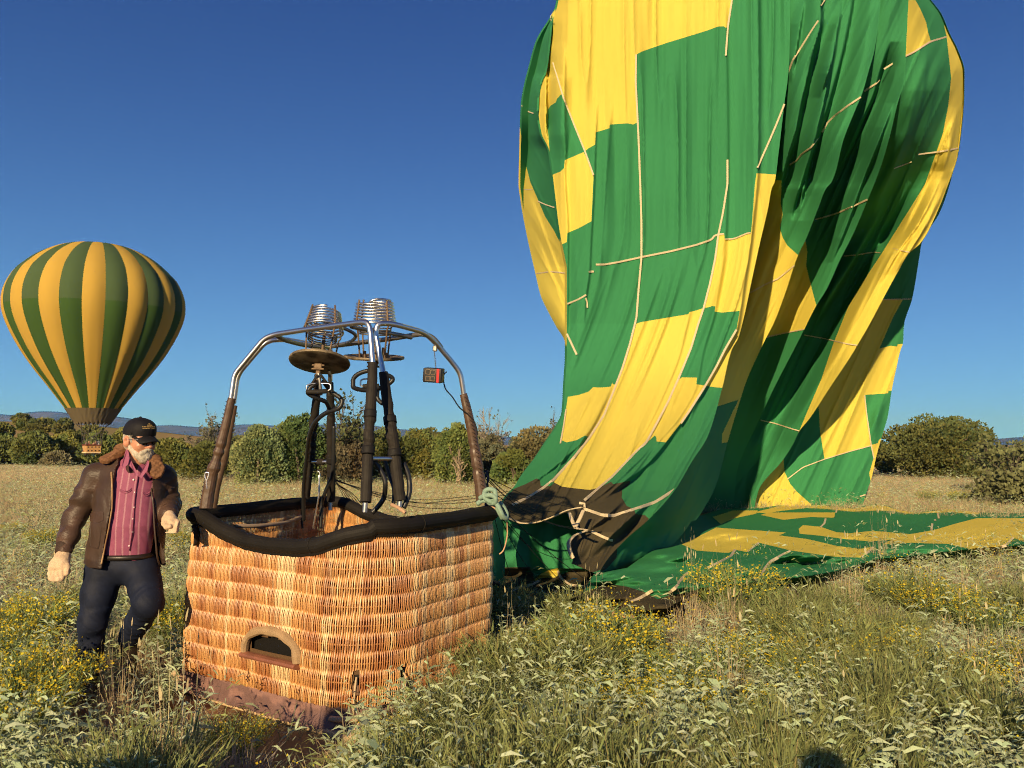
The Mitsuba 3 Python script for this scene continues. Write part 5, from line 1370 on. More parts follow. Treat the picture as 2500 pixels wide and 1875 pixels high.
lo, hi = bounds([NECK, BELT, SH_A, SH_B], .2)
v, f = mesh_sdf(shirt_sdf, lo + [.05, 0, .1], hi - [.1, 0, .1], .0058)
u = (v[:, 0] - np.interp(v[:, 2], [BELT[2], CHEST[2]], [BELT[0] + .055, CHEST[0] + .05])) + .35 * np.maximum(0, 0)
st = np.abs(np.mod(u / .043, 1) - .5)
base = np.tile([0.255, 0.069, 0.130], (len(v), 1)) * (0.85 + .3 * meshkit.fbm(v * 26, 3, seed=9)[:, None])
line_ = np.clip((.115 - st) / .05, 0, 1)[:, None] * .75
base = base * (1 - line_) + np.array([.42, .22, .26]) * line_
SHIRT = put(MAN, 'shirt', (v, f), 'mat_paint', color=base)


def on_shirt(x, y, off=.002):
    """The front of the shirt seen at this place of the measured view."""
    ds = np.linspace(5.2, 5.6, 200)
    q = V1(x, y, ds)
    k = np.argmax(shirt_sdf(q) < 0)
    return V1(x, y, ds[k] - off)


front_n = np.array([0.1, -0.99, 0.05])
put(SHIRT, 'placket', tube(curve([on_shirt(x, y, .001) for x, y in ((1205, 800), (1190, 900), (1178, 1000), (1170, 1120), (1160, 1240), (1145, 1350), (1130, 1440))], 40), .0145, 8, flat=.28), 'mat_paint', smooth=True, color=(0.25, 0.069, 0.13))
for x, y in ((1163, 825), (1178, 935), (1168, 1065), (1160, 1165), (1153, 1280), (1127, 1400)):
    put(SHIRT, 'button', lathe([(0, .0035), (.0045, .0032), (.006, .0015), (.006, 0)], 12, on_shirt(x, y, .006), basis(front_n)), 'mat_satin', smooth=40, color=(0.75, 0.68, 0.66))
for pts in (((1040, 905), (1095, 925), (1145, 900)), ((1242, 930), (1275, 950), (1305, 930))):
    put(SHIRT, 'pocket_flap', cat([tube(curve([on_shirt(x, y + dy, .003) for x, y in pts], 14), .006, 6, flat=.5) for dy in (0, 14)]), 'mat_paint', smooth=True, color=(0.27, 0.08, 0.144))
def flap(pts, d0, d1, thick=.006):
    """A cut piece of cloth with this outline, its upper edge at distance d0 and its lower at d1."""
    q = sg.Polygon(pts).buffer(-6).buffer(6)
    m = trimesh.creation.extrude_polygon(q.segmentize(14), 1.0, engine='earcut')
    v, y = np.array(m.vertices), np.array([b for a, b in pts])
    t = (v[:, 1] - y.min()) / (y.max() - y.min())
    return V1(v[:, 0], v[:, 1], d0 + (d1 - d0) * t + thick * v[:, 2] - .012 * np.sin(np.pi * t)), np.array(m.faces)


for pts, a, b in (([(1104, 552), (1088, 590), (1066, 690), (1060, 742), (1092, 712), (1116, 690), (1128, 640), (1122, 590)], 5.455, 5.375), ([(1120, 620), (1114, 690), (1150, 728), (1192, 800), (1204, 780), (1165, 700)], 5.43, 5.385), ([(1292, 640), (1278, 672), (1236, 742), (1212, 800), (1232, 812), (1282, 745), (1298, 690)], 5.435, 5.385)):
    put(SHIRT, 'collar', flap(pts, a, b), 'mat_paint', smooth=35, color=None) if False else put(SHIRT, 'collar', flap(pts, a, b), 'mat_paint', color=(0.28, 0.084, 0.148))
v, f = mesh_sdf(lambda p: np.maximum(ell(p, NECK + [.01, -.035, -.03], (.055, .055, .075)), -cap(p, NECK + [0, -.03, .15], NECK + [0.005, -.02, .01], .06, .05)), NECK - [.12, .15, .14], NECK + [.12, .12, .1], .006)
put(MAN, 'undershirt', (v, f), 'mat_paint', color=(0.055, 0.022, 0.025))


def arm_folds(p, pts, seed):
    """Creases that ring a sleeve, closest at the elbow."""
    best, u0, off = np.full(len(p), 9.0), np.zeros(len(p)), 0.0
    for a, b in zip(pts[:-1], pts[1:]):
        d = b - a; L = np.linalg.norm(d)
        t = np.clip((p - a) @ d / L ** 2, 0, 1)
        r = np.linalg.norm(p - a - t[:, None] * d, axis=1)
        u0 = np.where(r < best, off + t * L, u0); best = np.minimum(r, best); off += L
    n = np.stack([u0 * 21 + 2.2 * (p[:, 0] + p[:, 2]) * 3, (p[:, 0] - p[:, 1]) * 7, p[:, 2] * 4], -1)
    ridge_ = 1 - np.abs(2 * meshkit.noise(n, seed) - 1)
    n2 = np.stack([u0 * 46 + (p[:, 0] + p[:, 2]) * 9, (p[:, 0] - p[:, 1]) * 12, p[:, 2] * 6], -1)
    w = np.clip((.13 - best) / .05, 0, 1)
    return w * (.020 * (.55 - ridge_) + .006 * (.5 - meshkit.noise(n2, seed + 1)))


# jeans, belt, boots
def jeans_sdf(p):
    d = chain(p, [HIP_A + [.0, 0, .02], HIP_A * .55 + KN_A * .45, KN_A, KN_A * .4 + AN_A * .6, AN_A], [.116, .100, .080, .072, .074], .04)
    e = chain(p, [HIP_B + [0, 0, .02], HIP_B * .5 + KN_B * .5, KN_B, KN_B * .5 + AN_B * .5, AN_B], [.110, .096, .086, .076, .068], .04)
    d = smin(d, e, .035)
    pel = ell(p, (BELT + [.005, .01, -.075]), (.170, .120, .125))
    d = smin(d, pel, .04)
    d = np.maximum(d, p[:, 2] - (BELT[2] + .02))
    k = np.exp(-((p[:, 2] - KN_A[2] + .05) / .22) ** 2) * .7 + .5 + np.exp(-((p[:, 2] - .15) / .1) ** 2)
    return d + wrinkle(p, .009, 6, 7, 12, 1.1) * k + .8 * arm_folds(p, [HIP_A, KN_A, AN_A], 51) + .8 * arm_folds(p, [HIP_B, KN_B, AN_B], 55)


lo, hi = bounds([HIP_A, AN_A, AN_B, BELT, HIP_B, KN_B], .2)
v, f = mesh_sdf(jeans_sdf, lo + [0, 0, .1], hi, .0082)
w = meshkit.fbm(v * 14, 3, seed=2)
JEANS = put(MAN, 'jeans', (v, f), 'mat_paint', color=np.array([0.0075, 0.011, 0.026])[None] * (0.55 + 1.0 * w[:, None]))
ring = np.linspace(0, 2 * np.pi, 41)[:-1]
put(MAN, 'belt', tube(BELT + np.stack([.160 * np.cos(ring), .114 * np.sin(ring), 0 * ring - .012], -1), .018, 8, closed=True, flat=1), 'mat_satin', smooth=True, color=(0.018, 0.013, 0.010))
for (a, b) in ((AN_A, np.array([.06, -.16, 0])), (AN_B, np.array([.05, -.10, -.10]))):
    foot = a.copy(); foot[2] = .055 if a is AN_A else a[2] - .16
    def boot_sdf(p, foot=foot, a=a, b=b):
        d = smin(cap(p, a + [0, 0, .04], foot + [0, .02, .0], .062, .05), cap(p, foot + [0, .03, -.005], foot + b + [0, -.04, -.01], .048, .042), .04)
        return np.maximum(d, foot[2] - .052 - p[:, 2]) if a is AN_A else d
    v, f = mesh_sdf(boot_sdf, np.minimum(foot, a) - [.14, .34, .12], np.maximum(foot, a) + [.2, .2, .14], .009)
    put(MAN, 'boot', (v, f), 'mat_satin', color=(0.022, 0.016, 0.012))


# jacket: trunk open at the front, two sleeves
OPEN = sg.Polygon([V1(x, y, 5.42)[[0, 2]] for x, y in ((1085, 540), (985, 735), (993, 900), (992, 1050), (965, 1220), (925, 1420), (900, 1640), (1395, 1640), (1352, 1450), (1332, 1200), (1318, 1000), (1300, 860), (1290, 700), (1290, 540))])
shapely.prepare(OPEN)
HEM = lambda p: np.interp(p[:, 0], [V1(745, 0, 5.5)[0], V1(890, 0, 5.5)[0], V1(1390, 0, 5.5)[0]], [V1(0, 1530, 5.5)[2], V1(0, 1575, 5.5)[2], V1(0, 1590, 5.5)[2]])


def jacket_sdf(p):
    flare = np.clip((CHEST[2] - p[:, 2]) / .5, 0, 1) * .055
    body_ = np.clip((p[:, 0] - SH_A[0] - .02) / .06, 0, 1) * np.clip((SH_B[0] + .02 - p[:, 0]) / .06, 0, 1)
    vert = np.stack([p[:, 0] * 17 + 2.2 * p[:, 2], p[:, 1] * 5, p[:, 2] * 2.4], -1)
    cloth = body_ * .017 * (.5 - meshkit.fbm(vert, 2, seed=44)) + wrinkle(p, .007, 6, 6, 21, .9)
    d = torso(p, .040 + flare, .032 + flare * .4, 0)
    d = smin(d, chain(p, [NECK + [-.03, .02, -.03], SH_A + [.02, 0, .005]], [.080, .082], .05), .05)
    d = smin(d, chain(p, [NECK + [.03, .02, -.03], SH_B + [-.02, 0, .005]], [.080, .078], .05), .05)
    d = np.maximum(d + cloth, -(torso(p, .018 + flare, .010 + flare * .4, 0) + cloth))
    d = np.maximum(d, HEM(p) - p[:, 2])
    inside = shapely.contains_xy(OPEN, p[:, 0], p[:, 2]) & (p[:, 1] < CHEST[1] + .03)
    near = shapely.distance(OPEN.boundary, shapely.points(p[:, 0], p[:, 2]))
    o = np.where(p[:, 1] < CHEST[1] + .03, np.where(inside, near, -near), -.05)
    d = np.maximum(d, o)
    a = chain(p, [SH_A, SH_A * .45 + EL_A * .55, EL_A, EL_A * .45 + WR_A * .55, WR_A], [.080, .074, .066, .058, .048], .03) + arm_folds(p, [SH_A, EL_A, WR_A], 41)
    b = chain(p, [SH_B, EL_B, WR_B], [.078, .068, .052], .03) + arm_folds(p, [SH_B, EL_B, WR_B], 45)
    d = smin(smin(d, a, .03), b, .025)
    neck = cap(p, NECK + [0.0, -.03, .22], NECK + [0.0, -.04, -.02], .12, .075)
    d = np.maximum(d, -neck)
    return np.maximum(d, p[:, 2] - (NECK[2] + .045))


lo, hi = bounds([NECK + [0, 0, .1], WR_A, SH_A, SH_B, EL_B, WR_B, BELT - [0, 0, .08]], .13)
v, f = mesh_sdf(jacket_sdf, lo, hi, .0070)
w = meshkit.fbm(v * 9, 4, seed=3)
arm = np.clip(.07 - np.minimum(cap(v, SH_A - [0, 0, .06], WR_A, .06, .05), cap(v, EL_B, WR_B, .05, .05)), 0, .07) / .07
wear = np.clip(w * 1.5 - .35, 0, 1) * (.35 + .65 * arm)
col = np.array([0.040, 0.0245, 0.017])[None] * (1 - wear[:, None]) + np.array([0.112, 0.062, 0.042])[None] * wear[:, None]
hem = np.clip(1 - (v[:, 2] - HEM(v)) / .050, 0, 1)[:, None] > .05
col = np.where(hem & (v[:, 1:2] < 9), np.array([0.036, 0.021, 0.015])[None] * (.8 + .4 * w[:, None]), col)
scene['mat_leather'] = {'type': 'bumpmap', 'arbitrary': proc(lambda p, n, uv: fbm(p.x * 120, p.y * 120, p.z * 120, 3), 1.5e-3), 'scale': 0.0022,
                        'bsdf': {'type': 'twosided', 'bsdf': {'type': 'principled', 'base_color': VC, 'roughness': .48, 'specular': .32}}}
JACK = put(MAN, 'jacket', (v, f), 'mat_leather', color=col)


def on_jacket(x, y, off=.002):
    ds = np.linspace(5.30, 5.6, 260)
    q = V1(x, y, ds)
    hit = jacket_sdf(q) < 0
    k = np.argmax(hit) if hit.any() else np.argmin(jacket_sdf(q))
    return V1(x, y, ds[k] - off)


# zip edges, pocket with its flap, cuffs, snap, fleece collar
put(JACK, 'zip', tube(curve([on_jacket(x - 8, y, .004) for x, y in ((978, 760), (985, 900), (984, 1040), (958, 1220), (918, 1420), (892, 1560))], 60), .0055, 6), 'mat_satin', smooth=True, color=(0.33, 0.20, 0.09))
put(JACK, 'zip', tube(curve([on_jacket(x + 8, y, .003) for x, y in ((1305, 840), (1322, 1000), (1336, 1200), (1356, 1450), (1390, 1580))], 60), .0055, 6), 'mat_satin', smooth=True, color=(0.06, 0.04, 0.03))
put(JACK, 'pocket_seam', tube(curve([on_jacket(x, y, .001) for x, y in ((792, 1195), (786, 1320), (790, 1405), (850, 1425), (872, 1330), (884, 1190))], 50), .004, 5), 'mat_leather', smooth=True, color=(0.045, 0.026, 0.018))
ny = 9
g = np.array([[on_jacket(784 + 118 * t, (1190 - 12 * t) - (1 - s) * (85 - 10 * t) + 18 * s * (1 - abs(2 * t - 1)), .004) for t in np.linspace(0, 1, 12)] for s in np.linspace(0, 1, ny)])
ii, jj = np.meshgrid(np.arange(ny - 1), np.arange(11), indexing='ij')
q4 = np.stack([ii * 12 + jj, ii * 12 + jj + 1, (ii + 1) * 12 + jj + 1, (ii + 1) * 12 + jj], -1).reshape(-1, 4)
put(JACK, 'pocket_flap', (g.reshape(-1, 3), np.vstack([q4[:, [0, 1, 2]], q4[:, [0, 2, 3]]])), 'mat_leather', smooth=True, color=(0.058, 0.033, 0.023))
put(JACK, 'snap', lathe([(0, .005), (.007, .004), (.008, 0)], 14, V1(1320, 818, 5.40), basis(front_n)), 'mat_steel', smooth=40)
for a, b, r in ((WR_A, EL_A, .051), (WR_B, EL_B, .055)):
    d = (a - b) / np.linalg.norm(a - b)
    c = np.array([a - d * .055, a - d * .03, a, a + d * .02, a + d * .028])
    v, f = tube(c, [r * 1.0, r * 1.06, r * 1.0, r * .92, r * .75], 40)
    put(JACK, 'knit_cuff', (v + .002 * (meshkit.noise(v * 130, 2) - .5)[:, None], f), 'mat_paint', smooth=True, color=(0.040, 0.023, 0.016))


def fleece(pts, r, flat_n, fl):
    def s(p):
        d = chain(p, pts, r, .03)
        d = np.maximum(d, np.abs((p - pts[0]) @ flat_n - np.interp((p - pts[0]) @ (pts[-1] - pts[0]) / ((pts[-1] - pts[0]) @ (pts[-1] - pts[0])), np.linspace(0, 1, len(pts)), [(q - pts[0]) @ flat_n for q in pts])) - fl)
        return d + .012 * (meshkit.fbm(p * 75, 3, seed=2) - .5)
    lo, hi = bounds(pts, max(r) + .03)
    return mesh_sdf(s, lo, hi, .0045)


for pts, r, fn_ in (([V1(1096, 560, 5.53), V1(1020, 595, 5.51), V1(945, 640, 5.49), V1(895, 652, 5.48)], [.022, .036, .040, .018], np.array([-.3, -.5, .8])),
                    ([V1(1040, 560, 5.66), V1(1150, 545, 5.68), V1(1290, 585, 5.62)], [.035, .036, .03], np.array([0, -.9, .3])),
                    ([V1(1315, 600, 5.58), V1(1350, 660, 5.50), V1(1362, 735, 5.46), V1(1366, 775, 5.45)], [.022, .036, .045, .030], np.array([.4, -.85, .3]))):
    v, f = fleece(pts, r, fn_ / np.linalg.norm(fn_), .020)
    w = meshkit.fbm(v * 60, 3, seed=4)
    put(JACK, 'fleece_collar', (v, f), 'mat_paint', color=np.array([0.168, 0.080, 0.037])[None] * (.45 + 1.1 * w[:, None]))


# ---- hands in pale leather work gloves: palm, four fingers and thumb as one mesh
def glove(parts, lo, hi, seed):
    def s(p):
        d = None
        for pts, rs, k in parts:
            e = chain(p, [np.asarray(q) for q in pts], rs, .008)
            d = e if d is None else smin(d, e, k)
        return d + .0035 * (meshkit.fbm(p * 60, 2, seed=seed) - .5)
    v, f = mesh_sdf(s, lo, hi, .0040)
    w = meshkit.fbm(v * 35, 3, seed=seed + 1)
    put(MAN, 'gloved_hand', (v, f), 'mat_paint', color=np.array([0.58, 0.42, 0.275])[None] * (.70 + .5 * w[:, None]))


W = lambda x, y, d: V1(x, y, d)
wa = W(548, 1478, 5.42)
glove([([wa, W(522, 1530, 5.40), W(492, 1585, 5.385)], [.039, .042, .038], .02), ([W(560, 1500, 5.42), W(545, 1580, 5.37)], [.036, .034], .03), ([W(470, 1560, 5.40), W(455, 1600, 5.385)], [.028, .025], .02),
       ([W(462, 1590, 5.385), W(436, 1640, 5.365), W(440, 1685, 5.345), W(458, 1700, 5.335)], [.0165, .0145, .0135, .012], .007),
       ([W(486, 1605, 5.37), W(470, 1660, 5.345), W(478, 1700, 5.33), W(498, 1712, 5.33)], [.0165, .0150, .0140, .0125], .006),
       ([W(512, 1612, 5.36), W(505, 1662, 5.338), W(512, 1695, 5.33), W(526, 1702, 5.335)], [.0160, .0145, .0135, .012], .006),
       ([W(538, 1608, 5.355), W(536, 1650, 5.34), W(542, 1676, 5.338), W(552, 1680, 5.345)], [.0145, .0130, .0120, .011], .006),
       ([W(568, 1535, 5.395), W(586, 1580, 5.365), W(588, 1622, 5.350), W(580, 1645, 5.345)], [.020, .0175, .0155, .013], .012)],
      wa - [.13, .15, .15], wa + [.08, .08, .05], 31)
wb = W(1472, 1135, 5.41)
glove([([wb, W(1488, 1180, 5.375), W(1500, 1215, 5.355)], [.036, .039, .037], .02), ([W(1455, 1180, 5.37), W(1470, 1215, 5.35)], [.030, .028], .02),
       ([W(1540, 1190, 5.355), W(1556, 1235, 5.335), W(1535, 1272, 5.325), W(1508, 1262, 5.335)], [.0170, .0160, .0150, .013], .006),
       ([W(1528, 1222, 5.345), W(1542, 1268, 5.325), W(1516, 1298, 5.315), W(1490, 1284, 5.325)], [.0170, .0160, .0150, .013], .006),
       ([W(1510, 1240, 5.338), W(1520, 1284, 5.318), W(1494, 1308, 5.310), W(1468, 1294, 5.320)], [.0160, .0150, .0140, .012], .006),
       ([W(1488, 1250, 5.335), W(1494, 1288, 5.318), W(1470, 1306, 5.312), W(1450, 1294, 5.32)], [.0145, .0135, .0125, .011], .006),
       ([W(1440, 1165, 5.37), W(1432, 1205, 5.335), W(1452, 1235, 5.315), W(1480, 1232, 5.31)], [.020, .0180, .0160, .013], .01)],
      wb - [.08, .15, .10], wb + [.09, .09, .05], 37)


# ---- two more people stand outside the picture and throw the shadows at its lower edge
def bystander(name, label, at_xy, facing, h, phone, hat):
    k = thing(name, label, 'person')
    f_ = np.array([math.cos(facing), math.sin(facing), 0]); l_ = np.array([-f_[1], f_[0], 0])
    o = np.array([*at_xy, 0.0]); s = h / 1.75
    q = lambda f, l, z: o + f_ * f * s + l_ * l * s + np.array([0, 0, z * s])
    hands = [q(.20, .09, 1.52), q(.20, -.09, 1.52)] if phone else [q(.10, .27, .80), q(.10, -.27, .80)]
    elb = [q(.12, .30, 1.26), q(.12, -.30, 1.26)] if phone else [q(-.03, .26, 1.08), q(-.03, -.26, 1.08)]
    def body(p):
        d = chain(p, [q(0, 0, 1.0), q(0, 0, 1.20), q(0, 0, 1.36)], [.145, .15, .125], .06)
        d = smin(d, cap(p, q(0, .17, 1.40), q(0, -.17, 1.40), .07, .07), .05)
        d = smin(d, cap(p, q(0, 0, 1.42), q(.02, 0, 1.56), .055, .055), .03)
        d = smin(d, ell(p, q(.03, 0, 1.645), np.array([.095, .095, .12]) * s), .02)
        d = smin(d, ell(p, q(.125, 0, 1.63), np.array([.02, .02, .022])), .012)
        for i, sg_ in enumerate((1, -1)):
            d = smin(d, chain(p, [q(0, sg_ * .19, 1.40), elb[i], hands[i]], [.062, .05, .036], .03), .03)
            d = smin(d, chain(p, [q(0, sg_ * .09, .93), q(.02, sg_ * .10, .50), q(-.01, sg_ * .11, .10)], [.10, .068, .05], .03), .05)
            d = smin(d, cap(p, q(-.03, sg_ * .11, .055), q(.14, sg_ * .12, .04), .05, .042), .03)
            for j in range(4):
                b = hands[i] + l_ * (.022 * (j - 1.5)) * .9
                d = smin(d, chain(p, [b, b + f_ * .03 + np.array([0, 0, .035 if phone else -.045]), b + f_ * .01 + np.array([0, 0, .06 if phone else -.075])], [.013, .011, .009], .01), .012)
        return d
    lo, hi = bounds([o, q(0, 0, 1.78), *hands, *elb], .16)
    v, f = mesh_sdf(body, lo, hi, .020)
    z = v[:, 2] / s
    col = np.where(z[:, None] > 1.50, [0.55, 0.30, 0.20], np.where(z[:, None] > .96, [0.10, 0.12, 0.18], np.where(z[:, None] > .12, [0.05, 0.055, 0.08], [0.03, 0.02, 0.015])))
    hd = np.minimum(np.linalg.norm(v - hands[0], axis=1), np.linalg.norm(v - hands[1], axis=1)) < .11
    col = np.where(hd[:, None], [0.55, 0.30, 0.20], col)
    put(k, 'body', (v, f), 'mat_paint', color=col)
    if hat:
        Rh = np.stack([f_, l_, [0, 0, 1]], 1)
        put(k, 'sun_hat', lathe([(.19, 1.70), (.185, 1.705), (.105, 1.715), (.10, 1.79), (.07, 1.83), (0, 1.835)], 28, o + f_ * .02, Rh), 'mat_paint', smooth=40, color=(0.30, 0.22, 0.13))
    else:
        put(k, 'hair', lathe([(.09, 1.66), (.104, 1.70), (.095, 1.75), (.06, 1.785), (0, 1.795)], 24, o + f_ * .015, None), 'mat_paint', smooth=True, color=(0.05, 0.03, 0.02))
    return k, hands


PHO, hands = bystander('person', 'photographer behind the camera holding up a phone, casting the shadow at lower right', (0.03, -0.29), math.pi / 2, 1.74, True, False)
PHN = thing('phone', 'black phone held up in both hands of the photographer', 'phone')
put(PHN, None, box((.145, .009, .074), (0.0, -0.06, 1.59), None, .003), 'mat_satin', smooth=40, color=(0.01, 0.01, 0.011))
bystander('person', 'onlooker standing to the left of the camera, casting the shadow by the basket foot', (-2.42, 0.42), math.radians(70), 1.76, False, False)

# ================================================================== the second balloon, hovering over the field far left
D2 = 72.0
BAL = thing('striped_balloon', 'fully inflated balloon with green and yellow vertical stripes hovering low at left', 'hot air balloon')
CX2 = 235.0
prof = [(590, 6), (591, 30), (593, 56), (597, 80), (604, 102), (614, 124), (627, 146), (641, 165), (656, 181), (670, 195), (688, 206), (706, 214), (726, 219.5), (745, 221), (762, 220), (780, 216), (800, 209), (822, 198.5), (842, 187.5), (865, 173.5), (889, 156.5), (913, 138), (936, 118.5), (955, 103), (975, 87), (998, 69)]
pyq, hw = np.array(prof, float).T
zz = P(CX2, 800 + (pyq - 800) * np.where(pyq < 800, .955, 1), D2)[:, 2]
rr = hw / F_PX * D2 * 0.897
axis_x = P(CX2, 800, D2)[0]
NG = 26
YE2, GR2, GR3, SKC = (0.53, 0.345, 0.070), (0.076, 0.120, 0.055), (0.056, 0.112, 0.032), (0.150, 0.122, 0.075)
zf = np.linspace(0, 1, 70)
cum = np.r_[0, np.cumsum(np.hypot(np.diff(rr), np.diff(zz)))]
zi, ri = np.interp(zf * cum[-1], cum, zz), np.interp(zf * cum[-1], cum, rr)
zi, ri = PchipInterpolator(cum, zz)(zf * cum[-1]), PchipInterpolator(cum, rr)(zf * cum[-1])


def bal_pt(ang, z, r):
    """ang = 0 faces the eye."""
    return np.stack([axis_x + r * np.sin(ang), D2 - r * np.cos(ang), z + 0 * ang], -1)


def grid_faces(k, n):
    ii, jj = np.meshgrid(np.arange(k - 1), np.arange(n - 1), indexing='ij')
    q = np.stack([ii * n + jj, ii * n + jj + 1, (ii + 1) * n + jj + 1, (ii + 1) * n + jj], -1).reshape(-1, 4)
    return np.vstack([q[:, [0, 1, 2]], q[:, [0, 2, 3]]])


split_z = P(CX2, 762, D2)[2]
for g in range(NG):
    a0 = math.radians(-10.6) + g * 2 * np.pi / NG
    t = np.linspace(0, 1, 9)
    ang = a0 + t * 2 * np.pi / NG
    for lo_, hi_, part in ((0, 1, 'upper'), (1, 2, 'lower')) if g % 2 else ((0, 2, 'all'),):
        cut = int(np.argmin(np.abs(zi - split_z)))
        rows = slice(0, 70) if part == 'all' else (slice(0, cut + 1) if part == 'upper' else slice(cut, 70))
        z, r = zi[rows], ri[rows]
        bulge = 1 + .030 * np.sin(np.pi * t)[None] * np.clip(r / r.max(), .2, 1)[:, None]
        A = np.broadcast_to(ang, (len(z), 9))
        slack = np.clip((split_z - z) / 9, 0, 1)[:, None]
        n_ = meshkit.noise(np.stack([A * 14 + g, z[:, None] * .16 + A * 0, A * 0], -1), 6) - .5
        v = bal_pt(A, np.broadcast_to(z[:, None], A.shape), r[:, None] * bulge * (1 + .03 * slack * n_))
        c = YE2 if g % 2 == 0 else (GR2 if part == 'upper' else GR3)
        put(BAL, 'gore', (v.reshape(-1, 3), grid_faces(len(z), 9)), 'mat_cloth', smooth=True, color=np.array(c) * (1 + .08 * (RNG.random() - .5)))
# skirt with its scalloped foot
zs_, rs_ = np.linspace(zi[-1], P(CX2, 1034, D2)[2], 8), np.linspace(ri[-1], 39.5 / F_PX * D2, 8)
ang = np.linspace(0, 2 * np.pi, 157)
rows = [bal_pt(ang, np.full_like(ang, z) + (0.10 * np.sin(ang * 26) if k == 7 else 0), r * (1 + .02 * np.abs(np.sin(ang * 13)) + .012 * np.sin(ang * 39 + k))) for k, (z, r) in enumerate(zip(zs_, rs_))]
put(BAL, 'skirt', (np.array(rows).reshape(-1, 3), grid_faces(8, 157)), 'mat_cloth', smooth=True, color=SKC)
ZB, ZT = P(224, 1106, D2)[2], P(224, 1086, D2)[2]
bx = P(224, 1095, D2)[0]
Rb = np.array([[math.cos(.72), -math.sin(.72), 0], [math.sin(.72), math.cos(.72), 0], [0, 0, 1]])
bb = BAL
sz = 1.14
wallc = (0.46, 0.25, 0.085)
for k in range(4):
    a = k * np.pi / 2
    n_ = Rb @ np.array([math.cos(a), math.sin(a), 0])
    R = basis([0, 0, 1], Rb @ np.array([-math.sin(a), math.cos(a), 0]))
    w = put(bb, 'wicker_wall', box((sz, .05, ZT - ZB - .06), np.array([bx, D2, (ZB + ZT) / 2 + .02]) + n_ * sz / 2, R, .01), 'mat_satin', color=np.array(wallc) * (1 if k % 2 else .93))
    if n_[1] < 0 and n_[0] > 0:
        for ix in range(4):
            for iz in range(2):
                put(w, 'foot_hole', box((.12, .02, .11), np.array([bx, D2, ZB + .20 + .30 * iz]) + n_ * (sz / 2 + .022) + R @ np.array([-.42 + .28 * ix, 0, 0]), R, .004), 'mat_paint', color=(.05, .03, .02))
ringp = [np.array([bx, D2, 0]) + Rb @ np.array([x * sz / 2 * 1.04, y * sz / 2 * 1.04, 0]) for x, y in ((-1, -1), (1, -1), (1, 1), (-1, 1), (-1, -1))]
put(bb, 'basket_rim', tube(rounded([q + [0, 0, ZT - .02] for q in ringp], .1), .06, 8), 'mat_paint', smooth=True, color=(0.12, 0.03, 0.02))
put(bb, 'basket_foot', tube(rounded([q + [0, 0, ZB + .03] for q in ringp], .1), .05, 8), 'mat_paint', smooth=True, color=(0.66, 0.50, 0.30))
for k in range(12):
    q = ringp[k % 4] + [0, 0, ZT]
    an = k * 2 * np.pi / 12 + .3
    put(bb, 'cable', tube([q, bal_pt(np.array(an), np.array(zs_[-1]), rs_[-1])], .022, 4), 'mat_paint', smooth=True, color=(.10, .09, .08))
for k, (px, py, c, lab) in enumerate(((211, 1083, (.05, .045, .06), 'passenger in dark clothes at the left end of the small distant basket'), (218, 1080, (.30, .07, .06), 'passenger in a reddish top in the small distant basket'),
                                      (229, 1084, (.22, .40, .36), 'passenger in a pale green top leaning over the small distant basket rim'), (240, 1080, (.75, .72, .68), 'passenger in a white cap near the right end of the small distant basket'), (234, 1081, (.08, .06, .05), 'passenger in brown between the others in the small distant basket'))):
    pk = thing('person', lab, 'person', 'passengers in the distant basket')
    b = P(px, py, D2 + .2 * (k % 2))
    v, f = mesh_sdf(lambda p, b=b: smin(smin(chain(p, [b - [0, 0, .85], b - [0, 0, .32]], [.17, .19], .05), cap(p, b + [-.19, 0, -.32], b + [.19, 0, -.32], .08, .08), .06), smin(ell(p, b, (.10, .11, .13)), chain(p, [b + [-.24, 0, -.34], b + [-.27, -.12, -.6], b + [-.12, -.3, -.62]], [.065, .055, .045], .03), .02), .04), b - [.42, .5, 1.0], b + [.42, .42, .2], .05)
    z = v[:, 2] - b[2]
    put(pk, 'body', (v, f), 'mat_paint', color=np.where((z > -.12)[:, None], (c if k == 3 else (.38, .22, .15)), c))

# ================================================================== trees and bushes beyond the field
def leaf_cloud(cent, nrm, size, rng, tip=1.6):
    """One two-triangle sprig at each centre, turned about its outward direction."""
    n = len(cent)
    d = nrm + rng.normal(size=(n, 3)) * .55
    d /= np.linalg.norm(d, axis=1, keepdims=True)
    r = rng.normal(size=(n, 3)) * .75 + SUN / np.linalg.norm(SUN)
    s = np.cross(d, r); s /= np.linalg.norm(s, axis=1, keepdims=True) + 1e-9
    w = np.cross(s, d)
    L = (size * (.6 + .8 * rng.random(n)))[:, None]
    a = cent - d * L * .3
    b, c = cent + s * L * .55 + w * L * .12, cent - s * L * .55 + w * L * .12
    e = cent + d * L * tip * .6
    v = np.stack([a, b, e, c], 1).reshape(-1, 3)
    k = np.arange(n)[:, None] * 4
    return v, np.vstack([k + [0, 1, 2], k + [0, 2, 3]])


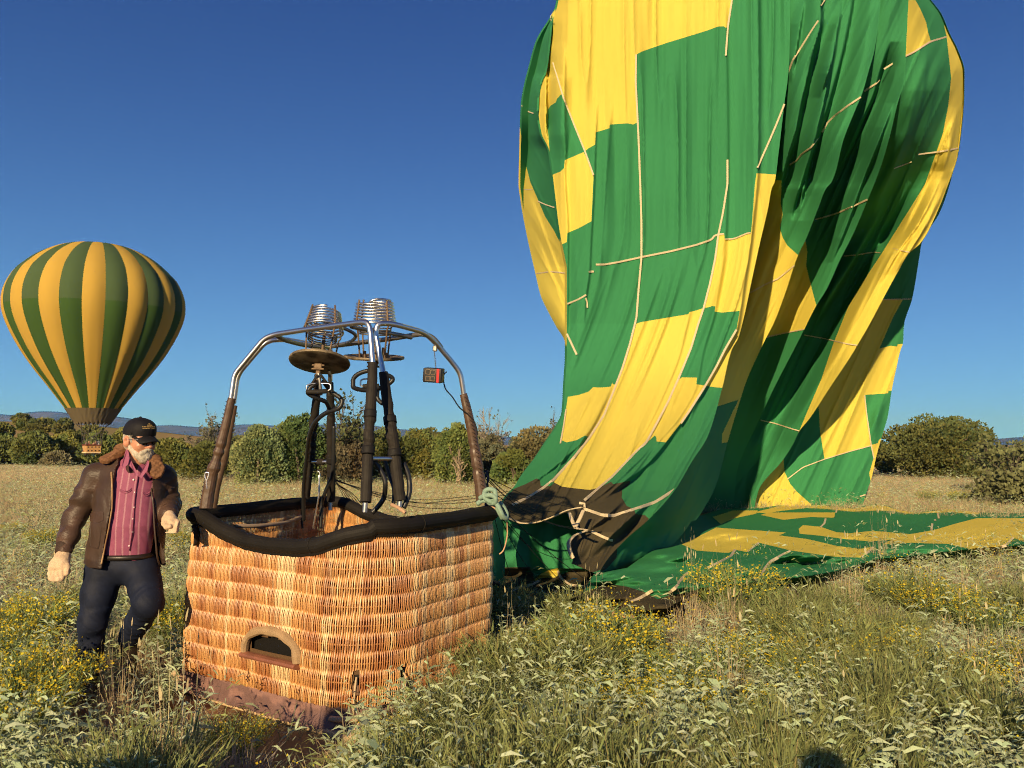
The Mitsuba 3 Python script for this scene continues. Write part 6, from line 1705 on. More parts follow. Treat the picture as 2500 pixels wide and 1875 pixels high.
def tree(kind, label, cat, x0, x1, top, base, d, col, group, seed, n=9000, lumps=26, size=.11, sparse=1.0, trunk=(0.17, 0.13, 0.10), flat=0.78):
    """A bush or tree filling these directions at distance d: lumpy crown of sprigs, limbs inside."""
    rng = np.random.default_rng(seed)
    k = thing(kind, label, cat, group)
    xl, xr = P(x0, base or 1085, d)[0], P(x1, base or 1085, d)[0]
    cx, w = (xl + xr) / 2, (xr - xl) / 2
    z0 = float(ground_z(cx, d))
    zt = P((x0 + x1) / 2, top, d)[2]
    zb = max(z0 - .05, P(0, base, d)[2]) if base else z0
    h = max(zt - zb, .9)
    c0 = np.array([cx, d, zb + h * .40])
    R0 = np.array([w * .92, w * flat, h * .52])
    u = rng.normal(size=(lumps * 3, 3)); u /= np.linalg.norm(u, axis=1, keepdims=True)
    u = u[u[:, 2] > -.92][:lumps]
    rad = .30 + .22 * rng.random(len(u))
    lc = u * (1 - rad[:, None] * .80) * (.82 + .26 * rng.random((len(u), 1)))
    pick = rng.integers(0, len(lc), n)
    q = rng.normal(size=(n, 3)); q /= np.linalg.norm(q, axis=1, keepdims=True)
    q[:, 2] = np.where(q[:, 2] < -.7, -q[:, 2], q[:, 2])
    depth = np.where(rng.random(n) < .78, .86 + .22 * rng.random(n), .35 + .5 * rng.random(n))
    loc = lc[pick] + q * (rad[pick] * depth)[:, None]
    loc += .16 * (np.stack([meshkit.noise(loc * 3.3 + 7 * j, seed + j) for j in range(3)], -1) - .5)
    p = c0 + loc * R0
    keep = (p[:, 2] > z0 + .03) & (meshkit.noise(loc * 5.5, seed + 9) > .20 + .25 * (1 - sparse))
    p, q, pk = p[keep], q[keep], pick[keep]
    v, f = leaf_cloud(p, q * .6 + loc[keep] / (np.linalg.norm(loc[keep], axis=1, keepdims=True) + 1e-6) * .5 + [0, 0, .35], size, rng)
    tone = (.75 + .5 * rng.random(len(lc)))[pk] * (.70 + .6 * rng.random(len(p)))
    hue = rng.random(len(lc))[pk][:, None]
    cc = np.asarray(col)[None] * tone[:, None] * (1 + (hue - .5) * np.array([.45, .12, -.1]))
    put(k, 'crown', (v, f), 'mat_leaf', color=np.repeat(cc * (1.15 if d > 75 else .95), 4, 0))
    ms = []
    for i in range(6):
        an = rng.random() * 6.28
        t = c0 + R0 * np.array([.75 * math.cos(an), .75 * math.sin(an), .1 + .5 * rng.random()])
        b = np.array([cx + .12 * rng.normal(), d + .12 * rng.normal(), z0 - .1])
        ms.append(tube(curve([b, b * .5 + t * .5 + rng.normal(size=3) * .15, t], 8), np.linspace(.11, .025, 8) * (h / 3) ** .5, 6))
    put(k, 'trunk', cat_(ms), 'mat_paint', smooth=True, color=trunk)
    return k


cat_ = cat
JUN, OLV, GRY, LIT = (0.165, 0.195, 0.068), (0.22, 0.235, 0.075), (0.21, 0.20, 0.12), (0.27, 0.32, 0.145)


def wiry(label, x0, x1, top, base, d, seed, col, leafcol, n_leaf=700, group=None, kind='bare_tree'):
    """A thin open tree: forking limbs to fine twigs, few leaves."""
    rng = np.random.default_rng(seed)
    k = thing(kind, label, 'tree', group)
    xl, xr, zt = P(x0, base, d)[0], P(x1, base, d)[0], P((x0 + x1) / 2, top, d)[2]
    cx, w = (xl + xr) / 2, (xr - xl) / 2
    z0 = float(ground_z(cx, d)) - .05
    h = zt - z0
    segs, tips = [], []
    def grow(p, dr_, L, r, lev):
        q = p + dr_ * L
        mid = (p + q) / 2 + rng.normal(size=3) * L * .07
        segs.append(tube(curve([p, mid, q], 5), np.linspace(r, r * .7, 5), 4, caps=False))
        if lev == 0:
            tips.append(q); tips.append(mid); return
        for _ in range(3 if lev > 1 else 4):
            e = dr_ + rng.normal(size=3) * np.array([.55, .55, .35]); e[2] = abs(e[2]) * .8 + .15
            e /= np.linalg.norm(e)
            grow(p + (q - p) * (.55 + .45 * rng.random()), e, L * (.55 + .25 * rng.random()), r * .6, lev - 1)
    for i in range(6):
        e = np.array([rng.normal() * .45 * w / h * 2, rng.normal() * .3, 1.0]); e /= np.linalg.norm(e)
        grow(np.array([cx + (rng.random() - .5) * w * .8, d + rng.normal() * .3, z0]), e, h * .42, .035 * h ** .5, 3)
    v, f = cat(segs)
    s = np.array([w / max(1e-3, np.percentile(np.abs(v[:, 0] - cx), 97)), 1, h / max(1e-3, np.percentile(v[:, 2] - z0, 99))])
    v = (v - [cx, d, z0]) * s + [cx, d, z0]
    put(k, 'trunk', (v, f), 'mat_paint', smooth=True, color=col)
    tp = (np.array(tips) - [cx, d, z0]) * s + [cx, d, z0]
    tp = tp[rng.integers(0, len(tp), n_leaf)] + rng.normal(size=(n_leaf, 3)) * .10
    lv, lf = leaf_cloud(tp, rng.normal(size=tp.shape), .085, rng)
    put(k, 'crown', (lv, lf), 'mat_leaf', color=np.repeat(np.asarray(leafcol)[None] * (.6 + .8 * rng.random((n_leaf, 1))), 4, 0))


GT = 'junipers standing along the far edge of the field'
TREES = [  # label, x0, x1, top, base, distance, colour
    ('dark juniper clump at the left edge of the tree line', -70, 66, 1064, 1152, 86, JUN, 14000, 38), ('broad dark juniper left of the distant basket', 30, 140, 1048, 1155, 84, JUN, 14000, 36),
    ('tall olive juniper directly behind the distant small basket', 118, 215, 1046, 1154, 88, OLV, 12000, 30), ('dark green juniper right of the distant small basket', 190, 285, 1054, 1158, 82, JUN, 12000, 30),
    ('juniper half hidden behind the man’s head', 262, 345, 1040, 1152, 88, OLV, 11000, 28), ('low grey bush behind the man’s left shoulder', 95, 180, 1098, 1160, 78, GRY, 6000, 18),
    ('bright olive juniper between the man and the basket’s left pole', 365, 470, 1062, 1176, 38, OLV, 14000, 34), ('darker juniper just left of the basket’s left pole', 440, 560, 1066, 1178, 37, (0.155, 0.175, 0.058), 14000, 34),
    ('large pale green juniper left of centre seen through the burner frame', 558, 705, 1034, 1196, 30.0, LIT, 20000, 46), ('tall dark green juniper at the centre of the burner frame', 650, 812, 1000, 1198, 30.8, (0.14, 0.20, 0.075), 22000, 50),
    ('brown twiggy brush under the rear legs of the frame', 775, 905, 1062, 1196, 31, (0.19, 0.16, 0.10), 10000, 30), ('olive juniper behind the front padded legs', 880, 1000, 1044, 1188, 36, (0.18, 0.19, 0.07), 14000, 34),
    ('rounded olive juniper right of the front padded legs', 960, 1075, 1040, 1186, 36, OLV, 14000, 36), ('pointed bright green juniper left of the right brown pole', 1052, 1160, 1030, 1200, 31, (0.19, 0.24, 0.08), 17000, 40),
    ('greyish brush behind the right brown pole', 1140, 1250, 1060, 1190, 35, GRY, 11000, 30), ('low bright green juniper between the pole and the yellow and green cloth', 1195, 1318, 1092, 1200, 29.5, (0.20, 0.25, 0.08), 14000, 34),
    ('tall grey olive tree behind the left edge of the sagging balloon', 1235, 1400, 1036, 1186, 39, (0.20, 0.19, 0.095), 15000, 36),
    ('great domed juniper on its own right of the sagging balloon', 2148, 2446, 1010, 1174, 37, (0.165, 0.185, 0.068), 30000, 70), ('small dark juniper at the foot of the sagging balloon’s right edge', 2120, 2200, 1076, 1156, 41, JUN, 7000, 20),
    ('grey green bush at the right edge behind the bare tree', 2430, 2560, 1084, 1166, 42, GRY, 9000, 24)]
for i, (lab, x0, x1, top, base, d, c, n, l) in enumerate(TREES):
    tree('juniper', lab.replace('’', "'"), 'tree', x0, x1, top, base, d, c, GT, 100 + i, n=n, lumps=l, size=.075 * (d / 34))
tree('juniper', 'spire of pale green foliage rising above the junipers near the right pole', 'tree', 1088, 1128, 1020, 1130, 33, LIT, GT, 161, n=3000, lumps=14, size=.07)
HILL = [(25, 72, 1008, 1042, 128), (40, 66, 1020, 1044, 120), (60, 122, 1018, 1068, 112), (102, 132, 1022, 1046, 126), (126, 182, 1020, 1054, 118), (-30, 32, 1030, 1062, 108), (165, 272, 1036, 1084, 100), (268, 345, 1042, 1080, 105), (100, 160, 1056, 1082, 96),
        (-60, 12, 1062, 1090, 88), (338, 420, 1060, 1090, 95), (150, 200, 1062, 1088, 90), (60, 110, 1050, 1080, 98)]
_h = []
for i, (x0, x1, top, base, d) in enumerate(HILL):
    _k = tree('juniper', 'round olive juniper scattered on the tan hillside at the far left', 'tree', x0, x1, top, None, d, JUN if i % 2 else (0.17, 0.18, 0.07), 'junipers scattered on the hillside', 200 + i, n=3600, lumps=18, size=.26)
    _h.append((_k, (x0 + x1) / 2, 'near the top of the tan hill' if base < 1050 else ('halfway up the tan hill' if base < 1070 else 'at the foot of the tan hill')))
single_out(_h, 'round olive juniper', '')
_s = []
for i, (x0, x1, top, d) in enumerate([(480, 620, 1056, 62), (560, 700, 1050, 66), (820, 960, 1044, 55), (900, 1010, 1036, 58), (980, 1100, 1040, 60), (1090, 1230, 1050, 56), (700, 840, 1052, 64), (1230, 1320, 1066, 60), (380, 480, 1068, 70), (2440, 2620, 1098, 75), (2040, 2180, 1100, 80)]):
    _k = tree('juniper', 'distant juniper of the second row seen behind the nearer junipers', 'tree', x0, x1, top, None, d, (0.17, 0.185, 0.075), 'junipers of the second row', 300 + i, n=6000, lumps=24, size=.15)
    _s.append((_k, (x0 + x1) / 2, 'left of the burner frame' if x1 < 720 else ('behind the burner frame' if x1 < 1120 else ('between the frame and the sagging balloon' if x1 < 1400 else 'at the right of the sagging balloon'))))
single_out(_s, 'distant second row juniper', '')
PALE, TWIG = (0.34, 0.30, 0.25), (0.17, 0.13, 0.10)
wiry('tall thin tree with pale bare limbs behind the left brown pole', 482, 600, 1016, 1150, 45, 41, PALE, (0.17, 0.17, 0.10), 1500)
wiry('leafless brown mesquite rising between the rear legs and front legs of the frame', 815, 905, 975, 1190, 32, 42, TWIG, (0.13, 0.15, 0.07), 900)
wiry('dead pale twigs standing above the brush right of the right brown pole', 1155, 1235, 1004, 1150, 36, 43, (0.36, 0.31, 0.25), (0.2, 0.18, 0.12), 120)
wiry('open dark mesquite reaching in from the right edge', 2400, 2560, 1082, 1238, 24, 44, (0.10, 0.085, 0.065), (0.20, 0.22, 0.10), 1300)
wiry('wispy bush low at the right edge of the field in shade', 2440, 2560, 1150, 1250, 20.5, 45, (0.12, 0.10, 0.08), (0.20, 0.21, 0.10), 1200)
wiry('dead pale branches inside the green juniper beside the right pole', 1090, 1150, 1098, 1200, 30.2, 46, (0.42, 0.33, 0.23), (0.2, 0.18, 0.1), 10)
wiry('fine twigs above the grey olive tree by the cloth', 1330, 1400, 1020, 1150, 39.5, 47, (0.16, 0.13, 0.10), (0.12, 0.12, 0.06), 200)

# ================================================================== plants of the field
def ribbons(base, dirs, L, W, bend, col, rng, segs=2, taper=True):
    """Thin blades: base (n, 3), direction, length, width, how far they bow down; returns vertices, faces, colours."""
    n = len(base)
    dirs = dirs / (np.linalg.norm(dirs, axis=1, keepdims=True) + 1e-9)
    side = np.cross(dirs, rng.normal(size=(n, 3)) * [.75, .75, .3] + SUN / np.linalg.norm(SUN))     # blades turn their faces to the light; side /= np.linalg.norm(side, axis=1, keepdims=True) + 1e-9
    vs = []
    for k in range(segs + 1):
        t = k / segs
        c = base + dirs * (L * t)[:, None] + np.stack([0 * L, 0 * L, -bend * L * t * t], -1)
        w = W * ((1 - t) * .9 + .1 if taper else (.35 + 1.3 * t - 1.55 * t * t))
        vs += [c - side * w[:, None] / 2, c + side * w[:, None] / 2]
    v = np.stack(vs, 1).reshape(-1, 3)
    m = 2 * (segs + 1)
    o = np.arange(n)[:, None] * m
    f = np.vstack([np.vstack([o + [2 * k, 2 * k + 1, 2 * k + 3], o + [2 * k, 2 * k + 3, 2 * k + 2]]) for k in range(segs)])
    return v, f, np.repeat(col, m, 0)


def merge(parts):
    vs, fs, cs, n = [], [], [], 0
    for v, f, c in parts:
        vs.append(v); fs.append(f + n); cs.append(c); n += len(v)
    return np.vstack(vs), np.vstack(fs), np.vstack(cs)


def jit(col, n, rng, a=.35):
    return np.asarray(col)[None] * (1 + a * (rng.random((n, 1)) - .5) * 2) * (1 + .12 * (rng.random((n, 3)) - .5))


SILV, SNAKE, FLOW, STRAW, TWG = (0.46, 0.54, 0.35), (0.22, 0.29, 0.11), (0.68, 0.54, 0.045), (0.50, 0.41, 0.25), (0.40, 0.35, 0.29)


def leafy_plant(rng, h=.42, stems=7, leaves=15, seg=2):
    """Upright stems set with long pale leaves."""
    S, Lf = [], []
    for _ in range(stems):
        an, ln = rng.random() * 6.28, .16 + .32 * rng.random()
        d = np.array([math.cos(an) * ln, math.sin(an) * ln, 1.0]); d /= np.linalg.norm(d)
        H = h * (.6 + .5 * rng.random())
        b = np.array([rng.normal() * .04, rng.normal() * .04, 0])
        S.append(ribbons(b[None], d[None], np.array([H]), np.array([.006]), np.array([.05]), jit((.22, .24, .12), 1, rng), rng, 3))
        S.append(ribbons(b[None], d[None], np.array([H]), np.array([.006]), np.array([.05]), jit((.22, .24, .12), 1, rng), rng, 3))
        t = np.linspace(.22, 1.0, leaves)
        a2 = np.arange(leaves) * 2.4 + rng.random() * 6
        base = b + d * (H * t)[:, None] - np.stack([0 * t, 0 * t, .05 * H * t * t], -1)
        up = .25 + .9 * t ** 3 + .25 * rng.normal(size=leaves)
        dr_ = np.stack([np.cos(a2), np.sin(a2), up], -1)
        L = (.050 + .045 * rng.random(leaves)) * (1.15 - .55 * t ** 2) * (h / .42) ** .5
        Lf.append(ribbons(base, dr_, L, L * .125 + .003, .35 + .5 * rng.random(leaves), jit(SILV, leaves, rng, .28), rng, seg, taper=False))
    return merge(S), merge(Lf)


def flower_bush(rng, r=.34, h=.46, n=240, nf=900):
    """Dense fan of fine stems with a crust of small yellow flowers."""
    an, ln = rng.random(n) * 6.28, np.sqrt(rng.random(n)) * .95
    d = np.stack([np.cos(an) * ln * r / h, np.sin(an) * ln * r / h, np.ones(n)], -1)
    L = h * (.72 + .35 * rng.random(n)) * np.sqrt((d ** 2).sum(1)) * (1 - .22 * ln ** 2)
    base = np.stack([np.cos(an) * ln * .07, np.sin(an) * ln * .07, 0 * an], -1)
    S = ribbons(base, d, L, np.full(n, .0055), np.full(n, .08), jit(SNAKE, n, rng, .4) * (1 + (rng.random((n, 1)) < .25) * np.array([.5, .1, .2])), rng, 3)
    dn = d / np.linalg.norm(d, axis=1, keepdims=True)
    k = rng.integers(0, n, n * 3)
    t = .45 + .5 * rng.random(n * 3)
    tw = ribbons(base[k] + dn[k] * (L[k] * t)[:, None] - np.stack([0 * t, 0 * t, .08 * L[k] * t * t], -1), dn[k] + rng.normal(size=(n * 3, 3)) * .4, .05 + .06 * rng.random(n * 3), np.full(n * 3, .005), np.full(n * 3, .1), jit(SNAKE, n * 3, rng, .45), rng, 1)
    ok = meshkit.noise(np.stack([an * 1.4, ln * 3.2, an * 0], -1), int(rng.integers(99))) > .33
    idx = np.flatnonzero(ok)
    k = idx[rng.integers(0, len(idx), nf)]
    tip = base[k] + dn[k] * (L[k] * (.90 + .14 * rng.random(nf)))[:, None] - np.stack([0 * L[k], 0 * L[k], .08 * L[k]], -1) + rng.normal(size=(nf, 3)) * .017
    F = leaf_cloud(tip, np.tile([0, -.2, 1.0], (nf, 1)), .0125, rng, tip=1.0)
    return merge([S, tw]), (F[0], F[1], np.repeat(jit(FLOW, nf, rng, .3), 4, 0))


def tuft(rng, n=90, h=.45, spread=.5, col=STRAW, w=.0042, heads=True):
    an, ln = rng.random(n) * 6.28, rng.random(n) * spread
    d = np.stack([np.cos(an) * ln, np.sin(an) * ln, np.ones(n)], -1)
    b = rng.normal(size=(n, 3)) * [.04, .04, 0]
    L = h * (.5 + .6 * rng.random(n))
    out = [ribbons(b, d, L, np.full(n, w), .12 + .3 * rng.random(n), jit(col, n, rng, .3), rng, 3)]
    if heads:
        m = n // 9
        k = rng.integers(0, n, m)
        dn = d / np.linalg.norm(d, axis=1, keepdims=True)
        out.append(ribbons(b[k], dn[k] * [.5, .5, 1], L[k] * 1.35, np.full(m, .003), np.full(m, .05), jit(STRAW, m, rng), rng, 3))
        tip = b[k] + (dn[k] * [.5, .5, 1]) / np.linalg.norm(dn[k] * [.5, .5, 1], axis=1, keepdims=True) * (L[k] * 1.3)[:, None]
        out.append(ribbons(tip, np.tile([0, 0, 1.0], (m, 1)) + rng.normal(size=(m, 3)) * .1, np.full(m, .05), np.full(m, .010), np.full(m, .1), jit((.56, .47, .27), m, rng), rng, 2, taper=False))
    return merge(out)


def patch(rng, size, n_leafy, n_blade, n_twig, leaf_k, hscale, flowers=0, straw=.3):
    """A piece of mixed ground cover: low leafy weeds, blades of dry grass, twigs."""
    parts = []
    m = n_leafy * leaf_k
    c = (rng.random((n_leafy, 2)) - .5) * size * 1.15
    hh = (.12 + .24 * rng.random(n_leafy) ** 1.5) * hscale
    k = np.repeat(np.arange(n_leafy), leaf_k)
    t = rng.random(m)
    rad = .03 + .11 * rng.random(m) * hscale
    a = rng.random(m) * 6.28
    base = np.stack([c[k, 0] + np.cos(a) * rad * .8, c[k, 1] + np.sin(a) * rad * .8, hh[k] * (.10 + .9 * t)], -1)
    d = np.stack([np.cos(a), np.sin(a), .15 + .9 * t + .3 * rng.normal(size=m)], -1)
    L = (.045 + .04 * rng.random(m)) * hscale
    tone = (.65 + .6 * rng.random(n_leafy))[k][:, None]
    mixc = np.where((rng.random(n_leafy) < .3)[k][:, None], np.array([[.32, .38, .15]]), np.array([SILV]))
    parts.append(ribbons(base, d, L, L * .15, .3 + .5 * rng.random(m), mixc * tone * (1 + .25 * (rng.random((m, 1)) - .5)), rng, 1 if hscale > 1.5 else 2, taper=hscale > 1.5))
    for n, col, w, h in ((int(n_blade * straw), STRAW, .0042, .34), (n_blade - int(n_blade * straw), (.34, .42, .23), .005, .24), (n_twig, TWG, .0035, .26)):
        if n < 2:
            continue
        q = (rng.random((max(2, n // 14), 2)) - .5) * size * 1.15
        kk = rng.integers(0, len(q), n)
        b = np.stack([q[kk, 0] + rng.normal(size=n) * .05 * hscale, q[kk, 1] + rng.normal(size=n) * .05 * hscale, np.zeros(n)], -1)
        d = np.stack([rng.normal(size=n) * .42, rng.normal(size=n) * .42, np.ones(n)], -1)
        parts.append(ribbons(b, d, h * (.5 + .7 * rng.random(n)) * hscale ** .35, np.full(n, w * hscale), .1 + .3 * rng.random(n), jit(col, n, rng, .35), rng, 2))
    if flowers:
        q = (rng.random((max(2, flowers // 40), 2)) - .5) * size
        kk = rng.integers(0, len(q), flowers)
        tip = np.stack([q[kk, 0] + rng.normal(size=flowers) * .10, q[kk, 1] + rng.normal(size=flowers) * .10, .18 + .12 * rng.random(flowers)], -1)
        F = leaf_cloud(tip, np.tile([0, -.2, 1.0], (flowers, 1)), .011 * hscale ** .5, rng, tip=1.0)
        parts.append((F[0], F[1], np.repeat(jit(FLOW, flowers, rng, .3), 4, 0)))
    return merge(parts)


def group_of(name, meshes):
    """A shape group whose entries are the parts of one plant."""
    scene[name] = {'type': 'shapegroup', **{part: mikit.ply((v, f), 'mat_leaf', smooth=False, color=c) for part, (v, f, c) in meshes.items()}}
    return name


def place(key, grp, x, y, s=1.0, rot=None, z=None, sz=None):
    zz = float(ground_z(x, y)) if z is None else z
    for part in scene[grp]:
        if part not in ('type',) and '__' not in key:
            labels[f'{key}__{part}'] = {'kind': 'stuff'}
    scene[key] = {'type': 'instance', 'to_world': T().translate([float(x), float(y), zz - .01]).rotate([0, 0, 1], float(rot if rot is not None else (RNG.random() - .5) * 110)).scale([s, s, sz or s]), 'group': {'type': 'ref', 'id': grp}}


rg = np.random.default_rng(77)
LEAFY = [group_of(f'sg_leafy{i}', dict(zip(('stems', 'leaves'), leafy_plant(rg, .42, 8 + i % 3, 16)))) for i in range(5)]
def brown_bush(rng):
    (a, b, c), _ = flower_bush(rng, .34, .42, 420, 10)
    return {'twigs': (a, b, c * np.array([1.08, .93, .98]))}


DRY = [group_of(f'sg_brown{i}', brown_bush(rg)) for i in range(2)]
BUSH = [group_of(f'sg_bush{i}', dict(zip(('stems', 'flowers'), flower_bush(rg, .34, .46, 320, (1200, 650, 900, 380)[i])))) for i in range(4)]
TUFT = [group_of(f'sg_tuft{i}', {'blades': tuft(rg, 110, .45, .5)}) for i in range(3)]
TWGS = [group_of(f'sg_twig{i}', {'twigs': tuft(rg, 260, .32, 1.3, TWG, .0038, False)}) for i in range(3)]
PA = [group_of('sg_near0', {'plants': patch(rg, 1.0, 62, 220, 120, 24, 1.05)}), group_of('sg_near1', {'plants': patch(rg, 1.0, 36, 520, 260, 20, .95, 60)}),
      group_of('sg_near2', {'plants': patch(rg, 1.0, 36, 360, 480, 20, .9, 170)}), group_of('sg_near3', {'plants': patch(rg, 1.0, 42, 360, 420, 24, 1.15, 90)}), group_of('sg_near4', {'plants': patch(rg, 1.0, 20, 200, 200, 18, .8)})]
PB = [group_of(f'sg_mid{i}', {'plants': patch(rg, 1.6, 85, 620, 260, 14, 1.25, 160 * (i % 2), .4)}) for i in range(4)]
PC = [group_of(f'sg_far{i}', {'plants': patch(rg, 3.2, 120, 3000, 400, 10, 1.45, 160 * (i % 2), .74)}) for i in range(4)]
PD = [group_of(f'sg_edge{i}', {'plants': patch(rg, 6.5, 60, 5200, 300, 8, 2.0, 140 * (i % 2), .90)}) for i in range(3)]

BASE_POLY = sg.Polygon(plan_curve()).buffer(.12)
BARE = sg.Polygon([G(a, b)[:2] for a, b in ((455, 1700), (560, 1735), (830, 1800), (900, 1850), (760, 1890), (560, 1850), (480, 1780))]).buffer(.02)
SHEET_POLY = sg.Polygon([G(a, b, .1)[:2] for a, b in ((1190, 1400), (1230, 1380), (1400, 1300), (1640, 1268), (1830, 1262), (1900, 1242), (2079, 1247), (2196, 1251), (2500, 1258), (2620, 1260), (2620, 1330), (2500, 1338), (2388, 1349), (2253, 1370), (2144, 1376), (2036, 1405), (1900, 1430), (1750, 1440), (1680, 1472), (1551, 1502), (1489, 1497), (1375, 1474), (1230, 1455))]).buffer(0)
WALL_POLY = sg.Polygon([(x, y) for x, y in (P(1230, 1200, 9.2)[:2], P(1700, 1200, 10.5)[:2], P(2140, 1200, 20.0)[:2], P(1250, 1200, 20.0)[:2])]).buffer(.1)
for poly in (BASE_POLY, BARE, SHEET_POLY, WALL_POLY):
    shapely.prepare(poly)


def free(x, y, bare=True, r=0.0):
    p = sg.Point(x, y).buffer(r) if r else sg.Point(x, y)
    return not (BASE_POLY.intersects(p) or SHEET_POLY.intersects(p) or (bare and BARE.intersects(p)) or WALL_POLY.contains(sg.Point(x, y)) or math.hypot(x, y) < 1.6)


def in_view(x, y, pad=.35):
    return y > 0 and abs(x) < .605 * y + pad


# ---- the bushes with yellow flowers, one by one
BUSHES = [(68, 1590, .46), (10, 1650, .40), (62, 1770, .48), (80, 1706, .34), (-12, 1850, .46), (113, 1352, .40), (425, 1592, .40), (372, 1560, .26), (445, 1340, .30), (1282, 1604, .30), (1330, 1640, .36), (1470, 1650, .52), (1540, 1596, .34), (1352, 1706, .36), (1412, 1742, .34),
          (1800, 1526, .56), (1740, 1510, .36), (2215, 1520, .50), (2290, 1540, .44), (1920, 1616, .40), (1838, 1668, .36), (2090, 1668, .40), (1700, 1712, .40), (1640, 1780, .34), (1985, 1722, .36), (2150, 1640, .36), (1412, 1856, .28), (1205, 1850, .30), (1020, 1872, .28), (972, 1858, .24),
          (1792, 1770, .30), (1872, 1852, .30), (1946, 1878, .26), (2352, 1726, .36), (2424, 1568, .34), (1596, 1856, .24), (2480, 1680, .32), (250, 1346, .30), (30, 1316, .30), (2268, 1232, .42), (2350, 1236, .44), (2462, 1240, .36), (2476, 1372, .30), (1500, 1770, .30), (1560, 1690, .34), (480, 1660, .22), (560, 1866, .26)]
_b = []
for i, (px, py, r) in enumerate(BUSHES):
    x, y = G(px, py)[:2]
    if not free(x, y, False, .05):
        continue
    k = thing('yellow_flower_bush', 'rounded bush crusted with small yellow flowers', 'bush', 'bushes with yellow flowers')
    place(k, BUSH[0 if px < 480 else (1, 2, 3, 0, 3)[i % 5]], x, y, r / .34 * .95, sz=r / .34 * .74)
    _b.append((k, px, 'far off at the right edge of the field' if py < 1300 else ('in the field behind the man' if py < 1380 and px < 600 else ('at the bottom left corner' if px < 200 and py > 1690 else ('left of the man' if px < 200 else
               ('between the man and the basket' if px < 560 else ('in front of the basket at the bottom edge' if px < 1110 else (('along the bottom edge right of the basket' if py > 1760 else ('right of the basket foot' if px < 1600 else ('just before the green cloth on the ground' if py < 1600 else 'in the right foreground')))))))))))
single_out(_b, 'yellow flower bush', '')
_b = []
rg3 = np.random.default_rng(21)
for i in range(60):
    y = 3.5 + 4.6 * rg3.random()
    x = -.9 + (.62 * y + .9) * rg3.random() if i % 4 else -(.62 * y) * rg3.random()
    if not free(x, y, True, .12) or (-3.0 < x < -1.3 and 4.0 < y < 6.0) or (-.40 < x / y < -.16 and y < 5):
        continue
    k = thing('brown_bush', 'low brown bush of fine dry stems', 'bush', 'brown fine stemmed bushes')
    place(k, DRY[i % 2], x, y, .75 + .5 * rg3.random())
    _b.append((k, x / y, 'at the lower left' if x < -.6 else ('nearest the camera at the right' if y < 4.4 else ('in the right middle foreground' if y < 5.8 else 'farther off towards the green cloth'))))
single_out(_b, 'low brown bush', '')
# ---- leafy pale plants near the eye, one by one
pts = []
rg2 = np.random.default_rng(12)
tries = 0
while len(pts) < 190 and tries < 6000:
    tries += 1
    y = 3.15 + 3.2 * rg2.random() ** 1.2
    x = (rg2.random() - .5) * 2 * (.62 * y + .2)
    dens = meshkit.noise(np.array([x * 1.1, y * 1.1, 2.0]), 5)
    if dens < .34 or not free(x, y, True, .05) or (-.52 < x / y < -.40 and 4.3 < y < 6.0) or (-.37 < x / y < -.17 and y < 4.9):
        continue
    if any((x - a) ** 2 + (y - b) ** 2 < .18 ** 2 for a, b in pts):
        continue
    pts.append((x, y))
for i, (x, y) in enumerate(pts):
    k = thing('silverleaf_plant', 'leafy plant with long pale grey green leaves on upright stems', 'plant', 'grey green leafy plants near the camera')
    place(k, LEAFY[i % 5], x, y, (.80 + .5 * rg2.random()) * (1.18 if y < 4.4 else 1.0))
# ---- tufts of dry grass and grey twigs
_t = []
for i in range(46):
    y = 3.3 + 6.5 * rg2.random()
    x = (rg2.random() - .5) * 2 * (.62 * y)
    if not free(x, y, True, .03):
        continue
    tw = i % 3 == 0
    k = thing('dry_twig_tuft' if tw else 'dry_grass_tuft', 'tangle of dry grey twigs low among the green weeds' if tw else 'tuft of dry straw coloured grass with thin seed heads', 'grass', 'dry grey twig tufts' if tw else 'dry straw coloured grass tufts')
    place(k, (TWGS if tw else TUFT)[i % 3], x, y, .8 + .6 * rg2.random())
    _t.append((k, x / y, tw, y))
for px, py, s in ((318, 1640, .95), (262, 1745, .7), (1690, 1462, 1.1), (2150, 1408, 1.3), (2180, 1400, 1.2), (1245, 1640, 1.0)):
    x, y = G(px, py)[:2]
    k = thing('dry_grass_tuft', 'tuft of dry straw coloured grass with thin seed heads', 'grass', 'dry straw coloured grass tufts')
    place(k, TUFT[int(px) % 3], x, y, s)
    _t.append((k, x / y, False, y))
for px, py, s in ((2140, 1470, 1.2), (1680, 1520, 1.2), (1720, 1600, 1.1), (2060, 1600, 1.1), (1980, 1800, 1.1), (2280, 1650, 1.3), (2160, 1560, 1.2), (1290, 1560, .8)):
    x, y = G(px, py)[:2]
    k = thing('dry_twig_tuft', 'tangle of dry grey twigs low among the green weeds', 'grass', 'dry grey twig tufts')
    place(k, TWGS[int(px) % 3], x, y, s)
    _t.append((k, x / y, True, y))
for tw, what in ((True, 'tangle of dry grey twigs'), (False, 'tuft of straw coloured grass')):
    single_out([(k, q, 'left of the basket' if q < -.36 else ('before the basket' if q < -.06 and y < 5 else ('near the camera on the right' if y < 5 else ('in the right middle foreground' if y < 7 else 'farther off on the right')))) for k, q, t, y in _t if t == tw], what, '')
# ---- ground cover, in bands of distance
labels['ground_cover'] = {'label': 'mixed low grey green weeds, dry grass and twigs covering the ground', 'category': 'ground cover', 'kind': 'stuff'}
cnt = 0


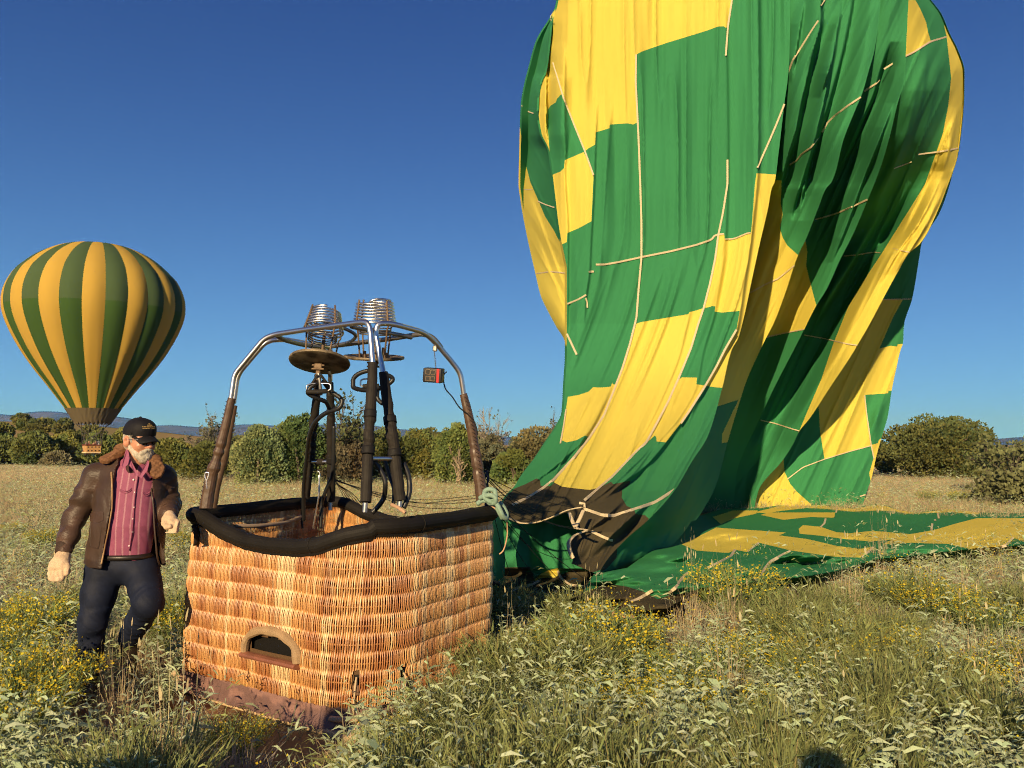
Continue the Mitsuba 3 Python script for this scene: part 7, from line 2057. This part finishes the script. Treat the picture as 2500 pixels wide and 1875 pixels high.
LEGS_V = sg.Polygon([G(a, b)[:2] for a, b in ((165, 1800), (165, 1640), (400, 1600), (400, 1720), (330, 1800))]).union(sg.Polygon([G(a, b)[:2] for a, b in ((470, 1735), (905, 1870), (880, 2020), (440, 2020))]))
shapely.prepare(LEGS_V)


def cover(y0, y1, step, grp, smin_, smax):
    global cnt
    y = y0
    while y < y1:
        w = .62 * y + 1.2
        for x in np.arange(-w, w, step):
            a, b = x + step * .6 * (RNG.random() - .5), y + step * .6 * (RNG.random() - .5)
            near = y < 9
            if not free(a, b, True, .32 * step if near else 0):
                if near and free(a, b, True, .12):
                    for q in range(3):
                        a2, b2 = a + .25 * RNG.normal(), b + .25 * RNG.normal()
                        if free(a2, b2, True, .16):
                            cnt += 1
                            place(f'ground_cover__{cnt:03d}', grp[int(RNG.integers(len(grp)))], a2, b2, .34)
                continue
            cnt += 1
            pick_ = int(np.clip((meshkit.noise(np.array([a * .75, b * .75, 1.0]), 8) - .22) / .56 * len(grp), 0, len(grp) - .01)) if RNG.random() < .75 else int(RNG.integers(len(grp)))
            place(f'ground_cover__{cnt:03d}', grp[pick_], a, b, smin_ + (smax - smin_) * RNG.random(), sz=.45 if LEGS_V.contains(sg.Point(a, b)) else None)
        y += step


cover(2.2, 7.6, .80, PA, .9, 1.15)
cover(7.6, 14.5, 1.3, PB, .95, 1.2)
cover(14.5, 30, 2.5, PC, .95, 1.2)
cover(30, 78, 5.0, PD, .95, 1.2)

# ================================================================== the air: thin haze that turns the far mountains blue
scene['air'] = {'type': 'homogeneous', 'albedo': {'type': 'rgb', 'value': [0.90, 0.94, 0.97]}, 'sigma_t': {'type': 'rgb', 'value': [0.000018, 0.000044, 0.000105]}}
scene['haze'] = {'type': 'cube', 'to_world': T().translate([0, 2400, 148.5]).scale([9500, 7600, 151.5]), 'bsdf': {'type': 'null'}, 'interior': {'type': 'ref', 'id': 'air'}}
scene['camera']['medium'] = {'type': 'ref', 'id': 'air'}
labels['haze'] = {'label': 'thin blue haze over the plain before the far mountains', 'category': 'haze', 'kind': 'stuff'}
